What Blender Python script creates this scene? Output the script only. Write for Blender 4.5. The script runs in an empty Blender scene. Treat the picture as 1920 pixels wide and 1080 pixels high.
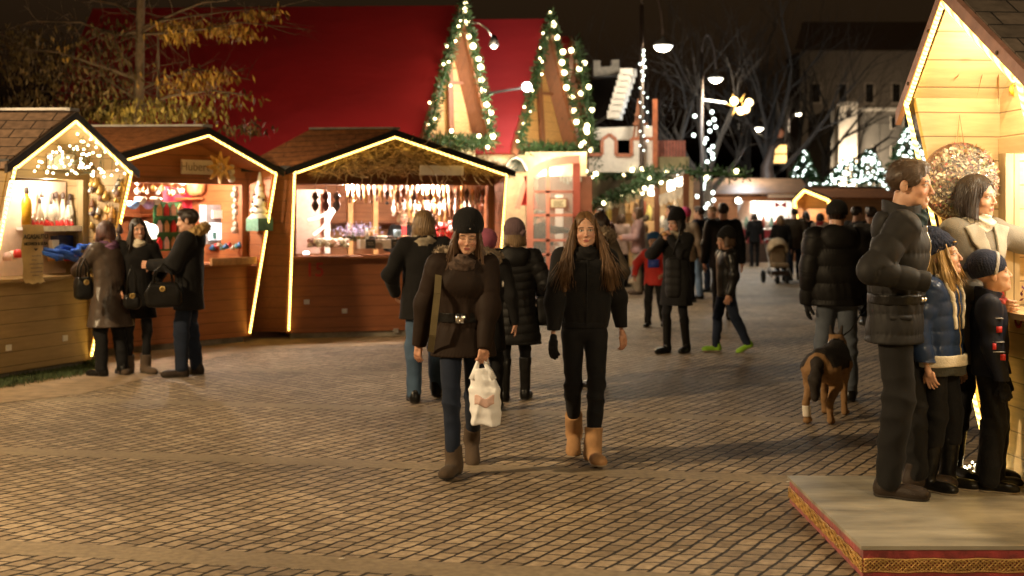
import bpy, math, random
import numpy as np
from mathutils import Vector, Matrix
R = math.radians
rnd = random.Random(7)
SC = bpy.context.scene
COL = SC.collection
# ---------------------------------------------------------------- camera model: horizon row 402, focal 2400 px on a 1920 px wide frame, eye 1.65 m
F, HZ, CZ = 2400.0, 402.0, 1.65
def P(x, y, d): return Vector(((x - 960) / F * d, d, CZ - (y - HZ) / F * d))
def G(x, y, z=0.0):
    d = F * (CZ - z) / (y - HZ)
    return Vector(((x - 960) / F * d, d, z))

# ---------------------------------------------------------------- materials
MATS = {}
def _new(name):
    m = bpy.data.materials.new(name); m.use_nodes = True
    nt = m.node_tree
    return m, nt, nt.nodes['Principled BSDF']
def _coords(nt, scale=(1, 1, 1), rot=(0, 0, 0), kind='Object'):
    tc = nt.nodes.new('ShaderNodeTexCoord'); mp = nt.nodes.new('ShaderNodeMapping')
    mp.inputs['Scale'].default_value = scale; mp.inputs['Rotation'].default_value = rot
    nt.links.new(tc.outputs[kind], mp.inputs['Vector'])
    return mp.outputs['Vector']
def _noise(nt, vec, scale, detail=3.0, rough=0.55):
    n = nt.nodes.new('ShaderNodeTexNoise'); n.inputs['Scale'].default_value = scale
    n.inputs['Detail'].default_value = detail; n.inputs['Roughness'].default_value = rough
    nt.links.new(vec, n.inputs['Vector'])
    return n.outputs['Fac']
def _ramp(nt, fac, c0, c1, p0=0.3, p1=0.7):
    r = nt.nodes.new('ShaderNodeValToRGB')
    r.color_ramp.elements[0].position = p0; r.color_ramp.elements[1].position = p1
    r.color_ramp.elements[0].color = (*c0, 1); r.color_ramp.elements[1].color = (*c1, 1)
    nt.links.new(fac, r.inputs['Fac'])
    return r.outputs['Color']
def _mix(nt, fac, a, b, mode='MIX'):
    m = nt.nodes.new('ShaderNodeMix'); m.data_type = 'RGBA'; m.blend_type = mode
    if isinstance(fac, (int, float)): m.inputs[0].default_value = fac
    else: nt.links.new(fac, m.inputs[0])
    for v, i in ((a, 6), (b, 7)):
        if isinstance(v, tuple): m.inputs[i].default_value = (*v, 1)
        else: nt.links.new(v, m.inputs[i])
    return m.outputs[2]
def _bump(nt, bsdf, h, strength, dist=0.01):
    b = nt.nodes.new('ShaderNodeBump'); b.inputs['Strength'].default_value = strength; b.inputs['Distance'].default_value = dist
    nt.links.new(h, b.inputs['Height']); nt.links.new(b.outputs['Normal'], bsdf.inputs['Normal'])
def dk(c, f): return tuple(max(0, min(1, x * f)) for x in c)

def mat(name, c, rough=0.6, metal=0.0, var=0.25, ns=9.0, bump=0.15, bs=60.0, stretch=(1, 1, 1), sheen=0.0, coat=0.0, spec=0.5):
    """plain stuff: base colour with soft variation and a fine bump"""
    if name in MATS: return MATS[name]
    m, nt, b = _new(name)
    v = _coords(nt, stretch)
    nt.links.new(_ramp(nt, _noise(nt, v, ns), dk(c, 1 - var), dk(c, 1 + var)), b.inputs['Base Color'])
    b.inputs['Roughness'].default_value = rough; b.inputs['Metallic'].default_value = metal
    b.inputs['Specular IOR Level'].default_value = spec
    if sheen: b.inputs['Sheen Weight'].default_value = sheen
    if coat: b.inputs['Coat Weight'].default_value = coat; b.inputs['Coat Roughness'].default_value = 0.2
    if bump: _bump(nt, b, _noise(nt, v, bs, 2), bump, 0.01)
    MATS[name] = m
    return m
def emit(name, c, s):
    if name in MATS: return MATS[name]
    m, nt, b = _new(name)
    b.inputs['Base Color'].default_value = (*c, 1)
    b.inputs['Emission Color'].default_value = (*c, 1); b.inputs['Emission Strength'].default_value = s
    MATS[name] = m
    return m
def glass(name, c=(0.95, 0.97, 0.97), rough=0.02, alpha=0.12):
    if name in MATS: return MATS[name]
    m, nt, b = _new(name)
    b.inputs['Base Color'].default_value = (*c, 1); b.inputs['Roughness'].default_value = rough
    b.inputs['Alpha'].default_value = alpha; b.inputs['Specular IOR Level'].default_value = 0.9
    MATS[name] = m
    return m
def wood(name, c, plank=0.14, axis='X', dark=0.55, rough=0.6, knots=True, gap=0.006, coat=0.0):
    """boards: grain stretched along one axis, board joints, knots.  axis = direction the boards run (object space)"""
    if name in MATS: return MATS[name]
    m, nt, b = _new(name)
    rot = {'X': (0, 0, 0), 'Y': (0, 0, R(90)), 'Z': (0, R(90), 0)}[axis]
    st = {'X': (0.12, 1, 1), 'Y': (1, 0.12, 1), 'Z': (1, 1, 0.12)}[axis]
    v = _coords(nt, st)
    g = _noise(nt, v, 26, 5, 0.6)
    col = _ramp(nt, g, dk(c, dark), dk(c, 1.15), 0.28, 0.7)
    big = _noise(nt, _coords(nt, (0.5, 0.5, 0.5)), 3.0, 2)
    col = _mix(nt, 0.5, col, _ramp(nt, big, dk(c, 0.75), dk(c, 1.1)), 'MIX')
    if knots:
        vo = nt.nodes.new('ShaderNodeTexVoronoi'); vo.inputs['Scale'].default_value = 3.2
        vk = _coords(nt, tuple(0.5 if s < 1 else 1 for s in st)); nt.links.new(vk, vo.inputs['Vector'])
        kf = nt.nodes.new('ShaderNodeMapRange'); kf.inputs[1].default_value = 0.03; kf.inputs[2].default_value = 0.085
        kf.inputs[3].default_value = 0.75; kf.inputs[4].default_value = 0.0
        nt.links.new(vo.outputs['Distance'], kf.inputs[0])
        col = _mix(nt, kf.outputs[0], col, dk(c, 0.28))
    # board joints: saw of the coordinate across the boards
    sep = nt.nodes.new('ShaderNodeSeparateXYZ'); nt.links.new(_coords(nt), sep.inputs[0])
    across = {'X': 2, 'Y': 2, 'Z': 0}[axis]
    mo = nt.nodes.new('ShaderNodeMath'); mo.operation = 'PINGPONG'; mo.inputs[1].default_value = plank / 2
    if axis == 'Z':
        ad = nt.nodes.new('ShaderNodeMath'); nt.links.new(sep.outputs[0], ad.inputs[0]); nt.links.new(sep.outputs[1], ad.inputs[1])
        nt.links.new(ad.outputs[0], mo.inputs[0])
    else: nt.links.new(sep.outputs[across], mo.inputs[0])
    mr = nt.nodes.new('ShaderNodeMapRange'); mr.inputs[1].default_value = 0.0; mr.inputs[2].default_value = gap
    nt.links.new(mo.outputs[0], mr.inputs[0])
    col = _mix(nt, mr.outputs[0], dk(c, 0.3), col)
    nt.links.new(col, b.inputs['Base Color'])
    b.inputs['Roughness'].default_value = rough
    if coat: b.inputs['Coat Weight'].default_value = coat; b.inputs['Coat Roughness'].default_value = 0.25
    h = nt.nodes.new('ShaderNodeMath'); h.operation = 'MULTIPLY_ADD'; h.inputs[1].default_value = 0.25
    nt.links.new(g, h.inputs[0]); nt.links.new(mr.outputs[0], h.inputs[2])
    _bump(nt, b, h.outputs[0], 0.5, 0.006)
    MATS[name] = m
    return m
def bricky(name, c, c2, mortar, bw, bh, ms=0.01, rot=(0, 0, 0), rough=0.8, bump=0.6, offset=0.5, bias=0.0):
    """brick pattern in object XY after the given rotation (shingles, stone blocks)"""
    if name in MATS: return MATS[name]
    m, nt, b = _new(name)
    v = _coords(nt, (1, 1, 1), rot)
    br = nt.nodes.new('ShaderNodeTexBrick'); nt.links.new(v, br.inputs['Vector'])
    br.inputs['Scale'].default_value = 1.0; br.inputs['Brick Width'].default_value = bw; br.inputs['Row Height'].default_value = bh
    br.inputs['Mortar Size'].default_value = ms; br.inputs['Mortar Smooth'].default_value = 0.4; br.inputs['Bias'].default_value = bias
    br.offset = offset
    br.inputs['Color1'].default_value = (*c, 1); br.inputs['Color2'].default_value = (*c2, 1); br.inputs['Mortar'].default_value = (*mortar, 1)
    n = _noise(nt, v, 14, 4)
    col = _mix(nt, 1.0, br.outputs['Color'], _ramp(nt, n, (0.6, 0.6, 0.6), (1.2, 1.2, 1.2)), 'MULTIPLY')
    nt.links.new(col, b.inputs['Base Color']); b.inputs['Roughness'].default_value = rough
    inv = nt.nodes.new('ShaderNodeMath'); inv.operation = 'SUBTRACT'; inv.inputs[0].default_value = 1.0
    nt.links.new(br.outputs['Fac'], inv.inputs[1])
    _bump(nt, b, inv.outputs[0], bump, 0.015)
    MATS[name] = m
    return m
def attr_mat(name, rough=0.5, sss=0.0, bump=0.0, bs=80):
    """colour read from the mesh's own 'Col' attribute (skin with lips and brows, dappled fur)"""
    if name in MATS: return MATS[name]
    m, nt, b = _new(name)
    a = nt.nodes.new('ShaderNodeVertexColor'); a.layer_name = 'Col'
    n = _noise(nt, _coords(nt), 40, 3)
    nt.links.new(_mix(nt, 1.0, a.outputs['Color'], _ramp(nt, n, (0.88, 0.86, 0.84), (1.08, 1.06, 1.05)), 'MULTIPLY'), b.inputs['Base Color'])
    b.inputs['Roughness'].default_value = rough
    if sss:
        b.inputs['Subsurface Weight'].default_value = sss; b.inputs['Subsurface Radius'].default_value = (0.012, 0.005, 0.003)
        b.inputs['Subsurface Scale'].default_value = 0.6
    if bump: _bump(nt, b, _noise(nt, _coords(nt), bs, 2), bump, 0.01)
    MATS[name] = m
    return m

# ---------------------------------------------------------------- mesh helpers
def link(o, parent=None):
    COL.objects.link(o)
    if parent is not None: o.parent = parent
    return o
def tag(o, label=None, cat=None, group=None, kind=None):
    if label: o['label'] = label
    if cat: o['category'] = cat
    if group: o['group'] = group
    if kind: o['kind'] = kind
    return o
def empty(name, loc, rz=0.0, label=None, cat=None, group=None):
    o = bpy.data.objects.new(name, None); o.empty_display_size = 0.1
    o.location = loc; o.rotation_euler = (0, 0, rz); link(o)
    return tag(o, label, cat, group)
class MB:
    def __init__(s): s.v = []; s.f = []
    def add(s, vs, fs):
        k = len(s.v); s.v += [tuple(v) for v in vs]; s.f += [tuple(i + k for i in f) for f in fs]; return s
    def box(s, x0, x1, y0, y1, z0, z1):
        v = [(x, y, z) for z in (z0, z1) for x, y in ((x0, y0), (x1, y0), (x1, y1), (x0, y1))]
        return s.add(v, [(3, 2, 1, 0), (4, 5, 6, 7), (0, 1, 5, 4), (1, 2, 6, 5), (2, 3, 7, 6), (3, 0, 4, 7)])
    def cbox(s, c, sx, sy, sz, rot=None):
        m = rot if rot is not None else Matrix.Identity(3); c = Vector(c)
        v = [c + m @ Vector((x * sx / 2, y * sy / 2, z * sz / 2)) for z in (-1, 1) for x, y in ((-1, -1), (1, -1), (1, 1), (-1, 1))]
        return s.add(v, [(3, 2, 1, 0), (4, 5, 6, 7), (0, 1, 5, 4), (1, 2, 6, 5), (2, 3, 7, 6), (3, 0, 4, 7)])
    def prism(s, poly, ext):
        """poly: 3-D points, ext: extrusion vector"""
        e = Vector(ext); n = len(poly); a = [Vector(p) for p in poly]
        nrm = sum(((a[i] - a[0]).cross(a[(i + 1) % n] - a[0]) for i in range(1, n - 1)), Vector())
        if nrm.dot(e) > 0: a = a[::-1]
        fs = [tuple(range(n)), tuple(range(2 * n - 1, n - 1, -1))] + [(i, i + n, (i + 1) % n + n, (i + 1) % n) for i in range(n)]
        fs = [f[::-1] if k >= 2 else f for k, f in enumerate(fs)]
        return s.add(a + [p + e for p in a], fs)
    def bar(s, a, b, w, h, up=(0, 0, 1)):
        a, b = Vector(a), Vector(b); d = (b - a).normalized(); u = Vector(up)
        x = d.cross(u)
        if x.length < 1e-4: x = d.cross(Vector((1, 0, 0)))
        x.normalize(); y = x.cross(d)
        v = [p + x * (i * w / 2) + y * (j * h / 2) for p in (a, b) for i, j in ((-1, -1), (1, -1), (1, 1), (-1, 1))]
        return s.add(v, [(3, 2, 1, 0), (4, 5, 6, 7), (0, 1, 5, 4), (1, 2, 6, 5), (2, 3, 7, 6), (3, 0, 4, 7)])
    def tube(s, pts, r, n=6, caps=True):
        pts = [Vector(p) for p in pts]; rs = r if isinstance(r, (list, tuple)) else [r] * len(pts)
        k = len(s.v); prev = None
        for i, p in enumerate(pts):
            d = (pts[min(i + 1, len(pts) - 1)] - pts[max(i - 1, 0)])
            d = d.normalized() if d.length > 1e-9 else Vector((0, 0, 1))
            if prev is None:
                x = d.cross(Vector((0, 0, 1)))
                if x.length < 1e-3: x = d.cross(Vector((1, 0, 0)))
            else: x = prev - d * prev.dot(d)
            x.normalize(); prev = x; y = d.cross(x)
            for j in range(n):
                a = 2 * math.pi * j / n
                s.v.append(tuple(p + (x * math.cos(a) + y * math.sin(a)) * rs[i]))
        for i in range(len(pts) - 1):
            for j in range(n):
                s.f.append((k + i * n + j, k + i * n + (j + 1) % n, k + (i + 1) * n + (j + 1) % n, k + (i + 1) * n + j))
        if caps:
            s.f.append(tuple(k + j for j in range(n))[::-1]); s.f.append(tuple(k + (len(pts) - 1) * n + j for j in range(n)))
        return s
    def lathe(s, prof, n=12, c=(0, 0, 0), axis='Z'):
        k = len(s.v); c = Vector(c)
        for r, z in prof:
            for j in range(n):
                a = 2 * math.pi * j / n; q = (r * math.cos(a), r * math.sin(a), z)
                if axis == 'Y': q = (q[0], q[2], q[1])
                if axis == 'X': q = (q[2], q[0], q[1])
                s.v.append(tuple(c + Vector(q)))
        for i in range(len(prof) - 1):
            for j in range(n):
                s.f.append((k + i * n + j, k + i * n + (j + 1) % n, k + (i + 1) * n + (j + 1) % n, k + (i + 1) * n + j))
        s.f.append(tuple(k + j for j in range(n))[::-1]); s.f.append(tuple(k + (len(prof) - 1) * n + j for j in range(n)))
        return s
    def ball(s, c, r, n=8, m=6, sz=1.0):
        return s.lathe([(r * math.sin(math.pi * (i + 0.02) / (m + .04)) , -r * sz * math.cos(math.pi * i / m)) for i in range(m + 1)], n, c)
    def leaf(s, p, d, l, w, rng):
        d = Vector(d).normalized(); x = d.cross(Vector((rng.uniform(-1, 1), rng.uniform(-1, 1), rng.uniform(-1, 1))))
        if x.length < 1e-3: return s
        x.normalize(); p = Vector(p)
        return s.add([p, p + d * l * .5 + x * w, p + d * l, p + d * l * .5 - x * w], [(0, 1, 2, 3)])
    def build(s, name, m, parent=None, smooth=False, loc=None, rz=0.0):
        me = bpy.data.meshes.new(name)
        if loc is not None:
            c, sn = math.cos(-rz), math.sin(-rz); L = Vector(loc); q = []
            for v in s.v:
                w = Vector(v) - L; q.append((w.x * c - w.y * sn, w.x * sn + w.y * c, w.z))
            me.from_pydata(q, [], s.f)
        else: me.from_pydata(s.v, [], s.f)
        if smooth: me.polygons.foreach_set('use_smooth', [True] * len(me.polygons))
        me.materials.append(m); me.update()
        o = bpy.data.objects.new(name, me)
        if loc is not None: o.location = loc; o.rotation_euler = (0, 0, rz)
        return link(o, parent)
def dup(o, loc=None, rz=None, label=None, parent=None):
    """copy of a thing with copies of its parts and sub-parts (shared mesh data)"""
    c = o.copy(); COL.objects.link(c)
    if parent is not None: c.parent = parent
    if loc is not None: c.location = loc
    if rz is not None: c.rotation_euler = (0, 0, rz)
    if label: c['label'] = label
    for ch in list(o.children): dup(ch, parent=c)
    return c

# ---------------------------------------------------------------- signed distance modelling (one smooth surface per part)
f32 = np.float32
def A(*v): return np.array(v, dtype=f32)
def cap(p, a, b, ra, rb):
    a, b = np.asarray(a, f32), np.asarray(b, f32); ba = b - a; pa = p - a
    t = np.clip(pa @ ba / max(float(ba @ ba), 1e-9), 0, 1)
    return np.linalg.norm(pa - t[:, None] * ba, axis=1) - (ra + (rb - ra) * t)
def ell(p, c, r):
    q = (p - np.asarray(c, f32)); r = np.asarray(r, f32)
    k0 = np.linalg.norm(q / r, axis=1); k1 = np.linalg.norm(q / (r * r), axis=1)
    return k0 * (k0 - 1) / np.maximum(k1, 1e-6)
def smin(a, b, k):
    h = np.clip(.5 + .5 * (b - a) / k, 0, 1)
    return b + (a - b) * h - k * h * (1 - h)
def smax(a, b, k): return -smin(-a, -b, k)
def boxd(p, c, h, r=0.0):
    q = np.abs(p - np.asarray(c, f32)) - (np.asarray(h, f32) - r)
    return np.linalg.norm(np.maximum(q, 0), axis=1) + np.minimum(q.max(axis=1), 0) - r
def fold(p, f, seed=0):
    r = np.random.RandomState(seed); o = np.zeros(len(p), f32)
    for i in range(7):
        w = r.normal(size=3).astype(f32); w *= f * r.uniform(.6, 1.5) / np.linalg.norm(w)
        o += np.sin(p @ w + r.uniform(0, 6.3))
    return o / 3.0
def sdf_mesh(f, lo, hi, v):
    lo = np.asarray(lo, f32) - 2 * v; hi = np.asarray(hi, f32) + 2 * v
    nc = np.maximum(np.ceil((hi - lo) / (4 * v)).astype(int), 1); n = nc * 4
    ax = [lo[i] + (np.arange(nc[i]) + .5) * 4 * v for i in range(3)]
    g = np.stack(np.meshgrid(*ax, indexing='ij'), -1).reshape(-1, 3).astype(f32)
    dc = f(g).reshape(nc); act = np.abs(dc) < 4 * v * .87 * 1.25 + .02
    big = np.repeat(np.repeat(np.repeat(dc, 4, 0), 4, 1), 4, 2)
    arr = np.pad(big, ((0, 1),) * 3, mode='edge').astype(f32)
    ca = np.repeat(np.repeat(np.repeat(act, 4, 0), 4, 1), 4, 2)
    pm = np.zeros(n + 1, bool)
    for i in (0, 1):
        for j in (0, 1):
            for k in (0, 1): pm[i:i + n[0], j:j + n[1], k:k + n[2]] |= ca
    idx = np.argwhere(pm)
    arr[pm] = f((lo + idx.astype(f32) * v).astype(f32))
    s = arr < 0
    cnt = np.zeros(n, np.int8)
    for i in (0, 1):
        for j in (0, 1):
            for k in (0, 1): cnt += s[i:i + n[0], j:j + n[1], k:k + n[2]]
    cells = (cnt > 0) & (cnt < 8); ci = np.argwhere(cells)
    if len(ci) == 0: return np.zeros((0, 3)), np.zeros((0, 4), int)
    vid = np.full(n, -1); vid[cells] = np.arange(len(ci))
    acc = np.zeros((len(ci), 3)); num = np.zeros(len(ci))
    cr = [(i, j, k) for i in (0, 1) for j in (0, 1) for k in (0, 1)]
    for a in cr:
        for b in cr:
            if sum(abs(x - y) for x, y in zip(a, b)) == 1 and a < b:
                va = arr[ci[:, 0] + a[0], ci[:, 1] + a[1], ci[:, 2] + a[2]]; vb = arr[ci[:, 0] + b[0], ci[:, 1] + b[1], ci[:, 2] + b[2]]
                m = (va < 0) != (vb < 0)
                t = np.where(m, va / np.where(m, va - vb, 1), 0)[:, None]
                acc += np.where(m[:, None], np.array(a) + t * (np.array(b) - np.array(a)), 0); num += m
    V = lo + (ci + acc / num[:, None]) * v
    Q = []
    for d in range(3):
        e1, e2 = [x for x in range(3) if x != d]
        sl0 = [slice(None)] * 3; sl1 = list(sl0); sl0[d] = slice(0, n[d]); sl1[d] = slice(1, n[d] + 1)
        s0, s1 = s[tuple(sl0)], s[tuple(sl1)]
        ed = np.argwhere(s0 != s1)
        ok = (ed[:, e1] > 0) & (ed[:, e2] > 0) & (ed[:, e1] < n[e1]) & (ed[:, e2] < n[e2]); ed = ed[ok]
        if len(ed) == 0: continue
        ins = s0[tuple(ed.T)]
        def cell(da, db):
            c = ed.copy(); c[:, e1] -= da; c[:, e2] -= db; return vid[tuple(c.T)]
        q = np.stack([cell(1, 1), cell(0, 1), cell(0, 0), cell(1, 0)], 1)
        flip = ins if d != 1 else ~ins
        q[~flip] = q[~flip][:, ::-1]
        Q.append(q)
    return V, np.concatenate(Q) if Q else np.zeros((0, 4), int)
def np_obj(name, V, Q, m, parent=None, cols=None):
    me = bpy.data.meshes.new(name); nv, nq = len(V), len(Q)
    me.vertices.add(nv); me.vertices.foreach_set('co', np.asarray(V, f32).ravel())
    me.loops.add(nq * 4); me.loops.foreach_set('vertex_index', np.asarray(Q, np.int32).ravel())
    me.polygons.add(nq); me.polygons.foreach_set('loop_start', np.arange(nq, dtype=np.int32) * 4)
    me.polygons.foreach_set('use_smooth', np.ones(nq, bool))
    me.update(calc_edges=True); me.validate()
    if cols is not None:
        ca = me.color_attributes.new('Col', 'FLOAT_COLOR', 'POINT')
        ca.data.foreach_set('color', np.concatenate([cols, np.ones((nv, 1))], 1).astype(f32).ravel())
    me.materials.append(m)
    return link(bpy.data.objects.new(name, me), parent)
def sdf_obj(name, f, lo, hi, v, m, parent=None, cols=None):
    V, Q = sdf_mesh(f, lo, hi, v)
    if len(V) == 0: return None
    return np_obj(name, V, Q, m, parent, cols(V) if cols else None)
# ---------------------------------------------------------------- people
def rotm(yaw=0, pitch=0, roll=0):
    return np.array(Matrix.Rotation(R(yaw), 3, 'Z') @ Matrix.Rotation(R(pitch), 3, 'X') @ Matrix.Rotation(R(roll), 3, 'Y'), dtype=f32)
def unit(v): v = np.asarray(v, f32); return v / max(np.linalg.norm(v), 1e-9)
def ik(a, c, l1, l2, pole):
    """middle joint of a two-bone limb; c is pulled in when out of reach"""
    a, c = np.asarray(a, f32), np.asarray(c, f32); d = c - a; L = np.linalg.norm(d)
    if L > (l1 + l2) * .995: c = a + d / L * (l1 + l2) * .995; d = c - a; L = np.linalg.norm(d)
    L = max(L, abs(l1 - l2) + 1e-3)
    x = (l1 * l1 - l2 * l2 + L * L) / (2 * L); hh = math.sqrt(max(l1 * l1 - x * x, 0))
    u = unit(d); p = np.asarray(pole, f32); p = unit(p - u * (p @ u))
    return a + u * x + p * hh, c
SKIN = (0.52, 0.30, 0.205)
FURM = None
def head_f(k, fem, ears=True):
    nw = .0105 if not fem else .0088
    def f(p):
        q = p / k
        d = ell(q, (0, .015, .037), (.074, .097, .08))
        d = smin(d, ell(q, (0, -.028, -.03), (.061, .066, .083)), .03)
        jw = .052 if fem else .058
        d = smin(d, cap(q, (-jw * .62, -.03, -.075), (jw * .62, -.03, -.075), .026, .026), .03)
        d = smin(d, ell(q, (0, -.066, -.1), (.024 if fem else .029, .024, .019)), .03)
        d = smin(d, cap(q, (-.042, -.074, .021), (.042, -.074, .021), .012, .012), .02)
        for sx in (-1, 1):
            d = smin(d, ell(q, (sx * .041, -.06, -.036), (.02, .022, .018)), .018)
            d = smax(d, -ell(q, (sx * .031, -.1, -.002), (.017, .012, .0105)), .012)
            d = smin(d, ell(q, (sx * .031, -.0735, -.002), (.0145, .0135, .0125)), .003)
            if ears: d = smin(d, ell(q, (sx * .0765, .012, -.012), (.009, .02, .031)), .008)
            d = smin(d, ell(q, (sx * .0105, -.1, -.04), (.007, .009, .0065)), .006)
        d = smin(d, cap(q, (0, -.088, .006), (0, -.109, -.035), .0085, nw), .010)
        d = smin(d, cap(q, (-.017, -.0865, -.066), (.017, -.0865, -.066), .0055, .0055), .007)
        d = smin(d, cap(q, (-.014, -.0865, -.0755), (.014, -.0865, -.0755), .0065, .0065), .006)
        d = smax(d, -cap(q, (-.018, -.0975, -.0705), (.018, -.0975, -.0705), .0022, .0022), .003)
        d = smin(d, cap(q, (0, .022, -.07), (0, .034, -.2), .048 if fem else .056, .052 if fem else .062), .03)
        return d * k
    return f
def head_cols(V, k, fem, skin, brow, smile=False, down=False, iris=(.06, .045, .03)):
    q = V / k; c = np.tile(np.array(skin), (len(q), 1))
    blush = np.exp(-(((np.abs(q[:, 0]) - .042) / .018) ** 2 + ((q[:, 2] + .035) / .02) ** 2)) * (q[:, 1] < -.04)
    blush += .8 * np.exp(-((q[:, 0] / .014) ** 2 + ((q[:, 2] + .036) / .014) ** 2)) * (q[:, 1] < -.095)
    c = c * (1 - blush[:, None] * np.array([.02, .2, .18]))
    fr = q[:, 1] < -.055
    lipw = .025 if smile else .0205
    bend = .35 * np.abs(q[:, 0]) if smile else 0
    zl = q[:, 2] + .0705 - bend
    lip = fr & (np.abs(q[:, 0]) < lipw) & (np.abs(zl) < .0105 * np.sqrt(np.clip(1 - (q[:, 0] / lipw) ** 2, 0, 1)))
    c[lip] = np.array((.40, .12, .10) if fem else (.40, .19, .145))
    if smile: c[lip & (np.abs(zl + .001) < .0048) & (np.abs(q[:, 0]) < .02)] = (.75, .68, .6)
    else: c[lip & (np.abs(zl) < .0016)] = (.13, .045, .04)
    ax = np.abs(q[:, 0])
    zb = q[:, 2] - (.0205 - ((ax - .031) / .03) ** 2 * .006)
    c[(q[:, 1] < -.045) & (ax > .0125) & (ax < .051) & (np.abs(zb) < (.0028 if fem else .0042))] = brow
    ex = (ax - .031) / .0145; ez = (q[:, 2] + (.0055 if down else .001)) / ((.0042 if down else .0066))
    r2 = ex ** 2 + ez ** 2
    eye = fr & (r2 < 1)
    c[fr & (r2 < 1.9) & (ez > (-.1 if not down else -.6))] = dk(skin, .42) if not fem else (.07, .045, .035)
    if not down:
        c[eye] = (.46, .42, .39)
        c[eye & (((ax - .031) ** 2 + (q[:, 2] + .0005) ** 2) < .0062 ** 2)] = iris
    else: c[eye] = dk(skin, .6)
    nz = q[:, 1] < -.098
    for sx in (-1, 1): c[nz & ((q[:, 0] - sx * .0075) ** 2 + (q[:, 2] + .0455) ** 2 < .0032 ** 2)] = dk(skin, .25)
    return c
def hand_prims(w, d, n, t, k, curl, spread=.25):
    """w wrist, d direction of the fingers, n palm normal, t towards the thumb: five bent fingers of unequal length"""
    pr = [(w - d * .01 * k, w + d * .035 * k, .023 * k, .027 * k)]
    pr += [(w + d * .03 * k + t * (o * k), w + d * .084 * k + t * (o * 1.15 * k), .0155 * k, .0115 * k) for o in (-.026, -.009, .009, .026)]
    fl = (.058, .07, .076, .068)
    for i, o in enumerate((-.031, -.0105, .0105, .031)):
        b = w + d * (.084 if i in (1, 2) else .079) * k + t * (o * k); L = fl[i] * k; ang = curl * (1.0 - .08 * i) * .9
        dr = d + t * ((o / .03) * .12 * spread * 4 * (1 if curl < .8 else .3))
        dr = unit(dr); rr = .0092 * k
        for j, (fr, a) in enumerate(((.45, .55), (.32, 1.0), (.23, .8))):
            ca, sa = math.cos(ang * a), math.sin(ang * a)
            dr = unit(dr * ca + n * sa) if j == 0 else unit(dr * ca + unit(n - dr * (n @ dr)) * sa)
            e = b + dr * L * fr; pr.append((b, e, rr, rr * .88)); b = e; rr *= .9
    td = unit(d * .55 + t * .75 + n * (.25 + .3 * curl)); b = w + d * .022 * k + t * .02 * k
    e = b + td * .042 * k; pr.append((b, e, .0145 * k, .0115 * k))
    td2 = unit(td * .8 + d * .45 + n * .35 * curl); e2 = e + td2 * .032 * k; pr.append((e, e2, .0112 * k, .0098 * k))
    e3 = e2 + unit(td2 + n * .3 * curl) * .024 * k; pr.append((e2, e3, .0098 * k, .0078 * k))
    return pr
def prims_f(pr, k, grow=0.0):
    def f(p):
        d = None
        for a, b, ra, rb in pr:
            c = cap(p, a, b, ra + grow, rb + grow); d = c if d is None else smin(d, c, k)
        return d
    return f

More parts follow.
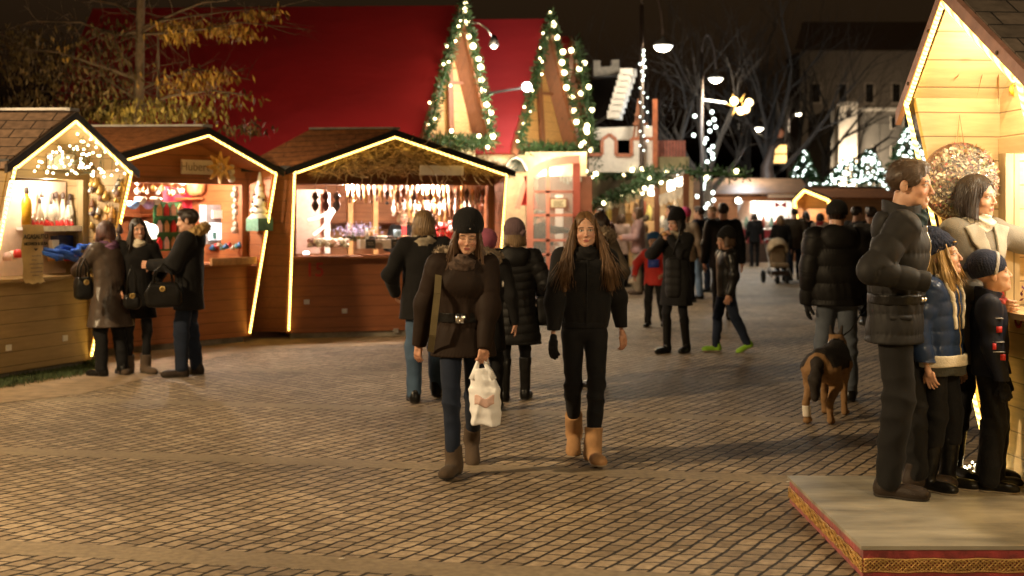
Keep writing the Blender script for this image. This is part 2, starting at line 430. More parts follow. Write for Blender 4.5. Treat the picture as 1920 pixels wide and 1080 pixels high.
def stick(J, name, mb, m, ang, z, out=.002):
    o = mb.build(name, m, J['root'], True); l, a = J['on'](ang, z * J['s'], out); o.location = l; o.rotation_euler = (0, 0, a); return o
def human(c):
    h = c['h']; s = h / 1.75; hs = c.get('hs', 1.0); k = s * hs; fem = c.get('fem', True); lod = c.get('lod', 1)
    vb = (.0072, .012, .02)[lod]; vh = (.0033, .006, .011)[lod]; vs = (.0065, .011, .016)[lod]; vhand = (.0042, .006, .011)[lod]
    root = empty('person', c['loc'], R(c.get('yaw', 0)), c['label'], c.get('cat', 'person'), c.get('group'))
    w = c.get('w', 1.0) * s; lean = c.get('lean', 0.0); drop = c.get('drop', 0.0) * s
    zc = h - .115 * k - drop; zn = zc - .118 * k - .04 * s; zs = zn - .055 * s; zp = .93 * s - drop
    def yl(z): return -lean * max(0, (z - zp)) / (zn - zp)
    HC = A(c.get('hx', 0), yl(zc) - .02 * s, zc); M = rotm(*c.get('head', (0, 0, 0)))
    def toH(p): return (p - HC) @ M
    sw = (.165 if fem else .19) * w
    J = {}
    J['root'] = root; J['HC'] = HC; J['M'] = M; J['s'] = s; J['k'] = k
    cw = c.get('twist', 0.0)
    for side, sg in (('L', 1), ('R', -1)):
        sh = A(sg * sw * math.cos(R(cw)), yl(zs) + sg * sw * math.sin(R(cw)), zs)
        hd = c.get('hands', {}).get(side, (sg * .285, -.04, .83)); cu = hd[3] if len(hd) > 3 else .45
        el, wr = ik(sh, A(hd[0] * s, hd[1] * s, hd[2] * s - drop * .5), .29 * s, .265 * s, c.get('elb', {}).get(side, (sg * .6, .8, -.2)))
        fd = unit(wr - el)
        ft = c.get('feet', {}).get(side, (0, 0, 0, 0, 0)); ft = tuple(ft) + (0,) * (5 - len(ft))
        an = A((sg * .095 + ft[0]) * s, ft[1] * s, (.085 + ft[2]) * s)
        hp = A(sg * .085 * s, 0.0, zp)
        kn, an = ik(hp, an, .43 * s, .42 * s, (sg * .12 + c.get('kneex', 0), -1, 0))
        J[side] = dict(sh=sh, el=el, wr=wr, fd=fd, curl=cu, hp=hp, kn=kn, an=an, F=rotm(ft[4] + sg * 8, ft[3], 0), n=c.get('palm', {}).get(side, (-sg, 0, 0)), hdir=c.get('hdir', {}).get(side))
    # ---- body: head, hands and the figure under the clothes, one mesh
    Vs, Qs, Cs = [], [], []; off = 0; skin = c.get('skin', SKIN)
    def push(V, Q, cc):
        nonlocal off
        Vs.append(V); Qs.append(Q + off); Cs.append(cc); off += len(V)
    brow = c.get('brow', (.045, .03, .02))
    V, Q = sdf_mesh(head_f(k, fem), (-.1 * k, -.14 * k, -.2 * k), (.1 * k, .13 * k, .13 * k), vh)
    cc = head_cols(V, k, fem, skin, brow, c.get('smile', False), c.get('down', False)); push(V @ M.T + HC, Q, cc)
    for side, sg in (('L', 1), ('R', -1)):
        j = J[side]; d = unit(j['hdir']) if j['hdir'] is not None else j['fd']
        n = A(*j['n']); n = unit(n - d * (n @ d)); t = unit(np.cross(d, n)) * (1 if side == 'L' else -1)
        kk = s * (.92 if fem else 1.02) * c.get('handk', 1.0)
        j['pr'] = hand_prims(j['wr'] + d * .012 * s, d, n, t, kk, j['curl']); j['d'] = d; j['nn'] = n; j['t'] = t
        j['palm'] = j['wr'] + d * .09 * kk + n * .025 * kk
        if c.get('gloves') is None and not c.get('hide' + side):
            ps = np.array([x[0] for x in j['pr']] + [x[1] for x in j['pr']])
            V, Q = sdf_mesh(prims_f(j['pr'], .006 * kk), ps.min(0) - .03, ps.max(0) + .03, vhand)
            if len(V): push(V, Q, np.tile(np.array(skin) * (1, .94, .92), (len(V), 1)))
    def inner(p):
        d = cap(p, (0, yl(zn) + .01, zn + .02 * s), (0, 0, zp), .05 * s, .07 * s)
        d = smin(d, cap(p, J['L']['sh'], J['R']['sh'], .045 * s, .045 * s), .05)
        for sd in ('L', 'R'):
            j = J[sd]
            for a, b, ra, rb in ((j['sh'], j['el'], .035, .03), (j['el'], j['wr'], .03, .02), (j['hp'], j['kn'], .055, .04), (j['kn'], j['an'], .04, .028)):
                d = smin(d, cap(p, a, b, ra * s, rb * s), .03 * s)
        return d
    pts = np.array([J[q][x] for q in 'LR' for x in ('sh', 'el', 'wr', 'kn', 'an')] + [HC]); lo, hi = pts.min(0) - .12, pts.max(0) + .12
    V, Q = sdf_mesh(inner, lo, hi, .022 * s); push(V, Q, np.tile(np.array(skin), (len(V), 1)))
    np_obj('body', np.concatenate(Vs), np.concatenate(Qs), attr_mat('skin', .5, .12), root, np.concatenate(Cs))
    # ---- trousers
    lg = c.get('legs')
    if lg:
        sl = lg.get('fit', 0.0); rt, rk, ra = (.083 + sl * .4) * s, (.056 + sl) * s, (.042 + sl * 1.2) * s; bh_ = (c.get('shoes') or {}).get('h', 0); cut = (lg.get('cut', .035) if bh_ <= .1 else -(bh_ - .045)) * s
        def trou(p):
            d = ell(p, (0, .01 * s, zp + .02 * s), (.165 * w if fem else .158 * w, .115 * s, .13 * s))
            for sd, sg in (('L', 1), ('R', -1)):
                j = J[sd]
                e = smin(cap(p, j['hp'] + A(sg * .0, .0, -.03 * s), j['kn'], rt, rk), cap(p, j['kn'], j['an'], rk, ra), .03 * s)
                e = smin(e, cap(p, j['kn'] + (j['an'] - j['kn']) * .12 + A(0, .018 * s, 0), j['kn'] + (j['an'] - j['kn']) * .5 + A(0, .02 * s, 0), rk * .82, rk * .75), .03 * s)
                ax = unit(j['an'] - j['kn']); e = np.maximum(e, (p - j['an']) @ ax - cut)
                d = smin(d, e, .02 * s)
            wr = fold(p * A(1, 1, 1.9), 26 / s, 3); low = np.clip(1 - np.abs(p[:, 2] - .5 * s) / (.2 * s), 0, 1) + np.clip(1 - p[:, 2] / (.3 * s), 0, 1)
            return d + wr * (.0016 + .0035 * low) * s * lg.get('wr', 1) + (np.abs(fold(p * A(1, 1, 1.5), 19 / s, 24)) - .45) * (.004 + .012 * low) * s
        J['trou'] = trou
        sdf_obj(lg.get('name', 'trousers'), trou, (lo[0] - .05, lo[1] - .05, 0), (hi[0] + .05, hi[1] + .05, zp + .16 * s), vb, lg['m'], root)
    # ---- shoes and boots
    shc = c.get('shoes')
    if shc:
        bh = shc.get('h', .06) * s; wide = shc.get('wide', 1.0); heel = shc.get('heel', 0.0) * s; sole = shc.get('sole', .012) * s
        for sd in ('L', 'R'):
            j = J[sd]; Fm = j['F']
            shin = unit((j['kn'] - j['an']))
            sh_l = shin @ Fm
            top = A(0, .012, 0) * s + sh_l * bh
            def shoe(p, top=top):
                q = p
                d = ell(q, (0, -.085 * s, -.05 * s), (.046 * s * wide, .115 * s, .043 * s))
                d = smin(d, ell(q, (0, -.155 * s, -.058 * s), (.042 * s * wide, .062 * s, .03 * s)), .03 * s)
                d = smin(d, ell(q, (0, .03 * s, -.045 * s), (.038 * s * wide, .047 * s, .05 * s)), .04 * s)
                d = smin(d, cap(q, (0, .015 * s, -.03 * s), top, (.047 + .012 * (wide - 1)) * s * wide, (shc.get('top', .052)) * s), .035 * s)
                if bh > .01: d = np.maximum(d, (q - top) @ sh_l)
                d = d + fold(q, 60 / s, 5) * .0022 * s * shc.get('wr', 1)
                fl = np.maximum(d, -(q[:, 2] + .083 * s))
                return fl
            wf = (lambda p, shoe=shoe: shoe(p))
            V, Q = sdf_mesh(wf, (-.09 * s, -.26 * s, -.1 * s), (.09 * s, .14 * s, max(.05 * s, float(top[2]) + .03)), vs)
            if abs(top[1]) > .1: pass
            so_ = np_obj('boot' if bh > .05 * s else 'shoe', V @ Fm.T + j['an'], Q, shc['m'], root)
            if shc.get('sm') is not None and lod < 2:
                def solef(p, shoe=shoe): return np.maximum(np.maximum(shoe(p * A(1, 1, 1)) - .004 * s, p[:, 2] + .083 * s - sole), -(p[:, 2] + .0865 * s))
                V, Q = sdf_mesh(solef, (-.09 * s, -.26 * s, -.1 * s), (.09 * s, .12 * s, -.05 * s), .005)
                if len(V): np_obj('sole', V @ Fm.T + j['an'], Q, shc['sm'], so_)
    # ---- coat or jacket
    tp = c.get('top')
    if tp:
        L = tp.get('loose', .02) * s; hem = tp.get('hem', .78) * s - drop; zw = 1.1 * s - drop; zch = zs - .13 * s; wst = tp.get('waist', 1.0); q = tp.get('quilt', 0); qa = tp.get('qa', .012) * s
        rhem = tp.get('rhem', .17) * w + L; sy = tp.get('sy', 1.42)
        def torso(p):
            t = p * A(1, sy, 1)
            rc, rw = (.152 if fem else .172) * w + L, (.128 if fem else .15) * w * wst + L
            d = cap(t, (0, yl(zch) * sy, zch), (0, yl(zw) * sy, zw), rc, rw)
            d = smin(d, cap(t, (0, yl(zw) * sy, zw), (0, tp.get('hy', 0) * s * sy, hem - .02 * s), rw, rhem), .05 * s)
            if fem and tp.get('bust', 1): d = smin(d, ell(p, (0, yl(zch) - .075 * s - L * .4, zch + .01 * s), (.13 * w, .05 * s, .075 * s)), .05 * s)
            sl, sr = J['L']['sh'], J['R']['sh']; ce = (sl + sr) / 2
            d = smin(d, cap(p, ce + (sl - ce) * .78 + A(0, 0, -.012 * s), ce + (sr - ce) * .78 + A(0, 0, -.012 * s), .062 * s + L * .6, .062 * s + L * .6), .07 * s)
            d = smin(d, cap(p, (0, yl(zn) + .005, zn - .05 * s), (0, yl(zn), zn + .012 * s), .085 * s, .064 * s), .06 * s)
            return d
        rs, re, rr = (.062 if fem else .07) * s + L * .75, (.048 if fem else .054) * s + L * .7, (.036 if fem else .042) * s + L * tp.get('cuffl', .42)
        def jack(p):
            d = torso(p)
            if q:
                ph = np.abs(np.sin(np.pi * (p[:, 2] + .012 * np.sin(p[:, 0] * 9 + p[:, 1] * 7)) / (q * s)))
                d = d - qa * (np.sqrt(ph + .008) - .6)
                d = d + np.sin(np.arctan2(p[:, 0], p[:, 1]) * 41 + 3 * np.sin(p[:, 2] * 31 / s)) * .0034 * s * (1 - np.sqrt(ph))
            d = d + (np.abs(fold(p * A(1, 1, .7) + A(0, 0, h), 17 / s, 21)) - .45) * tp.get('crease', .007) * s
            d = d + fold(p * A(1, 1, .6), 15 / s, 2) * .0045 * s + fold(p, 38 / s, 4) * .0022 * s
            zb_ = (tp['belt'][0] if tp.get('belt') else tp.get('gather', 1.0)) * s - drop
            d = d + np.sin(np.arctan2(p[:, 0], p[:, 1]) * 17 + 2.2 * np.sin(p[:, 2] * 9)) * (.006 if tp.get('belt') else .0022) * s * np.exp(-((p[:, 2] - zb_) / (.09 * s)) ** 2)
            d = np.maximum(d, hem - p[:, 2])
            for sd in ('L', 'R'):
                j = J[sd]; a, b, e = j['sh'], j['el'], j['wr']
                d1 = cap(p, a, b, rs, re); d2 = cap(p, b, e + (e - b) * .1, re, rr); ar = smin(d1, d2, .035 * s)
                if q:
                    ba = unit(b - a); be = unit(e - b); u = np.where(d1 < d2, (p - a) @ ba, np.linalg.norm(b - a) + (p - b) @ be)
                    sn = np.abs(np.sin(np.pi * u / (q * s))); ar = ar - qa * .85 * (np.sqrt(sn + .008) - .6) + fold(p, 48 / s, 12) * .003 * s * (1 - np.sqrt(sn)) + (np.abs(fold(p, 24 / s, 22)) - .45) * .005 * s
                else:
                    eb = np.exp(-((p - b) ** 2).sum(1) / (.09 * s) ** 2)
                    ar = ar + (np.abs(fold(p, 21 / s, 23)) - .45) * (.006 + .008 * eb) * s + fold(p, 34 / s, 8) * (.003 + .007 * eb) * s
                ar = np.maximum(ar, (p - e) @ unit(e - b) - .03 * s)
                kk = .012 * s + .075 * s * np.exp(-((p - a) ** 2).sum(1) / (.11 * s) ** 2)
                d = smin(d, ar, kk)
            col = tp.get('collar')
            if col:
                cz0, cz1, cr = zn - .03 * s, zn + col[0] * s, col[1] * s
                rad = np.sqrt((p[:, 0]) ** 2 + ((p[:, 1] - yl(zn) - .005) * 1.05) ** 2)
                rg = np.maximum(np.abs(rad - cr) - .012 * s, np.maximum(cz0 - p[:, 2], p[:, 2] - cz1 - .02 * s * np.sin(p[:, 1] * 20)))
                d = smin(d, rg, .02 * s)
            # head opening
            return np.maximum(d, -cap(p, (0, HC[1] * .4, zn + .03 * s), (0, HC[1], zc), .068 * s, .085 * k)) if not tp.get('noneck') else d
        J['jack'] = jack; J['box'] = ((lo[0] - .12, lo[1] - .16, hem), (hi[0] + .12, hi[1] + .16, zn + .16 * s))
        sdf_obj(tp.get('name', 'jacket'), jack, J['box'][0], J['box'][1], vb, tp['m'], root)
        if tp.get('belt'):
            zb, hb, bm = tp['belt'][0] * s - drop, tp['belt'][1] * s, tp['belt'][2]
            def bf(p): return np.maximum(np.maximum(torso(p) - .010 * s, np.abs(p[:, 2] - zb - .25 * (p[:, 1] * tp.get('btilt', 0))) - hb), -(torso(p) + .012))
            sdf_obj('belt', bf, (-.35 * s, -.3 * s, zb - .08), (.35 * s, .3 * s, zb + .08), vb * .8, bm, root)
        if tp.get('zip') is not None:
            zz = tp['zip']
            def zf(p): return np.maximum(np.maximum(np.abs(jack(p) - .002) - .005, np.abs(p[:, 0] - zz[1] * s) - zz[2] * s), np.maximum(p[:, 1] + .02 * s, np.maximum(hem + .01 - p[:, 2], p[:, 2] - zn)))
            sdf_obj('zip', zf, (-.2 * s, -.35 * s, hem), (.2 * s, .05, zn + .05), vb * .6, zz[0], root)
        if tp.get('trim') is not None:
            zt, ht, tm = tp['trim']
            def tf(p): return np.maximum(np.maximum(torso(p) - .006 * s, np.abs(p[:, 2] - zt * s) - ht * s), -(torso(p) + .015))
            sdf_obj('hem_band', tf, (-.35 * s, -.3 * s, zt * s - .1), (.35 * s, .3 * s, zt * s + .1), vb, tm, root)
        if tp.get('fur'):
            fm, fr_, fy = tp['fur']
            def ff(p):
                t = p - A(0, yl(zn) + fy * s, zn + .015 * s)
                t = t @ rotm(0, tp.get('furt', 30), 0)
                ring = np.sqrt((np.sqrt(t[:, 0] ** 2 + (t[:, 1] * .9) ** 2) - fr_ * s) ** 2 + (t[:, 2] * .8) ** 2) - .04 * s
                ring = np.maximum(ring, tp.get('furcut', -9) * s - p[:, 1] + yl(zn))
                return ring + fold(p, 90 / s, 1) * .009 * s + fold(p, 200 / s, 6) * .005 * s
            sdf_obj('fur_trim', ff, (-.3 * s, -.25 * s, zn - .2 * s), (.3 * s, .4 * s, zn + .22 * s), min(vb, .008) if lod < 2 else vb, fm, root)
            rg = np.random.RandomState(5); mb = MB(); n = (900, 260, 0)[lod]; Rt = rotm(0, tp.get('furt', 30), 0)
            for i in range(n):
                a, b = rg.uniform(0, 6.283), rg.uniform(0, 6.283); o = A(math.cos(a), math.sin(a) / .9, 0)
                dr = unit(o * math.cos(b) + A(0, 0, 1) * math.sin(b) + rg.normal(size=3) * .35)
                cpt = o * fr_ * s + unit(o * math.cos(b) + A(0, 0, math.sin(b))) * .036 * s
                if (Rt @ cpt)[1] + fy * s < tp.get('furcut', -9) * s: continue
                mb.leaf(Rt @ cpt + A(0, yl(zn) + fy * s, zn + .015 * s), Rt @ dr, .042 * s, .0028 * s * (1 + lod), random)
            if n: mb.build('fur_hair', fm, root)
        if tp.get('hood'):
            hm, hr = tp['hood'] if isinstance(tp['hood'], tuple) else (tp['m'], 1)
            def hf(p):
                t = p - A(0, yl(zn) + .075 * s, zn - .02 * s)
                d = ell(t, (0, .015 * s, -.01 * s), (.15 * s * hr, .075 * s * hr, .105 * s * hr))
                d = smin(d, ell(t, (0, .02 * s, -.07 * s), (.11 * s * hr, .07 * s, .08 * s)), .04 * s)
                d = np.maximum(d, -ell(t, (0, -.05 * s, .07 * s), (.1 * s, .11 * s, .1 * s)))
                return d + fold(p, 28 / s, 9) * .005 * s
            sdf_obj('hood', hf, (-.2 * s, -.1 * s, zn - .22 * s), (.2 * s, .3 * s, zn + .16 * s), vb, hm, root)
    if c.get('scarf'):
        sc = c['scarf']; sm, sr = sc[0], (sc[1] if len(sc) > 1 else .085); dz = sc[2] if len(sc) > 2 else 0
        def sf(p):
            t = p - A(0, yl(zn) - .008 * s, zn - (.022 - dz) * s); a = np.arctan2(t[:, 1], t[:, 0])
            d = np.sqrt((np.sqrt(t[:, 0] ** 2 + t[:, 1] ** 2) - sr * s) ** 2 + ((t[:, 2] + .02 * np.sin(a * 2 + 1) * s) * .75) ** 2) - .036 * s
            d2 = np.sqrt((np.sqrt(t[:, 0] ** 2 + t[:, 1] ** 2) - (sr - .012) * s) ** 2 + ((t[:, 2] - .045 * s - .012 * np.sin(a * 3) * s)) ** 2) - .026 * s
            d = smin(d, d2, .012 * s)
            return d + (np.abs(np.sin(a * 1.5 + t[:, 2] * 62 / s + 1.2 * np.sin(a * 3))) - .6) * .012 * s + fold(p, 60 / s, 3) * .003 * s
        sdf_obj('scarf', sf, (-.22 * s, -.22 * s, zn - .12 * s), (.22 * s, .22 * s, zn + .18 * s), min(vb, .007), sm, root)
    if c.get('gloves') is not None:
        for sd in ('L', 'R'):
            if c.get('hide' + sd): continue
            pr = J[sd]['pr']; ps = np.array([x[0] for x in pr] + [x[1] for x in pr])
            sdf_obj('glove', prims_f(pr, .008 * s, .004 * s), ps.min(0) - .04, ps.max(0) + .04, vhand * 1.2, c['gloves'], root)
    # ---- hair
    hr = c.get('hair')
    if hr:
        st, hm = hr['st'], hr['m']; gl = hr.get('len', .3)
        def hair(p):
            q = toH(p) / k
            a = np.arctan2(q[:, 0], q[:, 1])
            r = (.082, .106, .09) if st == 'short' else (.085, .108, .092)
            d = ell(q, (0, .017, .038), r)
            if st == 'short':
                d = smin(d, ell(q, (.012, -.038, .094), (.06, .046, .026)), .025)
                d = np.maximum(d, -ell(q, (0, -.13, -.035), (.088, .108, .105)))
                d = np.maximum(d, -ell(q, (0, -.02, -.09), (.12, .06, .075)))
                d = np.maximum(d, -(q[:, 2] + .065 + .3 * np.minimum(q[:, 1] - .05, 0)))
                d = np.maximum(d, -ell(q, (.08, .01, -.012), (.02, .026, .036))); d = np.maximum(d, -ell(q, (-.08, .01, -.012), (.02, .026, .036)))
                d = d + np.sin(q[:, 0] * 190 + 2 * np.sin(q[:, 1] * 30)) * .0022 + fold(q, 70, 3) * .002
            else:
                if st == 'bob':
                    d = smin(d, ell(q, (0, .045, -.04), (.1, .085, .12)), .04)
                    for sg in (-1, 1): d = smin(d, cap(q, (sg * .07, -.005, .03), (sg * .088, -.02, -.125), .03, .03), .03)
                    d = np.maximum(d, -(q[:, 2] + gl - .02 * np.sin(a * 3)))
                if st in ('long', 'under'):
                    d = smin(d, cap(q, (0, .06, 0), (0, .085, -gl), .075, .07), .04)
                    for sg in (-1, 1):
                        e = smin(cap(q, (sg * .066, -.012, .035), (sg * hr.get('mid', .09), -.02, -.12), .026, .034), cap(q, (sg * hr.get('mid', .09), -.02, -.12), (sg * hr.get('wide', .11), hr.get('fy', -.05), -gl), .034, .024), .03)
                        d = smin(d, e, .02)
                    d = d + fold(q * A(1, 1, .15), 80, 5) * .004
                d = d + np.sin(a * 38 + 3 * np.sin(q[:, 2] * 18)) * .0022
                fc = ell(q, (0, -.115, -.035), (.062 + hr.get('fw', 0), .085, .098 + hr.get('fh', 0)))
                d = smax(d, -fc, .008)
            return d * k
        if st != 'short' and hr.get('part', 1):
            h0 = hair
            def hair(p): q = toH(p) / k; return h0(p) + np.exp(-(q[:, 0] / .006) ** 2) * .005 * k * (q[:, 2] > .05)
        lo2 = HC - A(.3, .3, (gl + .12 if st != 'short' else .2)) * k; hi2 = HC + A(.3, .3, .2) * k
        V, Q = sdf_mesh(hair, lo2, hi2, (.0045, .008, .014)[lod])
        if len(V): np_obj('hair', V, Q, hm, root)
        if lod == 0 and len(V):   # loose hairs lying over the mass
            rg = np.random.RandomState(3); mb = MB(); Vf = V.astype(f32); e_ = .002
            ix = rg.choice(len(V), min(len(V), 1500 if st == 'short' else 1100), replace=False); P0 = Vf[ix]
            N = np.stack([hair(P0 + A(*[e_ if i == j else 0 for j in range(3)])) - hair(P0 - A(*[e_ if i == j else 0 for j in range(3)])) for i in range(3)], 1); N /= np.linalg.norm(N, axis=1, keepdims=True) + 1e-9
            for p_, n_ in zip(P0, N):
                fl_ = M @ (A(.25, .9, -.35) if st == 'short' else A(0, .05, -1)); fl_ = unit(fl_ - n_ * (fl_ @ n_) + rg.normal(size=3) * .22); d_ = unit(fl_ + n_ * rg.uniform(.05, .4)); L_ = k * rg.uniform(.018, .04) * (1 if st == 'short' else 1.6); x_ = np.cross(d_, n_); x_ = unit(x_) * .0011 * k
                a_ = p_ - n_ * .001; b_ = p_ + d_ * L_ * .55; c_ = p_ + unit(d_ * .9 + fl_) * L_
                mb.add([a_ - x_, a_ + x_, b_ + x_ * .8, b_ - x_ * .8, c_], [(0, 1, 2, 3), (3, 2, 4)])
            mb.build('loose_hair', hm, root)
        if st == 'long' and lod == 0:
            rg = np.random.RandomState(11); mb = MB()
            for i in range(hr.get('n', 170)):
                sg = rg.choice((-1, 1)); a0 = rg.uniform(-.5, 1); r1 = rg.uniform(.75, 1.08)
                p0 = A(sg * .074 * (1 - .3 * max(0, a0)), -.02 + .07 * a0, .05 + rg.uniform(-.03, .03)); wd = hr.get('wide', .11) + rg.normal() * hr.get('spr', .028)
                p1 = A(sg * (hr.get('mid', .09) + rg.normal() * .012 + .012), -.035 + .09 * a0, -.12); p2 = A(sg * wd, hr.get('fy', -.05) - .02 + .1 * a0 + rg.normal() * .012, -gl * r1 * .98)
                wv = rg.uniform(0, 6.28); wa = hr.get('wave', .004); pts_ = [(p0 * (1 - t) ** 2 + p1 * 2 * t * (1 - t) + p2 * t * t + A(math.sin(wv + 7 * t), math.cos(wv + 6 * t), 0) * wa * t) for t in (0, .2, .4, .6, .8, 1)]
                mb.tube([Vector(HC + M @ (x * k)) for x in pts_], [x_ * k * hr.get('sw', 1) for x_ in (.0045, .0055, .005, .0045, .003, .001)], 4)
            mb.build('hair_strands', hm, root, True)
    # ---- hats
    ht = c.get('hat')
    if ht:
        hm = ht['m']; hx = ht.get('slouch', 0.0); low = ht.get('low', .03); tl = ht.get('tilt', .25); rib = ht.get('rib', 46)
        def hat(p):
            q = toH(p) / k; a = np.arctan2(q[:, 0], q[:, 1])
            d = ell(q, (0, .018, .045), (.094, .115, .098 + hx * .3))
            if hx: d = smin(d, ell(q, (0, .035 + hx * .2, .075), (.108, .1, .062 + hx)), .03)
            pl = q[:, 2] - low - tl * (-(q[:, 1])) * (1 if tl else 0)
            band = np.maximum(ell(q, (0, .018, .045), (.1, .121, .105)), np.maximum(-pl, pl - ht.get('cuff', .04)))
            d = np.maximum(d, -pl - .0)
            d = smin(d, band, .006) if ht.get('cuff', .04) else d
            d = d + np.sin(a * rib) * .0016 * (q[:, 2] < .13) + fold(q, 45, 2) * .002
            if ht.get('cable'): d = d + (np.sin(q[:, 2] * 120 + np.sin(a * 9) * 2) * np.sin(a * 9)) * .004
            d = np.maximum(d, -ell(q, (0, .012, .03), (.083, .104, .085)))
            return d * k
        sdf_obj('hat', hat, HC - A(.17, .19, .12) * k, HC + A(.17, .22, .24) * k, (.0045, .008, .014)[lod], hm, root)
        if ht.get('stripe') is not None:
            def hstr(p):
                q = toH(p) / k; return np.maximum(np.abs(hat(p) - .001) - .004, (np.abs(q[:, 1] * .75 + q[:, 2] * .35 - .0) - .010) * k)
            sdf_obj('hat_stripe', hstr, HC - A(.17, .19, .1) * k, HC + A(.17, .2, .2) * k, .0045, ht['stripe'], root)
        if ht.get('pom') is not None:
            pp = A(*ht['pom']); pc = HC + M @ (pp * k)
            sdf_obj('pompom', lambda p: np.linalg.norm(p - pc, axis=1) - .036 * k + fold(p, 120 / k, 3) * .006 * k, pc - .06, pc + .06, .006 if lod < 2 else .012, ht.get('pm', hm), root)
    J['toH'] = toH
    def onsurf(ang, z, out=.002):
        """point on the coat in the local direction ang (0 = front, 90 = the person's left) at height z"""
        dr = A(math.sin(R(ang)), -math.cos(R(ang)), 0); t = np.arange(.5, .03, -.002, dtype=f32)
        pp = dr[None] * t[:, None] + A(0, yl(z), z)[None]; v = J['jack'](pp.astype(f32)); i = int(np.argmax(v < 0)); return Vector(pp[i] + dr * out), R(ang)
    J['on'] = onsurf
    return J
# ================================================================= GROUND
def ground_mat():
    m, nt, b = _new('cobbles')
    geo = nt.nodes.new('ShaderNodeNewGeometry')
    wob = nt.nodes.new('ShaderNodeTexNoise'); wob.inputs['Scale'].default_value = 2.2; wob.inputs['Detail'].default_value = 2
    nt.links.new(geo.outputs['Position'], wob.inputs['Vector'])
    wv = nt.nodes.new('ShaderNodeVectorMath'); wv.operation = 'MULTIPLY_ADD'; wv.inputs[1].default_value = (.03, .03, 0)
    wo2 = nt.nodes.new('ShaderNodeTexNoise'); wo2.inputs['Scale'].default_value = 7.5; wo2.inputs['Detail'].default_value = 1; nt.links.new(geo.outputs['Position'], wo2.inputs['Vector'])
    wv2 = nt.nodes.new('ShaderNodeVectorMath'); wv2.operation = 'MULTIPLY_ADD'; wv2.inputs[1].default_value = (.028, .028, 0); nt.links.new(wo2.outputs['Color'], wv2.inputs[0]); nt.links.new(geo.outputs['Position'], wv2.inputs[2])
    nt.links.new(wob.outputs['Color'], wv.inputs[0]); nt.links.new(wv2.outputs[0], wv.inputs[2])
    def dot(v, vec):
        n = nt.nodes.new('ShaderNodeVectorMath'); n.operation = 'DOT_PRODUCT'; n.inputs[1].default_value = vec
        nt.links.new(v, n.inputs[0]); return n.outputs['Value']
    u, v = dot(wv.outputs[0], (.189, 1.0457, 0)), dot(wv.outputs[0], (.920, -.531, 0))
    cb = nt.nodes.new('ShaderNodeCombineXYZ'); nt.links.new(u, cb.inputs[0]); nt.links.new(v, cb.inputs[1])
    br = nt.nodes.new('ShaderNodeTexBrick'); nt.links.new(cb.outputs[0], br.inputs['Vector'])
    br.inputs['Scale'].default_value = 1; br.inputs['Brick Width'].default_value = .125; br.inputs['Row Height'].default_value = .098
    br.inputs['Mortar Size'].default_value = .0078; br.inputs['Mortar Smooth'].default_value = .2; br.offset = .5
    br.inputs['Color1'].default_value = (.50, .40, .285, 1); br.inputs['Color2'].default_value = (.29, .225, .155, 1); br.inputs['Mortar'].default_value = (.022, .017, .012, 1)
    pn = nt.nodes.new('ShaderNodeTexNoise'); pn.inputs['Scale'].default_value = 24; pn.inputs['Detail'].default_value = 5; nt.links.new(geo.outputs['Position'], pn.inputs['Vector'])
    bn = nt.nodes.new('ShaderNodeTexNoise'); bn.inputs['Scale'].default_value = .55; bn.inputs['Detail'].default_value = 5; nt.links.new(geo.outputs['Position'], bn.inputs['Vector'])
    col = _mix(nt, 1, br.outputs['Color'], _ramp(nt, pn.outputs['Fac'], (.62, .6, .58), (1.2, 1.2, 1.2)), 'MULTIPLY')
    rp_ = nt.nodes.new('ShaderNodeMath'); rp_.operation = 'PINGPONG'; rp_.inputs[1].default_value = .049; nt.links.new(v, rp_.inputs[0])
    rj = nt.nodes.new('ShaderNodeMapRange'); rj.inputs[1].default_value = .004; rj.inputs[2].default_value = .0115
    jn = nt.nodes.new('ShaderNodeMath'); jn.operation = 'MULTIPLY_ADD'; jn.inputs[1].default_value = .012; jn.inputs[2].default_value = -.006; nt.links.new(pn.outputs['Fac'], jn.inputs[0])
    ja = nt.nodes.new('ShaderNodeMath'); nt.links.new(jn.outputs[0], ja.inputs[0]); nt.links.new(rp_.outputs[0], ja.inputs[1]); nt.links.new(ja.outputs[0], rj.inputs[0])
    col = _mix(nt, rj.outputs[0], (.020, .014, .009), col)
    # long smooth stone bands every 2.36 m
    s = dot(wv.outputs[0], (.178, .984, 0))
    a = nt.nodes.new('ShaderNodeMath'); a.operation = 'SUBTRACT'; a.inputs[1].default_value = 5.84 - 2.36 * 10; nt.links.new(s, a.inputs[0])
    pp = nt.nodes.new('ShaderNodeMath'); pp.operation = 'PINGPONG'; pp.inputs[1].default_value = 1.18; nt.links.new(a.outputs[0], pp.inputs[0])
    bd = nt.nodes.new('ShaderNodeMapRange'); bd.inputs[1].default_value = .112; bd.inputs[2].default_value = .122; nt.links.new(pp.outputs[0], bd.inputs[0])
    slab = _ramp(nt, pn.outputs['Fac'], (.22, .175, .12), (.36, .29, .20))
    col = _mix(nt, bd.outputs[0], slab, col)
    col = _mix(nt, 1, col, _ramp(nt, bn.outputs['Fac'], (.60, .58, .56), (1.14, 1.12, 1.08), .34, .66), 'MULTIPLY')
    vg = nt.nodes.new('ShaderNodeTexVoronoi'); vg.inputs['Scale'].default_value = 1.7; nt.links.new(geo.outputs['Position'], vg.inputs['Vector'])
    gm = nt.nodes.new('ShaderNodeMapRange'); gm.inputs[1].default_value = .02; gm.inputs[2].default_value = .05; gm.inputs[3].default_value = .45; gm.inputs[4].default_value = 0; nt.links.new(vg.outputs['Distance'], gm.inputs[0])
    col = _mix(nt, gm.outputs[0], col, (.06, .05, .04))
    nt.links.new(col, b.inputs['Base Color'])
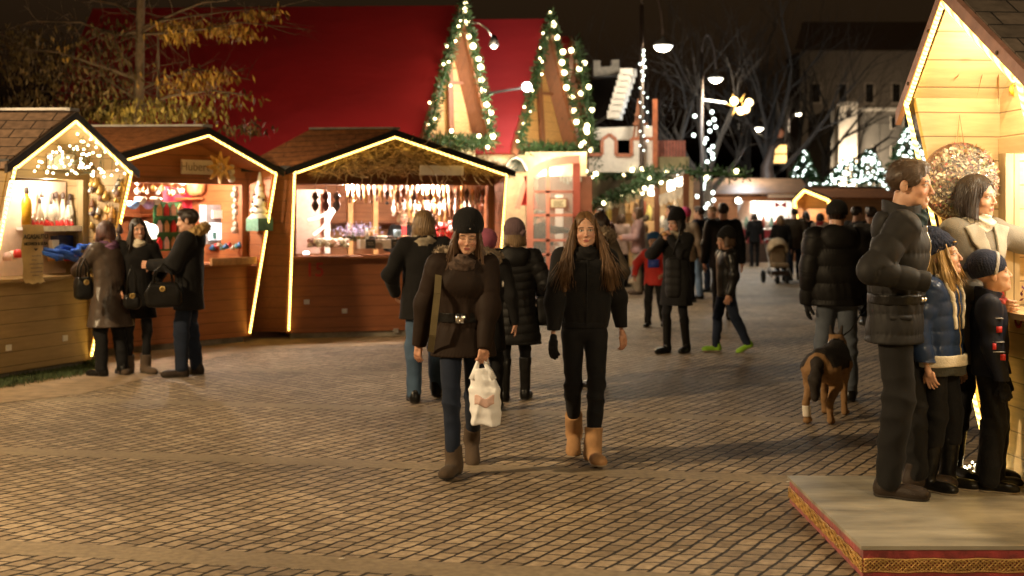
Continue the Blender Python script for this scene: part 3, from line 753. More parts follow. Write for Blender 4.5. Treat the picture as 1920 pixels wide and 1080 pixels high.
    rr = nt.nodes.new('ShaderNodeMapRange'); rr.inputs[3].default_value = .58; rr.inputs[4].default_value = .88; nt.links.new(pn.outputs['Fac'], rr.inputs[0]); nt.links.new(rr.outputs[0], b.inputs['Roughness'])
    inv = nt.nodes.new('ShaderNodeMath'); inv.operation = 'SUBTRACT'; inv.inputs[0].default_value = 1; nt.links.new(br.outputs['Fac'], inv.inputs[1])
    mx = nt.nodes.new('ShaderNodeMath'); mx.operation = 'MULTIPLY'; mj = nt.nodes.new('ShaderNodeMath'); mj.operation = 'MULTIPLY'; nt.links.new(inv.outputs[0], mj.inputs[0]); nt.links.new(rj.outputs[0], mj.inputs[1]); nt.links.new(mj.outputs[0], mx.inputs[0]); nt.links.new(bd.outputs[0], mx.inputs[1])
    im = nt.nodes.new('ShaderNodeMath'); im.operation = 'SUBTRACT'; im.inputs[0].default_value = 1; nt.links.new(bd.outputs[0], im.inputs[1])
    mm = nt.nodes.new('ShaderNodeMath'); mm.operation = 'MAXIMUM'; nt.links.new(mx.outputs[0], mm.inputs[0]); nt.links.new(im.outputs[0], mm.inputs[1])
    ad = nt.nodes.new('ShaderNodeMath'); ad.operation = 'MULTIPLY_ADD'; ad.inputs[1].default_value = .35; nt.links.new(pn.outputs['Fac'], ad.inputs[0]); nt.links.new(mm.outputs[0], ad.inputs[2])
    _bump(nt, b, ad.outputs[0], 1.0, .012)
    return m
g = MB(); g.add([(-160, -12, 0), (160, -12, 0), (160, 260, 0), (-160, 260, 0)], [(0, 1, 2, 3)])
tag(g.build('plaza', ground_mat()), kind='structure')
g = MB(); ps = [G(*q) for q in ((-200, 712), (0, 700), (172, 676), (300, 652), (470, 634), (545, 632), (760, 634), (760, 646), (600, 652), (500, 656), (430, 664), (330, 690), (250, 716), (150, 740), (0, 756), (-200, 772))]
g.add([(p.x, p.y, .004) for p in ps], [tuple(range(len(ps)))])
tag(g.build('dirt_path', mat('packed_dirt', (.30, .22, .14), .9, ns=6, bs=40, bump=.4)), kind='structure')
rg = random.Random(3); g = MB()
for i in range(5200):
    x = rg.uniform(-60, 185); f_ = rg.random(); y0, y1 = 706 - x * .14, 728 - x * .16
    p = G(x, y0 + (y1 - y0) * f_ + rg.gauss(0, 2.0)); g.leaf(p, (rg.gauss(0, .5), rg.gauss(0, .5), 1), rg.uniform(.03, .085), .004, rg)
tag(g.build('grass', mat('grass', (.05, .075, .025), .8, var=.5, ns=3)), kind='stuff')

# ================================================================= WOOD, ROOFS, LIGHT
ORANGE = (.36, .125, .036); PALE = (.70, .52, .27); BROWN = (.20, .085, .04)
def W(c, ax, key, **k): return wood(f'boards_{key}_{ax}', c, axis=ax, **k)
black_trim = mat('black_metal_trim', (.012, .011, .010), .45)
LED = emit('led_rope', (1.0, .62, .13), 6.5)
def _beads():   # the rope is a row of diodes
    nt = LED.node_tree; sp = nt.nodes.new('ShaderNodeSeparateXYZ'); nt.links.new(_coords(nt), sp.inputs[0])
    a = nt.nodes.new('ShaderNodeMath'); nt.links.new(sp.outputs[0], a.inputs[0]); nt.links.new(sp.outputs[2], a.inputs[1])
    b = nt.nodes.new('ShaderNodeMath'); b.operation = 'MULTIPLY'; b.inputs[1].default_value = 2 * math.pi / .042; nt.links.new(a.outputs[0], b.inputs[0])
    c = nt.nodes.new('ShaderNodeMath'); c.operation = 'SINE'; nt.links.new(b.outputs[0], c.inputs[0])
    d = nt.nodes.new('ShaderNodeMapRange'); d.inputs[1].default_value = -1; d.inputs[3].default_value = 2.6; d.inputs[4].default_value = 10.5; nt.links.new(c.outputs[0], d.inputs[0])
    nt.links.new(d.outputs[0], nt.nodes['Principled BSDF'].inputs['Emission Strength'])
_beads()
BULB = emit('warm_bulb', (1.0, .80, .42), 14.0)
COOL = emit('cool_bulb', (.86, 1.0, .92), 4.5)
LAMPW = emit('lamp_glow', (1.0, .93, .74), 9.0)
DARKW = mat('dark_stain', (.05, .03, .02), .6)
WHITE = mat('white_paint', (.78, .75, .70), .55, var=.06)
CREAM = mat('cream_paint', (.72, .62, .46), .6, var=.08)
STEEL = mat('brushed_steel', (.5, .5, .5), .3, 1.0)
PINE = mat('fir_needles', (.035, .085, .025), .6, var=.6, ns=20)
def lamp(name, loc, power, color=(1, .78, .52), r=.08, kind='POINT', rot=None, size=None):
    l = bpy.data.lights.new(name, kind); l.energy = power; l.color = color
    if kind == 'AREA': l.size = size or r
    else: l.shadow_soft_size = r
    o = bpy.data.objects.new(name, l); o.location = loc
    if rot: o.rotation_euler = rot
    return link(o)

class Stall:
    """wooden market hut.  local frame: x along the front, y to the back, z up; side wings lean forward to carry the roof overhang o"""
    def __init__(s, label, org, ang, W_, ze, za, xa, o, D, hc, key, wc, roofm, zl=1.86, x0=.09, plinth=None, led=True, light=70, floor=.0, lcol=(1, .74, .48), trim=None, shelfz=(1.45,), roofw=.1, mid=None, rope=.013, bR=None, bE=None, backc=None, lamp_y=.35, roof2=None):
        s.o = Vector(org); s.a = R(ang); s.W, s.ze, s.za, s.xa, s.ov, s.D, s.hc, s.zl = W_, ze, za, xa, o, D, hc, zl
        s.c, s.s = math.cos(s.a), math.sin(s.a)
        r = s.root = empty('market_stall', s.o, s.a, label, 'market stall', 'wooden market stalls')
        wx, wy = W(wc, 'X', key), W(wc, 'Y', key)
        zs = lambda x: ze + (za - ze) * (x / xa if x < xa else (W_ - x) / (W_ - xa))
        MB().box(.03, W_ - .03, .05, D - .05, 0, .1).build('plinth', plinth or mat('stone_plinth', (.22, .19, .15), .85, bs=30, bump=.5), r)
        MB().box(0, W_, 0, .04, .08, hc).build('front_panel', wx, r)
        MB().box(.04, W_ - .04, -.16, .5, hc, hc + .035).build('counter', wx, r)
        for x in (0, W_ - .09): MB().box(x, x + .09, .0015, .085, hc + .035, zl).build('post', W(dk(wc, .8), 'Z', key + 'd'), r)
        if mid: MB().box(mid, mid + .08, .0015, .085, hc + .035, zl).build('post', W(dk(wc, .8), 'Z', key + 'd'), r)
        MB().box(0, W_, 0, .09, zl, zl + .09).build('lintel', W(dk(wc, .8), 'X', key + 'd'), r)
        MB().prism([(0, .01, zl + .09), (W_, .01, zl + .09), (W_, .01, ze), (xa, .01, za), (0, .01, ze)], (0, .03, 0)).build('gable_panel', wx, r)
        for x in (-.045, W_):
            MB().prism([(x, 0, .08), (x, -o, ze - .005), (x, D, ze - .005), (x, D, .08)], (.045, 0, 0)).build('side_wall', wy, r)
        MB().box(0, W_, D - .05, D, .1, ze - .01).build('back_wall', W(backc or wc, 'X', key + 'b'), r)
        MB().box(0, W_, .05, D - .06, .1, .13).build('floor_boards', DARKW, r)
        ev = .1
        sl = (za - ze) / xa; sr = (za - ze) / (W_ - xa); y0, y1 = -o - .03, D + .12
        MB().prism([(-ev, y0, ze - sl * ev), (xa, y0, za), (xa, y0, za + .06), (-ev, y0, ze - sl * ev + .06)], (0, y1 - y0, 0)).build('roof', roofm, r)
        MB().prism([(xa, y0, za), (W_ + ev, y0, ze - sr * ev), (W_ + ev, y0, ze - sr * ev + .06), (xa, y0, za + .06)], (0, y1 - y0, 0)).build('roof', roofm, r)
        # boards under the roof
        MB().prism([(0, y0 + .02, ze - .012), (xa, y0 + .02, za - .012), (xa, y0 + .02, za - .004), (0, y0 + .02, ze - .004)], (0, y1 - y0 - .2, 0)).build('ceiling', wy, r)
        MB().prism([(xa, y0 + .02, za - .012), (W_, y0 + .02, ze - .012), (W_, y0 + .02, ze - .004), (xa, y0 + .02, za - .004)], (0, y1 - y0 - .2, 0)).build('ceiling', wy, r)
        if bR:   # the body widens to the left behind the front: outer slope and outer wall
            inv = lambda v: Vector((v[0] * s.c + v[1] * s.s, -v[0] * s.s + v[1] * s.c, 0)); r_, e_ = inv(bR), inv(bE)
            EL, AP = Vector((-.06, -o - .02, ze - sl * .06)), Vector((xa, -o - .02, za + .004)); BL = Vector((-.052, 0, .1))
            n_ = Vector((0, 0, .062))
            MB().add([EL, AP, AP + r_, EL + e_, EL + n_, AP + n_, AP + r_ + n_, EL + e_ + n_], [(0, 1, 2, 3), (7, 6, 5, 4), (0, 4, 5, 1), (1, 5, 6, 2), (2, 6, 7, 3), (3, 7, 4, 0)]).build('roof', roof2 or roofm, r)
            q_ = EL + Vector((.04, 0, -.02)); MB().add([BL, q_, q_ + e_ * .97, BL + e_ * .97, BL + Vector((.03, .05, 0)), q_ + Vector((.03, .05, 0)), q_ + e_ * .97 + Vector((.03, .05, 0)), BL + e_ * .97 + Vector((.03, .05, 0))], [(0, 1, 2, 3), (7, 6, 5, 4), (0, 4, 5, 1), (1, 5, 6, 2), (2, 6, 7, 3), (3, 7, 4, 0)]).build('outer_wall', wy, r)
            MB().bar(AP + Vector((0, .02, .07)), AP + r_ + Vector((0, .02, .07)), .13, .025).build('ridge_cap', mat('zinc_ridge', (.42, .40, .38), .5, .3), r)
            MB().bar(EL + Vector((0, -.01, .03)), EL + e_ + Vector((0, -.01, .03)), .03, .07).build('gutter', black_trim, r)
        tm = trim or black_trim; yf = y0 - .035
        t0 = .05; b0 = .028
        MB().prism([(-ev - .03, yf, ze - sl * (ev + .03) - b0), (xa, yf, za - b0), (xa, yf, za + t0), (-ev - .03, yf, ze - sl * (ev + .03) + t0)], (0, .033, 0)).build('rake_trim', tm, r)
        MB().prism([(xa, yf, za - b0), (W_ + ev + .03, yf, ze - sr * (ev + .03) - b0), (W_ + ev + .03, yf, ze - sr * (ev + .03) + t0), (xa, yf, za + t0)], (0, .033, 0)).build('rake_trim', tm, r)
        MB().box(xa - .07, xa + .07, y0 - .01, y1, za + .055, za + .085).build('ridge_cap', mat('zinc_ridge', (.42, .40, .38), .5, .3), r)
        if led:
            e = .012
            MB().tube([(-.01, -.03, .12), (-.01, -o - .05, ze - .05), (-.01 + .02, -o - .055, ze - .035)], rope, 8).build('light_rope', LED, r, True)
            MB().tube([(.02, -o - .055, ze - .045), (xa, -o - .055, za - .05)], rope, 8).build('light_rope', LED, r, True)
            MB().tube([(xa, -o - .055, za - .05), (W_ - .02, -o - .055, ze - .045)], rope, 8).build('light_rope', LED, r, True)
            MB().tube([(W_ - .01, -o - .055, ze - .035), (W_ + .01, -o - .05, ze - .05), (W_ + .01, -.03, .12)], rope, 8).build('light_rope', LED, r, True)
        for k, z in enumerate(shelfz):
            MB().box(.02, W_ - .02, D - .38, D - .06, z, z + .025).build('shelf', wx, r)
        if light:
            for fx in (.3, .7): lamp('stall_lamp', s.w((W_ * fx, lamp_y, zl - .06)), light / 2, lcol, .05)
    def w(s, p):
        return Vector((s.o.x + p[0] * s.c - p[1] * s.s, s.o.y + p[0] * s.s + p[1] * s.c, s.o.z + p[2]))
    def l(s, p):
        d = Vector(p) - s.o; return Vector((d.x * s.c + d.y * s.s, -d.x * s.s + d.y * s.c, d.z))
    def pix(s, px, py, yl):
        """point of the plane y = yl (local) seen at a photo pixel"""
        c0 = s.l((0, 0, CZ)); c1 = s.l(P(px, py, 1.0)); d = c1 - c0
        return c0 + d * ((yl - c0.y) / d.y)
    def put(s, mb, name, m, at, label, cat, group=None, smooth=False, kind=None):
        """mesh given round its own base point, set down at a local point of the stall: a thing of its own"""
        o = mb.build(name, m, None, smooth); o.location = s.w(at); o.rotation_euler = (0, 0, s.a)
        return tag(o, label, cat, group, kind)

shing1 = bricky('brown_shingles', (.24, .15, .095), (.17, .105, .07), (.03, .02, .014), .34, .17, .008, (0, 0, R(90)), .75, .8)
strip = bricky('cedar_strips', (.46, .18, .065), (.36, .135, .05), (.09, .035, .018), 1.8, .055, .004, (0, 0, R(90)), .65, .7)
shing4 = bricky('grey_brown_shingles', (.16, .125, .10), (.10, .08, .065), (.02, .016, .013), .30, .14, .006, (0, 0, R(90)), .75, .8)
S1 = Stall('pale plank stall at the far left with bottles on a white shelf and twinkle lights', (-5.18, 12.24, 0), 69.1, 1.70, 2.14, 2.63, .83, .5, 2.6, .98, 'pale', (.40, .27, .12), shing1, zl=2.02, shelfz=(), light=55, trim=mat('brown_black_trim', (.04, .028, .02), .5), bR=(-1.9, .1), bE=(-1.7, .1), lamp_y=.10, roof2=bricky('brown_shingles_turned', (.24, .15, .095), (.17, .105, .07), (.03, .02, .014), .30, .15, .008, (0, 0, R(73)), .75, .8), lcol=(1, .84, .64))
S2 = Stall('orange wooden stall with straw star, red drapes and an ornament tree on its wing', (-5.01, 14.58, 0), 50.7, 2.52, 2.215, 2.645, 1.48, .5, 2.4, 1.0, 'orange', ORANGE, strip, zl=2.03, shelfz=(1.62,), light=300, lcol=(1, .80, .66), bR=(-1.7, .1), bE=(-1.5, .1), roof2=bricky('cedar_strips_turned', (.46, .18, .065), (.36, .135, .05), (.09, .035, .018), 1.8, .07, .004, (0, 0, R(54)), .65, .7))
S3 = Stall('brown wooden stall with straw thatched gable, hung with rows of carved ornaments', (-2.94, 16.9, 0), 18.0, 2.83, 2.228, 2.71, 1.30, .5, 2.6, 1.06, 'rust', (.22, .07, .022), strip, zl=2.05, shelfz=(1.5,), light=270, lcol=(1, .83, .68), bR=(-1.12, .1), bE=(-.66, .1), roof2=bricky('cedar_strips_level', (.46, .18, .065), (.36, .135, .05), (.09, .035, .018), 1.8, .07, .004, (0, 0, R(21)), .65, .7), backc=(.5, .22, .09))
S4 = Stall('pale pine stall at the right with dried flower disc under its steep gable', (2.83, 7.45, .0), -84.8, 1.32, 2.335, 2.84, .50, .5, 1.9, 1.08, 'pine', PALE, shing4, zl=2.0, shelfz=(1.55,), light=60, lcol=(1, .86, .64), trim=mat('rose_brown_trim', (.30, .16, .12), .5), rope=.013)
# small bolts on the trim of the near stall, vents and socket plates on fronts
for x, z in ((.06, 2.40), (.34, 2.66), (1.15, 2.44)):
    MB().lathe([(.011, 0), (.011, -.006), (.004, -.01)], 8, (x, -.565, z), 'Y').build('bolt', DARKW, S4.root)
for St, px, py, big in ((S1, 122, 634, 0), (S1, 16, 652, 0), (S3, 646, 583, 0), (S3, 575, 566, 0), (S3, 742, 620, 0)):
    q = St.pix(px, py, -.004); MB().box(q.x - .035, q.x + .035, -.012, .001, q.z - .03, q.z + .03).build('socket_plate', WHITE if St is S1 else STEEL, St.root)

# ================================================================= STAGE AND NEAR STALL FRONT
pl = empty('platform', (1.58, 5.79, 0), 0, 'low grey platform with red velvet sides and gold braid, carrying the family', 'platform')
MB().box(0, 2.6, 0, 1.56, .132, .15).build('deck', mat('worn_lino', (.33, .30, .235), .42, ns=6, var=.40, bs=32, bump=.22, stretch=(.3, 1, 1)), pl)
VELV = mat('red_velvet', (.30, .035, .035), .7, var=.45, ns=14, sheen=.5, bs=30, bump=.5)
MB().box(.012, 2.59, .012, 1.55, .0, .131).build('skirt', VELV, pl)
def braid(p0, p1, z0, z1, n):
    m = MB(); d = Vector(p1) - Vector(p0); nr = Vector((d.y, -d.x, 0)).normalized(); h = z1 - z0
    for k in range(6):
        pts = []
        for i in range(n * 8 + 1):
            t = i / (n * 8); ph = 2 * math.pi * (t * n + k / 6)
            tri = 2 * abs(((ph / (2 * math.pi)) % 1) * 2 - 1) - 1
            pts.append(Vector(p0) + d * t + nr * (.004 + .003 * math.sin(ph * 2 + k)) + Vector((0, 0, (z0 + z1) / 2 + h / 2 * tri)))
        m.tube(pts, .0034, 5)
    for z in (z0, z1): m.tube([Vector(p0) + d * (i / 40) + nr * .004 + Vector((0, 0, z + .003 * math.sin(i * 1.7))) for i in range(41)], .0045, 5)
    return m
GOLD = mat('gold_braid', (.50, .30, .09), .45, .35, bs=200)
braid((0.012, .010, 0), (2.59, .010, 0), .032, .088, 22).build('braid', GOLD, pl, True)
braid((.010, 1.55, 0), (.010, .012, 0), .032, .088, 13).build('braid', GOLD, pl, True)
# ================================================================= GREENERY HELPERS
def greenery(m, pts, r, n, rg, ll=.11, lw=.012, droop=.0):
    pts = [Vector(p) for p in pts]; seg = [(pts[i], pts[i + 1], (pts[i + 1] - pts[i]).length) for i in range(len(pts) - 1)]; T = sum(x[2] for x in seg)
    for _ in range(n):
        t = rg.uniform(0, T)
        for a, b, L in seg:
            if t <= L: break
            t -= L
        p = a + (b - a) * min(1, t / L); o = Vector((rg.gauss(0, 1), rg.gauss(0, 1), rg.gauss(0, 1))).normalized()
        m.leaf(p + o * r * rg.uniform(.2, 1), o + Vector((rg.gauss(0, .5), rg.gauss(0, .5), rg.gauss(0, .5) - droop)), ll * rg.uniform(.6, 1.2), lw, rg)
    return m
bulb_mesh = {}
def bulbs(parent, pts, r, m, name='bulb', off=None):
    """each bulb a part of its own (shared mesh)"""
    key = (round(r, 4), m.name)
    for p in pts:
        if key not in bulb_mesh:
            o = MB().ball((0, 0, 0), r, 8, 6).build(name, m, parent, True); bulb_mesh[key] = o.data
        else: o = link(bpy.data.objects.new(name, bulb_mesh[key]), parent)
        o.location = Vector(p) - (off or Vector())
def along(pts, n, rg=None, j=0.0):
    pts = [Vector(p) for p in pts]; L = [(pts[i + 1] - pts[i]).length for i in range(len(pts) - 1)]; T = sum(L); out = []
    for k in range(n):
        t = T * (k + .5) / n; i = 0
        while i < len(L) - 1 and t > L[i]: t -= L[i]; i += 1
        q = pts[i] + (pts[i + 1] - pts[i]) * (t / L[i])
        if rg: q = q + Vector((rg.gauss(0, j), rg.gauss(0, j), rg.gauss(0, j)))
        out.append(q)
    return out
def garland(label, pts, r, n, nb, br, bm, rg, group='fir garlands with bulbs', ll=.16, lw=.02, j=None):
    o = Vector(pts[0]); e = empty('garland', o, 0, label, 'garland', group)
    m = greenery(MB(), [Vector(p) - o for p in pts], r, n, rg, ll, lw)
    m.tube([Vector(p) - o for p in pts], r * .25, 5); m.build('greenery', PINE, e)
    bulbs(e, along([Vector(p) - o for p in pts], nb, rg, r * .8 if j is None else j), br, bm)
    return e
rg = random.Random(11)
# ================================================================= RED-ROOFED GABLE HOUSES
RED = mat('red_roof_cloth', (.27, .007, .011), .65, var=.13, ns=.7, bs=3.5, bump=.9, stretch=(.5, .5, 1.6))
BEAM = wood('beam_brown', (.24, .09, .04), axis='Z', plank=.3)
PANEL = wood('gable_boards', (.62, .36, .14), axis='Y', plank=.2)
def onplane(px, py, c, n=(.8, -.6)):
    r = (px - 960) / F; d = c / (n[0] * r + n[1]); return P(px, py, d)
GN = Vector((.8, -.6, 0)); BK = Vector((-1, .05, 0))
def gable_house(label, apx, lpx, rpx, c, depth, roofm=RED, wall=True, ext=.06):
    a, l, r_ = onplane(*apx, c), onplane(*lpx, c), onplane(*rpx, c); org = Vector((l.x, l.y, 0)); e = empty('gabled_house', org, 0, label, 'house', 'red roofed gable houses')
    a, l, r_ = a - org, l - org, r_ - org; B = BK * depth; th = GN.cross(Vector((0, 0, 1))) * 0
    lo_l, lo_r = l + (l - a) * ext, r_ + (r_ - a) * .06
    o1 = Vector((-.06, .05, .05)); o2 = Vector((.06, .05, .05))
    MB().prism([lo_l, a, a + Vector((0, 0, .12)), lo_l + Vector((-.09, -.05, .02))], B).build('roof', roofm, e)
    MB().prism([a, lo_r, lo_r + Vector((.06, .08, .02)), a + Vector((0, 0, .12))], B).build('roof', roofm, e)
    for q, nm in ((lo_l, 'rake_board'), (lo_r, 'rake_board')):
        MB().bar(a + GN * .03, q + GN * .03, .16, .06, GN).build(nm, BEAM, e)
    k = BK * .28
    for q in (lo_l, lo_r): dn = (a - q).cross(B).normalized(); dn = dn if dn.z < 0 else -dn; MB().prism([q + dn * .015, a + dn * .015 + Vector((0, 0, -.03)), a + dn * .04 + Vector((0, 0, -.05)), q + dn * .04], BK * 1.2).build('soffit', BEAM, e)
    MB().prism([l + k, r_ + k, a + k], BK * .05).build('gable_panel', PANEL, e)
    MB().bar(l + k * .9 + (a - l) * .45, r_ + k * .9 + (a - r_) * .45, .07, .05).build('collar_beam', BEAM, e)
    mid = (l + r_) / 2
    MB().bar(mid + k * .75 + (r_ - l) * .08, a + k * .75 - Vector((0, 0, .35)), .14, .05, GN).build('king_post', BEAM, e)
    if wall:
        MB().prism([(l.x, l.y, 0) + Vector() if False else Vector((l.x, l.y, 0)) + k, Vector((r_.x, r_.y, 0)) + k, r_ + k, l + k], BK * (depth * .9)).build('wall', CREAM, e)
        MB().bar(l + k * .5, r_ + k * .5, .12, .14).build('sill_beam', BEAM, e)
    return org, a + org, l + org, r_ + org
hA = gable_house('big gabled house with wide dark red roof, left of the other gables', (862, 22), (792, 262), (918, 262), -15.2, 7.0, ext=.42)
hB = gable_house('second gabled house with bright red roof behind the floodlight', (1026, 46), (965, 275), (1086, 280), -15.3, 3.4)
hC = gable_house('narrow third gable mostly hidden behind the second garlanded gable', (1072, 78), (1046, 280), (1112, 300), -16.6, 2.6)
for (org, a, l, r_), nm, nb in ((hA, 'tallest', 11), (hB, 'middle', 10)):
    f = GN * .12
    garland(f'thick fir garland with glowing bulbs down the left edge of the {nm} gable', [a + f + Vector((0, 0, .25)), l + f], .085, 1000, nb + 6, .022, BULB, rg, 'garlands along the gable edges', .11, .018)
    garland(f'thick fir garland with glowing bulbs down the right edge of the {nm} gable', [a + f + Vector((0, 0, .1)), r_ + f], .085, 1000, nb + 1, .055, BULB, rg, 'garlands along the gable edges', .11, .018, .04)
    garland(f'short leafy garland lying across the foot of the {nm} gable', [l + f + Vector((.15, .1, -.05)), r_ + f + Vector((-.05, 0, -.05))], .11, 700, 4, .035, BULB, rg, 'garlands across the gable feet')
org, a, l, r_ = hC
garland('hanging fir garland with big bulbs on the narrow third gable', [a + GN * .12, r_ + GN * .12 + Vector((.02, 0, -.4))], .12, 900, 11, .055, BULB, rg, 'garlands along the gable edges')
# floodlight with its bar, and the small arm lamp
fl = P(988, 163, 24.2); e = empty('floodlight', fl, 0, 'bright white floodlight on a bar between the two red gables', 'floodlight')
MB().tube([(-.75, .25, -.1), (0, .08, 0)], .025, 6).build('bar', black_trim, e); MB().lathe([(.05, .1), (.1, .06), (.1, 0)], 12, axis='Y').build('housing', black_trim, e)
MB().ball((0, -.03, 0), .085, 12, 8).build('lens', emit('flood_white', (1, .97, .93), 60), e, True)
lamp('floodlight_glow', fl + Vector((-.1, -.25, 0)), 150, (1, .93, .85), .1)
pa = P(926, 78, 23.6); e = empty('arm_lamp', pa, 0, 'small spot lamp on a curved arm beside the tallest gable', 'spot lamp')
MB().tube([P(885, 43, 23.6) - pa, P(898, 43, 23.6) - pa, P(915, 55, 23.6) - pa, P(922, 68, 23.6) - pa], .018, 6).build('arm', STEEL, e, True)
MB().lathe([(.03, .12), (.06, .06), (.1, -.08)], 10).build('shade', black_trim, e, True); MB().ball((.0, -.02, -.07), .065, 10, 6).build('lens', LAMPW, e, True)
lamp('arm_lamp_glow', pa + Vector((.0, -.2, -.2)), 40, (1, .85, .6))
for (q, p_) in ((P(870, 150, 23.0), 40), (P(905, 262, 22.6), 55), (P(1055, 220, 24.6), 45), (P(1095, 262, 25.5), 60), (P(1010, 310, 23.6), 90)): lamp('garland_glow', q, p_, (1, .78, .45), .2)
lamp('roof_uplight', (-2.6, 20.6, 2.3), 150, (1, .55, .38), .3)
# ---- booth front under the gables: cream wall, arch, red gablet and a glazed door leaf
DR = mat('oxblood_paint', (.33, .075, .05), .5, var=.15); DR_LIT = mat('oxblood_lit', (.62, .25, .19), .5, var=.1)  # the pink is the oxblood where lit: light put into the colour
dl = P(985, 540, 24.5); dl.z = 0; e = empty('glazed_door', dl, 0, 'open red door leaf with arched top and square panes', 'door')
def dp(x, y): q = P(x, y, 24.5) - dl; return Vector((q.x, 0, q.z))
arch = [(988, 330), (998, 314), (1015, 304), (1040, 296), (1065, 292), (1087, 291)]
MB().prism([dp(*q) for q in arch] + [dp(1087, 306), dp(1066, 307), dp(1040, 312), dp(1016, 320), dp(1003, 332), dp(1000, 345), dp(1000, 540), dp(987, 540)], (0, .07, 0)).build('frame', DR_LIT, e)
MB().prism([dp(1074, 306), dp(1088, 306), dp(1088, 540), dp(1074, 540)], (0, .072, 0)).build('stile', DR, e)
m = MB()
for y in (357, 401, 448, 475): m.prism([dp(1000, y), dp(1074, y), dp(1074, y + 5), dp(1000, y + 5)], (0, .05, 0))
m.prism([dp(1024, 316), dp(1031, 314), dp(1031, 505), dp(1024, 505)], (0, .052, 0)); m.build('glazing_bar', DR_LIT, e)
MB().prism([dp(1000, 505), dp(1074, 505), dp(1074, 540), dp(1000, 540)], (0, .06, 0)).build('kick_panel', DR_LIT, e)
MB().prism([dp(1001, 334), dp(1016, 321), dp(1040, 313), dp(1074, 308), dp(1074, 505), dp(1001, 505)], (0, .008, 0)).build('glass', glass('door_glass'), e, loc=None)
e.children[-1].location = (0, .03, 0)
n_ = empty('notice_board', P(1047, 381, 24.44), 0, 'small framed notice hanging on the glazed red door', 'notice')
MB().box(-.17, .17, 0, .02, -.1, .1).build('frame', BEAM, n_); MB().box(-.14, .14, -.006, -.001, -.075, .075).build('paper', mat('aged_paper', (.62, .54, .38), .8, var=.1), n_)
mt = MB()
for k, z in enumerate((.045, .02, -.005, -.03, -.05)): mt.box(-.1 + .01 * (k % 2), .1 - .02 * (k % 3), -.009, -.0065, z - .006, z + .003)
mt.build('lettering', DARKW, n_)
bw = empty('booth_wall', (0, 25.4, 0), 0, 'cream booth wall with an arched window behind the red door', 'booth')
def bp(x, y, d=25.6): q = P(x, y, d); return Vector((q.x, d - 25.4, q.z))
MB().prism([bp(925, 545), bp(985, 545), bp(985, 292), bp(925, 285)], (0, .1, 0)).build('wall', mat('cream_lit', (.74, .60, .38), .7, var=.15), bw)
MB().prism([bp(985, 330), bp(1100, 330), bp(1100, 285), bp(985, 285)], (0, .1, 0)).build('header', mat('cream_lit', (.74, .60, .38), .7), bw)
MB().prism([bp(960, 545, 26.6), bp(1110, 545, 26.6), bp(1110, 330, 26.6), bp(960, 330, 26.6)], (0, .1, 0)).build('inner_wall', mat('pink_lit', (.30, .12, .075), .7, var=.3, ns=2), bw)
MB().tube([bp(967 + 19 * math.cos(t), 322 - 26 * math.sin(t), 25.4) for t in [math.pi * i / 10 for i in range(11)]], .035, 6).build('arch_moulding', STEEL, bw, True)
MB().prism([bp(949, 322, 25.55), bp(985, 322, 25.55), bp(982, 306, 25.55), bp(967, 298, 25.55), bp(952, 306, 25.55)], (0, .03, 0)).build('arch_window', mat('night_glass', (.02, .03, .02), .1), bw)
for x0 in (1042, 962): MB().box(bp(x0, 0).x, bp(x0 + 15, 0).x, .5, .62, 0, 2.05).build('white_post', WHITE, bw)
MB().prism([bp(975, 385, 24.9), bp(1000, 385, 24.9), bp(987, 335, 24.9)], (0, .04, 0)).build('gablet', mat('signal_red', (.55, .02, .02), .5), bw)
MB().bar(bp(970, 392, 24.85), bp(988, 330, 24.85), .06, .1).build('gablet_trim', DR_LIT, bw); MB().bar(bp(1005, 392, 24.85), bp(987, 330, 24.85), .06, .1).build('gablet_trim', DR, bw)
m = MB()
for k in range(7): m.cbox(bp(1052 + k * 6, 325, 26.45), .05, .12, .34 + .05 * (k % 3))
m.build('book_row', mat('shelf_boxes', (.5, .48, .44), .6, var=.6, ns=30), bw)
lamp('booth_lamp', (.75, 25.6, 2.5), 110, (1, .70, .48), .1); lamp('booth_lamp', (-.1, 24.4, 2.6), 40, (1, .78, .45), .1)
# ================================================================= WHITE CASTLE FRONT
cz = empty('castle_front', P(1165, 402, 30.0), 0, 'white toy castle front with orange edged battlements and a stepped gable', 'castle front'); cz.location.z = 0; c0 = cz.location.copy()
def cp(x, y, d=30.0): return P(x, y, d) - c0
OR = mat('orange_edge', (.42, .13, .055), .5)
CW = mat('castle_white', (.80, .76, .70), .6, var=.08)
poly = [(1104, 322), (1224, 324), (1224, 260), (1184, 260), (1184, 291), (1155, 291), (1155, 262), (1143, 252), (1129, 262), (1129, 290), (1104, 290)]
MB().prism([cp(*q) for q in poly], (0, .25, 0)).build('battlement', CW, cz)
m = MB(); ed = poly[2:]
for i in range(len(ed) - 1): m.bar(cp(*ed[i], d=29.93), cp(*ed[i + 1], d=29.93), .07, .08)
m.bar(cp(1228, 322, 29.93), cp(1228, 186, 29.93), .11, .11); m.build('edge_trim', OR, cz)
MB().prism([cp(1112, 262, 31), cp(1226, 262, 31), cp(1226, 236, 31), cp(1112, 240, 31)], (0, .2, 0)).build('inner_parapet', CW, cz)
for k in range(8):
    x, y = 1166 - k * 3.4, 128 + k * 11.4
    b_ = MB().prism([cp(x, y + 14.5, 31.5 + .0), cp(x + 28 - k * .4, y + 17, 33.5), cp(x + 28 - k * .4, y + 2, 33.5), cp(x, y, 31.5)], (-.05, -.02, 0)); b_.prism([cp(x - .5, y, 31.48), cp(x + 20, y, 31.48), cp(x + 20, y + 13, 31.48), cp(x - .5, y + 13, 31.48)], (0, .3, 0))
    b_.build('gable_step', CW, cz)
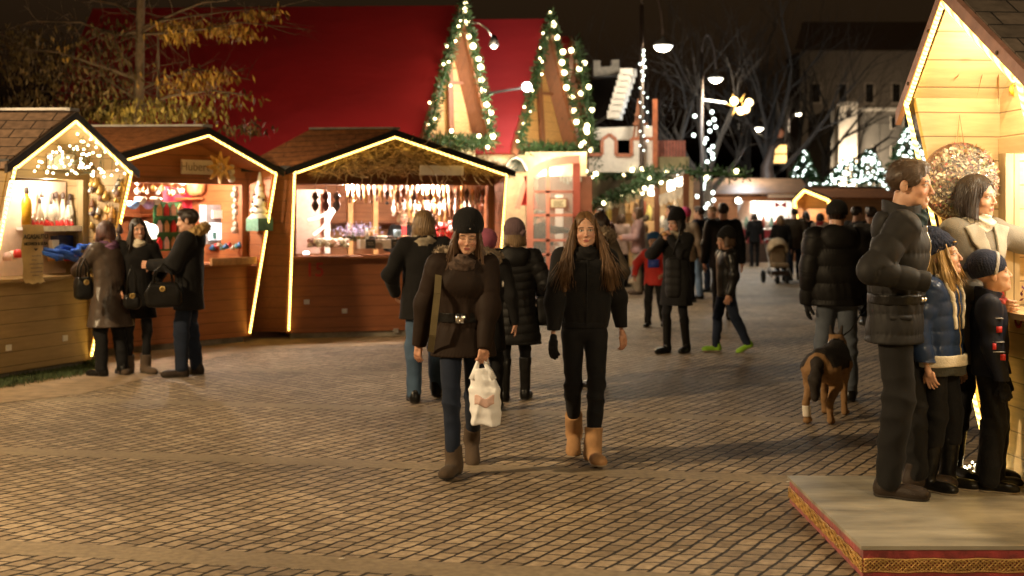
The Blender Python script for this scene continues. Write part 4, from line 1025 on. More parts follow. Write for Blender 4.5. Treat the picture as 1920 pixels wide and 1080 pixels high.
MB().prism([cp(1108, 150, 34), cp(1162, 145, 32.5), cp(1142, 213, 31.8), cp(1108, 235, 32)], (.1, .5, 0)).build('roof', mat('dark_slate', (.035, .028, .025), .7), cz)
MB().prism([cp(*q, d=33) for q in ((1113, 143), (1161, 141), (1161, 112), (1147, 112), (1147, 124), (1126, 126), (1126, 113), (1113, 113))], (0, .4, 0)).build('turret', mat('grey_turret', (.45, .42, .38), .7), cz)
m = MB()
for x in (1188, 1196, 1205): m.bar(cp(x, 258, 30.6), cp(1199 + (x - 1196) * .2, 185, 30.6), .05, .05)
m.bar(cp(1186, 232, 30.55), cp(1214, 232, 30.55), .05, .05); m.bar(cp(1190, 215, 30.55), cp(1208, 215, 30.55), .05, .05); m.build('lattice', BEAM, cz)
m = MB()
for k in range(9): m.box(cp(1236 + k * 6, 0).x, cp(1240.5 + k * 6, 0).x, .3, .36, cp(0, 296).z, cp(0, 262).z)
m.build('striped_rail', mat('red_brown_slats', (.28, .09, .07), .6), cz); MB().prism([cp(1233, 320), cp(1292, 320), cp(1292, 294), cp(1233, 294)], (0, .2, 0)).build('rail_wall', mat('olive_panel', (.22, .19, .10), .7, var=.5, ns=2), cz)
lamp('castle_flood', P(1170, 372, 28.0) + Vector((0, 0, 1.6)), 120, (1, .86, .66), .3)
# ================================================================= GARLANDED STALL ROW BEHIND THE GIRL
rs = empty('market_stall', (P(1288, 402, 27.0).x, 27.0, 0), 0, 'long stall hung with fir garland and a white scalloped valance, in front of the castle', 'market stall', 'wooden market stalls'); r0 = rs.location.copy()
def rp(x, y, d): return P(x, y, d) - r0
MB().prism([rp(1086, 385, 33), rp(1284, 330, 27), rp(1284, 318, 28.5), rp(1086, 326, 34.5)], (0, .08, .04)).build('roof', mat('felt_roof', (.20, .16, .115), .9, ns=20), rs)
for x, d in ((1286, 27.0), (1232, 28.4)): q = rp(x, 402, d); MB().box(q.x - .06, q.x + .06, q.y - .06, q.y + .06, 0, 2.5).build('post', BEAM, rs)
MB().prism([rp(1060, 470, 33.5), rp(1280, 470, 28.5), rp(1280, 440, 28.5), rp(1060, 440, 33.5)], (0, .5, 0)).build('counter', W((.5, .3, .13), 'X', 'row'), rs)
MB().prism([rp(1060, 500, 36), rp(1300, 500, 31), rp(1300, 330, 31), rp(1060, 330, 36)], (0, .1, 0)).build('back_wall', W((.42, .27, .13), 'X', 'rowb'), rs)
m = MB(); nsc = 13
for k in range(nsc):
    t0, t1 = k / nsc, (k + 1) / nsc
    def ln(t, dy): x = 1100 + (1236 - 1100) * t; y = 402 + (-4 + (350 - 398) * t) + dy; d = 32.6 - 4 * t; return rp(x, y, d)
    tm = (t0 + t1) / 2
    m.prism([ln(t0, -10), ln(t1, -10), ln(t1, 3), ln(t1 - .01, 9), ln(tm, 12), ln(t0 + .01, 9), ln(t0, 3)], (0, .02, 0))
m.build('valance', mat('valance_cloth', (.74, .66, .54), .8), rs)
m = MB()
for k in range(6):
    def l2(t, dy): return rp(1236 + 52 * t, 372 - 20 * t + dy, 27.6 - .6 * t)
    t0, t1 = k / 6, (k + 1) / 6; tm = (t0 + t1) / 2
    m.prism([l2(t0, -6), l2(t1, -6), l2(t1, 6), l2(t1 - .02, 13), l2(tm, 17), l2(t0 + .02, 13), l2(t0, 6)], (0, .02, 0))
m.build('valance', mat('valance_cloth', (.74, .66, .54), .8), rs)
for x, y, d in ((1258, 348, 28), (1272, 338, 27.6), (1222, 356, 29)):
    q = empty('lantern', P(x, y, d), 0, 'glowing white lantern hanging under the garlanded roof', 'lantern', 'lanterns under the garlanded roof')
    MB().lathe([(.06, -.13), (.085, -.1), (.085, .08), (.03, .12)], 10).build('glass', emit('lantern_white', (1, .9, .72), 8), q, True); MB().lathe([(.05, .125), (.05, .14), (.01, .2)], 8).build('cap', DARKW, q)
lamp('row_lamp', P(1225, 350, 29.0), 120, (1, .80, .55)); lamp('row_lamp', P(1130, 395, 32.2), 100, (1, .78, .5))
garland('upper fir garland along the ridge under the white castle', [P(1086, 322, 33.9), P(1180, 326, 30.5), P(1235, 328, 28.3), P(1290, 322, 27.8), P(1400, 330, 27.8)], .17, 1500, 14, .05, BULB, rg, 'garlands of the long stall', .13)
garland('lower fir garland sagging along the eave above the white valance', [P(1086, 392, 33), P(1140, 372, 31.2), P(1195, 350, 29.2), P(1250, 326, 27.6)], .15, 1300, 9, .045, BULB, rg, 'garlands of the long stall', .13)
kk = [(.66, .40, .14), (.7, .55, .4), (.5, .14, .08), (.72, .62, .2), (.3, .18, .1), (.75, .7, .62)]
for k in range(14):
    x = 1104 + k * 12.6; d = 32.4 - k * .3; h_ = rg.uniform(.3, .55); p = P(x, 402, d); p.z = rg.choice((1.35, 1.5))
    mb = MB(); mb.lathe([(.004, h_ * .9), (.05, h_ * .8), (.085, h_ * .35), (.11, .02), (.1, 0)], 8) if k % 2 else mb.prism([(-.1, 0, 0), (.1, 0, 0), (.085, 0, h_), (-.085, 0, h_)], (0, .05, 0)).box(-.02, .02, .02, .03, h_, h_ + .2)
    o = mb.build('scarf_display', mat(f'display_{k % 6}', kk[k % 6], .7), None, k % 2 == 1); o.location = p
    tag(o, 'coloured textile piece hanging on display in the long stall', 'textile', 'textiles hanging in the long stall')
# ================================================================= FAR STALLS
fs = empty('market_stall', P(1400, 490, 42), 0, 'far brown stall with dark red counter and a bright white opening', 'market stall', 'wooden market stalls'); fs.location.z = 0; f0 = fs.location.copy()
def fp(x, y, d=42.0): return P(x, y, d) - f0
FB = W((.30, .13, .055), 'X', 'far')
MB().prism([fp(1290, 366, 41.4), fp(1522, 364, 41.4), fp(1502, 337, 43), fp(1302, 337, 43)], (0, .05, .05)).build('roof', mat('copper_roof', (.23, .105, .045), .6, ns=3), fs)
m = MB(); 
for x0, x1, y0, y1 in ((1296, 1383, 368, 490), (1486, 1520, 368, 490), (1383, 1486, 368, 377)): m.prism([fp(x0, y1), fp(x1, y1), fp(x1, y0), fp(x0, y0)], (0, .1, 0))
m.build('wall', FB, fs)
MB().prism([fp(1383, 456), fp(1486, 456), fp(1486, 430), fp(1383, 430)], (0, .1, 0)).build('counter_cloth', mat('dark_red_cloth', (.20, .015, .02), .8), fs)
MB().prism([fp(1383, 492), fp(1486, 492), fp(1486, 456), fp(1383, 456)], (0, .08, 0)).build('counter_base', DARKW, fs)
MB().prism([fp(1375, 440, 44), fp(1500, 440, 44), fp(1500, 370, 44), fp(1375, 370, 44)], (0, .1, 0)).build('back_wall', WHITE, fs)
MB().prism([fp(1440, 371, 41.9), fp(1490, 370, 41.9), fp(1490, 365, 41.9), fp(1440, 365, 41.9)], (0, .03, 0)).build('sign_board', WHITE, fs)
MB().lathe([(.5, 0), (.45, .4), (.25, .85), (.1, 1.1)], 14, fp(1405, 430, 43.2)).build('white_tent', mat('tent_cloth', (.8, .76, .72), .8, var=.1), fs, True)
lamp('far_stall_lamp', P(1430, 385, 42.9), 210, (1, .90, .76)); lamp('far_front_lamp', P(1385, 375, 40.6), 60, (1, .75, .5))
q = empty('lantern', P(1384, 376, 41.3), 0, 'round glowing wall lamp at the corner of the far brown stall', 'lantern'); MB().ball((0, 0, 0), .1, 10, 8).build('globe', LAMPW, q, True); MB().lathe([(.05, .09), (.02, .2)], 8).build('cap', DARKW, q)
for k in range(12):
    q = fp(1392 + k * 7.8, 429 - (k % 3), 42.3) + f0
    o = MB().lathe([(.06, 0), (.08, .1 + .05 * (k % 3)), (.05, .22 + .1 * (k % 2)), (.02, .3 + .1 * (k % 2))], 8).build('glass_jar', mat(f'jar_{k % 3}', ((.7, .66, .6), (.3, .5, .45), (.6, .2, .15))[k % 3], .2), None, True); o.location = q
    tag(o, 'small jar set out on the dark red counter of the far stall', 'jar', 'jars on the far dark red counter')
S5 = Stall('small far stall outlined by light rope, partly hidden behind the man with the dog', P(1509, 425, 36).xy.to_3d(), -66, 1.5, 2.08, 2.36, .45, .3, 2.2, 1.0, 'far5', (.4, .2, .09), strip, zl=1.8, shelfz=(), light=60, rope=.04)
r5 = empty('market_stall', P(1520, 486, 47), 0, 'low dark brown stall block at the far right with a fairy light roof edge', 'market stall', 'wooden market stalls'); r5.location.z = 0
MB().box(0, 6.0, 0, .1, 0, 2.5).build('wall', W((.16, .075, .035), 'X', 'far6'), r5); MB().box(-.2, 6.2, -.5, 2, 2.5, 2.6).build('roof', mat('copper_roof2', (.20, .10, .05), .6), r5)
# ================================================================= BUILDINGS FAR RIGHT
tb = empty('old_building', P(1650, 402, 78), 0, 'pale old building lit from below, with a battlemented corner pilaster', 'building'); tb.location.z = 0; t0_ = tb.location.copy()
def tp(x, y, d=78.0): return P(x, y, d) - t0_
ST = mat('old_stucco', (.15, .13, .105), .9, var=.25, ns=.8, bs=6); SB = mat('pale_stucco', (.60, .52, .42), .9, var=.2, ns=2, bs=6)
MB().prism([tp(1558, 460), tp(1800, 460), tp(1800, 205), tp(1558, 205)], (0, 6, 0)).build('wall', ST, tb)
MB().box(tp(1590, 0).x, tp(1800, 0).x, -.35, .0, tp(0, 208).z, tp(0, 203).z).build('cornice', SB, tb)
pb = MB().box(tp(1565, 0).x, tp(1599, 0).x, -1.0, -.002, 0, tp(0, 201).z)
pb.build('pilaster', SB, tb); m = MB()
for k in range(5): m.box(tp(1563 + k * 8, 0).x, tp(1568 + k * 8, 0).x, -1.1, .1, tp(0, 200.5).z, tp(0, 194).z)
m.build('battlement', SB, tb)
MB().lathe([(.17, 0), (.17, .1)], 12, tp(1583, 219) + Vector((0, -1.08, 0)), 'Y').build('round_window', DARKW, tb)
for x, y in ((1674, 230), (1698, 230), (1674, 285), (1698, 285), (1722, 230), (1640, 285)):
    w_ = MB().box(tp(x - 5, 0).x, tp(x + 5, 0).x, -.06, .05, tp(0, y + 12).z, tp(0, y - 12).z).build('window', SB, tb)
    MB().box(tp(x - 3.6, 0).x, tp(x + 3.6, 0).x, -.09, -.065, tp(0, y + 10.5).z, tp(0, y - 10.5).z).build('pane', mat('night_pane', (.015, .014, .013), .1), w_)
lamp('building_light', Vector((36, 112, 9)), 650, (1, .75, .5), .5); lamp('building_light', P(1590, 345, 75.5), 2200, (1, .84, .62), .4); lamp('building_light', P(1650, 360, 74), 260, (1, .86, .66), .4)  # the first is an added light that lifts the dim building behind
hb = empty('old_building', P(1640, 402, 120), 0, 'dim tall building rising in the dark behind the pale one', 'building'); hb.location.z = 0
MB().box(-7, 14, 0, 6, 0, 17).build('wall', mat('dim_stucco', (.30, .26, .21), .9), hb); MB().prism([(-7.5, -.5, 17), (14.5, -.5, 17), (13, 3, 20), (-6, 3, 20)], (0, .3, .2)).build('roof', mat('dim_roof', (.30, .22, .17), .8), hb)
for k in range(8):
    w_ = MB().box(-6 + k * 2.5, -5 + k * 2.5, -.08, .05, 12, 14).build('window', SB, hb); MB().box(-5.85 + k * 2.5, -5.15 + k * 2.5, -.12, -.085, 12.15, 13.85).build('pane', mat('night_pane', (.015, .014, .013), .1), w_)
# ================================================================= STREET LAMPS
def street_lamp(label, px, py, d, polex, rr, topy, power):
    q = P(px, py, d); e = empty('street_lamp', (P(polex, HZ, d).x, d, 0), 0, label, 'street lamp', 'street lamps'); o = Vector(e.location); top = P(polex, topy, d).z
    L = q - o
    MB().tube([(0, 0, 0), (0, 0, .8), (0, 0, top)], [.09, .06, .045], 8).build('pole', DARKW, e, True)
    n = 12; rx = L.x
    MB().tube([(rx * (.5 - .5 * math.cos(math.pi * t / n)) * 1.0, 0, top + (.55 + .25) * math.sin(math.pi * t / n) + (L.z + rr * .9 - top) * t / n) for t in range(n + 1)], .028, 6).build('arm', DARKW, e, True)
    MB().lathe([(rr * 1.15, -rr * .02), (rr * 1.12, rr * .06), (rr * .8, rr * .4), (rr * .3, rr * .7), (rr * .15, rr * 1.0)], 16, L).build('shade', mat('lamp_shade_grey', (.3, .3, .3), .4, .5), e, True)
    MB().lathe([(rr * .15, -rr * .62), (rr * .6, -rr * .5), (rr * .92, -rr * .2), (rr, -.03 * rr)], 16, L).build('globe', LAMPW, e, True)
    lamp('street_lamp_glow', q + Vector((0, -.05, -rr * 1.1)), power, (1, .85, .62), rr)
street_lamp('large dome street lamp on a curved arm above the white castle', 1243, 86, 29.7, 1203, .215, 10, 260)
street_lamp('second dome street lamp above the bluish lit tree', 1342, 147, 38.0, 1316, .21, 100, 380)
street_lamp('third dome street lamp low over the far brown stall roof', 1421, 240, 55.0, 1399, .24, 215, 260)
street_lamp('small distant dome street lamp near the pale old building', 1497, 213, 62.0, 1478, .17, 190, 150)
pd_ = empty('light_chain', P(1203, 95, 29.45), 0, 'string of cool white teardrop lights hanging down the first lamp pole', 'fairy lights')
bulbs(pd_, [P(1203 + dx, y, 29.45) for dx, y in ((4, 95), (3, 103), (5, 112), (2, 118), (6, 126), (1, 134), (-3, 120), (4, 142), (2, 150))], .03, COOL, off=Vector(pd_.location))
MB().tube([(0, .0, .1), (.03, 0, -.6)], .006, 4).build('cable', DARKW, pd_)
bulbs(pd_, [P(1203 + 7 * (k % 3 - 1) + 4, 165 + k * 9, 29.45) for k in range(14)], .02, COOL, off=Vector(pd_.location))
# ================================================================= TREES
BARK_LIT = mat('bark_lit', (.085, .06, .042), .9, var=.4, ns=12, bs=40, bump=.8, stretch=(1, 1, .3))  # lighter copy for the lit trunk: the chain's glow put into the colour
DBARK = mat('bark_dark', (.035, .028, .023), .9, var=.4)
def grow(m, p, d, L, r, depth, rg, spread=.55, up=.08, tips=None, n0=6):
    pts, rs = [p], [r]; q = p; dd = d.normalized()
    for i in range(4):
        dd = (dd + Vector((rg.gauss(0, .13), rg.gauss(0, .13), rg.gauss(0, .1) + up * .4))).normalized(); q = q + dd * L / 4; pts.append(q); rs.append(r * (1 - .13 * (i + 1)))
    m.tube(pts, rs, n0 if depth > 2 else (4 if depth > 0 else 3), False)
    if tips is not None and depth <= 1: tips += pts[2:]
    if depth == 0: return
    for k in range(rg.randint(2, 3) + (1 if depth > 2 else 0)):
        i = rg.randint(2, 4); s = Vector((rg.gauss(0, 1), rg.gauss(0, 1), rg.gauss(0, .7))); s = (s - dd * s.dot(dd)).normalized()
        grow(m, pts[i], (dd + s * rg.uniform(.5, 1.1) * spread * 1.6 + Vector((0, 0, up))), L * rg.uniform(.6, .82), rs[i] * rg.uniform(.45, .65), depth - 1, rg, spread, up, tips, n0)
def bare_tree(label, px, d, h, depth, seed, group='bare trees beyond the stalls', lit=0, lean=0):
    rg = random.Random(seed); x = P(px, HZ, d).x; e = empty('bare_tree', (x, d, 0), 0, label, 'tree', group)
    tr = MB(); tr.tube([(0, 0, 0), (lean * .1, 0, h * .12), (lean * .2, 0, h * .24), (lean * .3, 0, h * .34)], [.26, .2, .17, .15], 8); tr.build('trunk', BARK_LIT if lit else DBARK, e, True)
    cr = MB(); tips = []
    for k in range(5): grow(cr, Vector((lean * .3 * (.7 + .06 * k), 0, h * (.24 + .025 * k))), Vector((rg.gauss(0, .5), rg.gauss(0, .5), .9)), h * .27, .11, depth, rg, .55, .1, tips, 5)
    cr.build('crown', DBARK, e)
    if lit:
        bulbs(e, [Vector((lean * .2 + rg.gauss(0, .16), -.2 + rg.gauss(0, .1), z)) for z in [h * (.1 + .45 * i / lit) for i in range(lit)]], .06, COOL)
    return e, tips
bare_tree('bare tree with a bluish light chain round its trunk, under the second street lamp', 1326, 40, 9, 4, 1, lit=34)
bare_tree('tall bare tree whose twigs fill the dark sky above the far brown stall', 1440, 46, 12, 4, 2)
bare_tree('bare dark tree behind the large street lamp and castle front', 1268, 44, 11, 4, 3)
bare_tree('slim bare tree rising between the second lamp and the yellow lantern', 1400, 52, 13, 4, 15)
bare_tree('broad bare tree left of the pale old building', 1545, 66, 14, 4, 17)
bare_tree('leaning bare tree beside the pale old building', 1515, 58, 12, 4, 9, lean=-2)
for k, (x, y, p_) in enumerate(((1322, 200, 260), (1400, 300, 260))): lamp('tree_glow', P(x, y, 37.5 + 5 * k), p_, (.75, .9, 1), .4)
# ornament on the wire, hanging lantern, red globe
q0 = P(1385, 196, 38.5); e = empty('hanging_ornament', q0, 0, 'large golden star ornament hung on an arm from the lit tree', 'ornament')
MB().tube([P(1318, 187, 38.5) - q0, P(1362, 193, 38.5) - q0], .03, 5).build('arm', WHITE, e)
m = MB()
for k in range(6):
    a = math.pi / 3 * k; m.prism([(.12 * math.cos(a - .4), 0, .12 * math.sin(a - .4)), (.38 * math.cos(a), 0, .38 * math.sin(a)), (.12 * math.cos(a + .4), 0, .12 * math.sin(a + .4))], (0, .1, 0))
m.build('star', mat('gilt', (.6, .35, .1), .35, .6), e); bulbs(e, [Vector((.3, -.1, .05)), Vector((-.15, -.1, .1)), Vector((.05, -.1, -.2)), Vector((.2, -.1, -.15))], .12, emit('gold_glow', (1, .72, .35), 7))
lamp('ornament_glow', q0 + Vector((0, -.5, 0)), 60, (1, .8, .5))
q0 = P(1461, 288, 46); e = empty('lantern', q0, 0, 'square yellow lantern hanging from the dark swan necked post', 'lantern')
MB().box(-.22, .22, -.2, .2, -.35, .3).build('glass', emit('amber_glow', (1, .62, .2), 2.2), e); m = MB().box(-.26, .26, -.24, .24, .3, .38).box(-.26, .26, -.24, .24, -.42, -.35).box(-.24, .24, -.22, .22, -.05, .0); m.build('frame', DARKW, e); MB().ball((0, 0, .75), .2, 10, 8).build('globe', mat('copper_globe', (.45, .16, .07), .5), e, True)
MB().tube([(0, 0, .38), (0, 0, .6)], .03, 5).build('stem', DARKW, e)
e = empty('chimney_pot', P(1443, 402, 45), 0, 'dark swan necked iron post beside the yellow lantern', 'post'); e.location.z = 0
MB().tube([(0, 0, 0), (0, 0, 2.6), (-.1, 0, 3.3), (.1, 0, 4.0), (.5, 0, 4.3)], [.3, .3, .22, .12, .06], 8).build('stem', DARKW, e, True); MB().lathe([(.42, 0), (.42, .15), (.3, .25)], 10).build('foot', DARKW, e)
# ---- lit fir trees
def lit_fir(label, px, by, d, h, r, nb, br, seed):
    rg = random.Random(seed); b = P(px, by, d); e = empty('fir_tree', b, 0, label, 'fir tree', 'fir trees covered in white lights'); m = MB()
    for i in range(900):
        t = rg.random() ** 1.4; a = rg.uniform(0, 6.28); z = h * t; R_ = r * (1 - t) * rg.uniform(.3, 1.05)
        m.leaf((R_ * math.cos(a), R_ * math.sin(a), z + .1), (math.cos(a), math.sin(a), -.3 + rg.gauss(0, .3)), .3 * (1 - .4 * t), .04, rg)
    m.build('crown', PINE, e); MB().tube([(0, 0, -b.z), (0, 0, h * .9)], [.09, .02], 6).build('trunk', DBARK, e)
    bulbs(e, [Vector(((r * (1 - t) + .05) * math.cos(a), (r * (1 - t) + .05) * math.sin(a), h * t + .1)) for t, a in [(rg.random() ** 1.35, rg.uniform(3.0, 6.4)) for _ in range(nb)]], br, COOL)
lit_fir('small fir tree in white lights, left of the floodlit pilaster', 1508, 336, 48, .95, .38, 34, .042, 1)
lit_fir('wide fir tree glowing in white lights before the floodlit pilaster', 1590, 342, 50, .9, .75, 62, .05, 2)
lit_fir('pointed fir tree in white lights, right of the floodlit pilaster', 1630, 345, 49, 1.25, .7, 56, .045, 3)
lit_fir('largest fir tree in white lights, beside the near pine stall', 1703, 335, 44, 1.7, .75, 66, .048, 4)
garland('long white fairy light garland along the low far roof', [P(1520, 346, 46), P(1600, 350, 46), P(1740, 350, 46)], .12, 500, 60, .045, COOL, rg, 'fir garlands with bulbs', j=.14)
# ---- autumn tree behind the left stalls and dark shrubs
ta = empty('autumn_tree', (P(262, HZ, 18.6).x, 18.6, 0), 0, 'slender tree with yellow autumn leaves in front of the dark red roof', 'tree'); a0 = ta.location.copy()
def ap(x, y, d=18.6): return P(x, y, d) - a0
MB().tube([(0, 0, 0), ap(258, 240), ap(262, 120), ap(264, 0), ap(262, -90)], [.14, .085, .07, .06, .05], 8).build('trunk', mat('grey_bark', (.16, .115, .07), .9, ns=15), ta, True)
rg = random.Random(21); tw = MB(); lv = MB(); lv2 = MB()
br_ = [[(264, 62), (300, 40), (360, 30), (440, 20), (535, 12)], [(263, 64), (310, 62), (380, 55), (450, 42), (530, 50)], [(262, 170), (300, 150), (360, 128), (430, 140), (470, 150)], [(262, 175), (240, 120), (215, 80)], [(264, 60), (215, 65), (150, 42), (60, 40), (0, 60)],
       [(262, 70), (200, 58), (130, 90), (40, 100), (-20, 80)], [(262, 150), (190, 125), (110, 98), (30, 90)], [(295, 200), (297, 120), (296, 70)], [(262, 190), (215, 160), (180, 130), (90, 110)], [(262, 30), (220, 8), (170, 0)], [(262, 55), (340, 20), (380, 5), (430, 0)], [(250, 190), (200, 190), (130, 175), (60, 170)], [(262, 200), (320, 180), (400, 170), (460, 178)]]
for b_ in br_:
    dj = rg.uniform(-.6, .6); pts = [ap(x, y, 18.6 + dj * min(1, k)) for k, (x, y) in enumerate(b_)]
    tw.tube(pts, [.028, .02, .015, .01, .006][:len(pts)], 5)
    for p in along(pts, 16): grow(tw, p, Vector((rg.gauss(0, 1), rg.gauss(0, .8), rg.gauss(-.15, .4))), rg.uniform(.25, .6), .006, 1, rg, .5, -.05, None, 3)
tw.build('branches', mat('twig_bark', (.13, .09, .055), .9), ta)
cl = [(340, 48, 40, 16, 190, 0), (420, 50, 40, 14, 170, 0), (490, 25, 40, 12, 130, 0), (330, 60, 36, 16, 130, 0), (450, 62, 45, 10, 70, 0), (350, 150, 50, 22, 260, 0), (400, 140, 40, 16, 130, 0), (300, 200, 55, 22, 280, 1), (240, 215, 40, 18, 200, 1), (370, 205, 50, 20, 170, 1), (130, 150, 70, 35, 120, 2), (60, 190, 70, 18, 260, 2), (150, 200, 60, 18, 220, 2), (460, 235, 40, 14, 110, 2), (115, 90, 20, 18, 16, 0), (40, 120, 60, 40, 300, 2), (120, 110, 70, 40, 300, 2), (200, 110, 50, 45, 220, 2), (210, 60, 50, 25, 120, 2), (40, 70, 50, 25, 160, 2), (90, 205, 90, 12, 420, 2), (215, 205, 40, 18, 260, 1), (190, 160, 50, 25, 200, 2), (430, 180, 50, 16, 60, 1)]
mats_ = (lv, lv2, MB())
for x, y, sx, sy, n, k in cl:
    for _ in range(n): mats_[k].leaf(ap(rg.gauss(x, sx * .6), rg.gauss(y, sy * .6), 18.6 + rg.gauss(0, .35)), (rg.gauss(.15, .35), rg.gauss(-.2, .4), -1 + rg.gauss(0, .35)), rg.uniform(.08, .15), rg.uniform(.014, .024), rg)
lv.build('golden_leaves', mat('golden_leaf', (.44, .26, .045), .6, var=.5, ns=4), ta); lv2.build('yellow_green_leaves', mat('yellow_green_leaf', (.26, .20, .04), .6, var=.5, ns=4), ta); mats_[2].build('brown_leaves', mat('brown_leaf', (.11, .07, .02), .7, var=.5, ns=4), ta)
lamp('tree_fill', (-4.9, 16.6, 2.9), 120, (1, .75, .4), .2)  # added light that brightens the leaves, without a lamp of its own
# ================================================================= GOODS AND SIGNS IN THE STALLS
rg = random.Random(77)
def text_mesh(txt, size, m, parent, loc, rot=(90, 0, 0), ext=.002, bold=0.0):
    c = bpy.data.curves.new('lettering', 'FONT'); c.body = txt; c.size = size; c.extrude = ext; c.align_x = 'CENTER'; c.align_y = 'CENTER'; c.offset = bold
    t = bpy.data.objects.new('lettering', c); COL.objects.link(t); bpy.context.view_layer.update()
    me = bpy.data.meshes.new_from_object(t.evaluated_get(bpy.context.evaluated_depsgraph_get())); bpy.data.objects.remove(t)
    me.materials.clear(); me.materials.append(m)
    o = link(bpy.data.objects.new('lettering', me), parent); o.location = loc; o.rotation_euler = tuple(R(a) for a in rot); return o
INK = mat('black_ink', (.02, .016, .014), .7); RINK = mat('red_ink', (.30, .015, .01), .6); GINK = mat('grey_ink', (.30, .23, .17), .7)
def board(S, px0, px1, py0, py1, yl, label, cat, txt=None, size=.1, ink=INK, m=None, name='sign', tilt=0):
    a, b = S.pix(px0, py1, yl), S.pix(px1, py0, yl); e = empty(name, S.w(((a.x + b.x) / 2, yl, (a.z + b.z) / 2)), S.a, label, cat)
    w, h = b.x - a.x, b.z - a.z
    MB().box(-w / 2, w / 2, -.012, .012, -h / 2, h / 2).build('board', m or mat('sign_white', (.72, .64, .54), .6, var=.1), e)
    if txt:
        for t, x, z, s in (txt if isinstance(txt, list) else [(txt, 0, 0, size)]): text_mesh(t, s, ink, e, (x * w, -.0135, z * h))
    return e
def item(S, px, py, yl, mb, name, m, label, cat, group=None, smooth=True, rz=0):
    o = mb.build(name, m, None, smooth); o.location = S.w(S.pix(px, py, yl)); o.rotation_euler = (0, 0, S.a + R(rz)); return tag(o, label, cat, group)
def cp_(o, S, px, py, yl, rz=0, sc=1.0, label=None):
    c = dup(o, S.w(S.pix(px, py, yl)), S.a + R(rz), label); c.scale = (sc, sc, sc); return c
def gl(n, c, r=.3, **k): return mat(n, c, r, **{**dict(var=.25, ns=14, bump=.1), **k})
IVORY = gl('ivory_glaze', (.58, .52, .42), .25); GOLDO = gl('old_gold', (.50, .32, .10), .35, metal=.6); SILV = gl('dull_silver', (.5, .47, .42), .35, metal=.6); REDG = gl('red_glaze', (.55, .03, .03), .3); BROWNG = gl('carved_brown', (.16, .07, .03), .6); DKG = gl('carved_dark', (.05, .03, .022), .6); HONEY = gl('honey_wood', (.55, .30, .11), .5); BLUEG = gl('blue_cloth', (.02, .10, .55), .7); AMBER = gl('amber_bottle', (.55, .30, .02), .15); PINKW = gl('pink_white', (.75, .50, .45), .5)
# ---------------------------------------------------------------- stall 1
MB().box(.03, 1.66, .27, .29, 1.02, 2.0).build('display_wall', mat('peach_wall', (.72, .52, .38), .6, var=.1), S1.root)
a = S1.pix(55, 426, .1); b = S1.pix(196, 426, .1)
MB().box(max(.03, a.x), 1.66, .03, .268, a.z - .03, a.z).build('shelf', WHITE, S1.root); shz = a.z
MB().box(max(.03, a.x), 1.66, .015, .028, a.z - .045, a.z + .012).build('shelf_lip', mat('lace_edge', (.75, .72, .68), .8), S1.root)
bt = MB().lathe([(.0, 0), (.045, 0), (.048, .02), (.046, .16), (.04, .2), (.018, .25), (.016, .31), (.02, .315), (.02, .33), (.004, .335)], 12)
def onshelf(px, yl): p = S1.pix(px, 420, yl); p.z = shz + .002; return p
bo = None
for k, (px, yl) in enumerate(((79, .20), (98, .20), (105, .23), (118, .20), (131, .20), (75, .12), (96, .12), (128, .12))):
    if bo is None:
        bo = empty('bottle', S1.w(onshelf(px, yl)), 0, 'slim ivory bottle with dark cap standing on the white shelf of the pale stall', 'bottle', 'ivory bottles on the white shelf')
        MB().lathe([(.0, 0), (.05, 0), (.055, .02), (.05, .16), (.043, .21), (.02, .27), (.018, .31)], 12).build('bottle_body', IVORY, bo, True); MB().lathe([(.021, .31), (.024, .325), (.021, .37), (.012, .385)], 10).build('cap', DKG, bo, True)
    else: dup(bo, S1.w(onshelf(px, yl))).scale = ((.95, .93, .97, .95, .92, .78, .76, .74)[k],) * 3
q = S1.pix(104, 470, .2); q.z = shz - .14
ob = empty('bottle', S1.w(S1.pix(50, 424, .06)), 0, 'golden yellow oil bottle with dark stopper beside the paper notice', 'bottle'); MB().lathe([(0, 0), (.05, 0), (.052, .22), (.045, .27), (.02, .31), (.018, .33)], 12).build('bottle_body', AMBER, ob, True); MB().lathe([(.024, .33), (.024, .39), (.01, .4)], 10).build('stopper', DKG, ob, True)
fig = None
for k in range(9):
    px = 60 + k * 9.3; h_ = rg.uniform(.7, 1.1)
    if fig is None:
        fig = empty('figurine', S1.w(onshelf(px, .07)), 0, 'little white and red figurine lined up along the shelf edge', 'figurine', 'figurines on the white shelf')
        MB().lathe([(.0, 0), (.035, 0), (.04, .02), (.02, .065), (.012, .075)], 10).build('figurine_body', REDG, fig, True); MB().ball((0, 0, .088), .02, 8, 6).build('head', IVORY, fig, True)
    else: dup(fig, S1.w(onshelf(px, .06 + .03 * (k % 2)))).scale = (h_, h_, h_)
pp = empty('paper_notice', S1.w(S1.pix(58, 476, -.18)), S1.a, 'long curled kraft paper price notice hanging over the counter of the pale stall', 'notice')
w_, h_ = .30, .58; pv, pf = [], []
for i in range(13):
    for j in range(9): x = (j / 8 - .5) * w_ * (1 - .06 * i / 12); z = h_ / 2 - i / 12 * h_; pv.append((x, -.02 - .03 * math.sin(math.pi * j / 8) - .012 * math.sin(i * .9) - (.05 * ((i - 10) / 2) ** 2 if i > 10 else 0), z + (.01 * math.sin(j * 2.1) if i == 12 else 0)))
for i in range(12):
    for j in range(8): k = i * 9 + j; pf.append((k, k + 1, k + 10, k + 9))
MB().add(pv, pf).build('paper', mat('kraft_paper', (.56, .40, .19), .8, var=.15), pp, True)
for t, z, s in (('AGASAUTO', .17, .065), ('MEDVEDI & SUSA', .10, .044)):
    text_mesh(t, s, INK if s > .04 else GINK, pp, (0, -.064, z), bold=.001 if s > .04 else 0)
sm_ = MB()
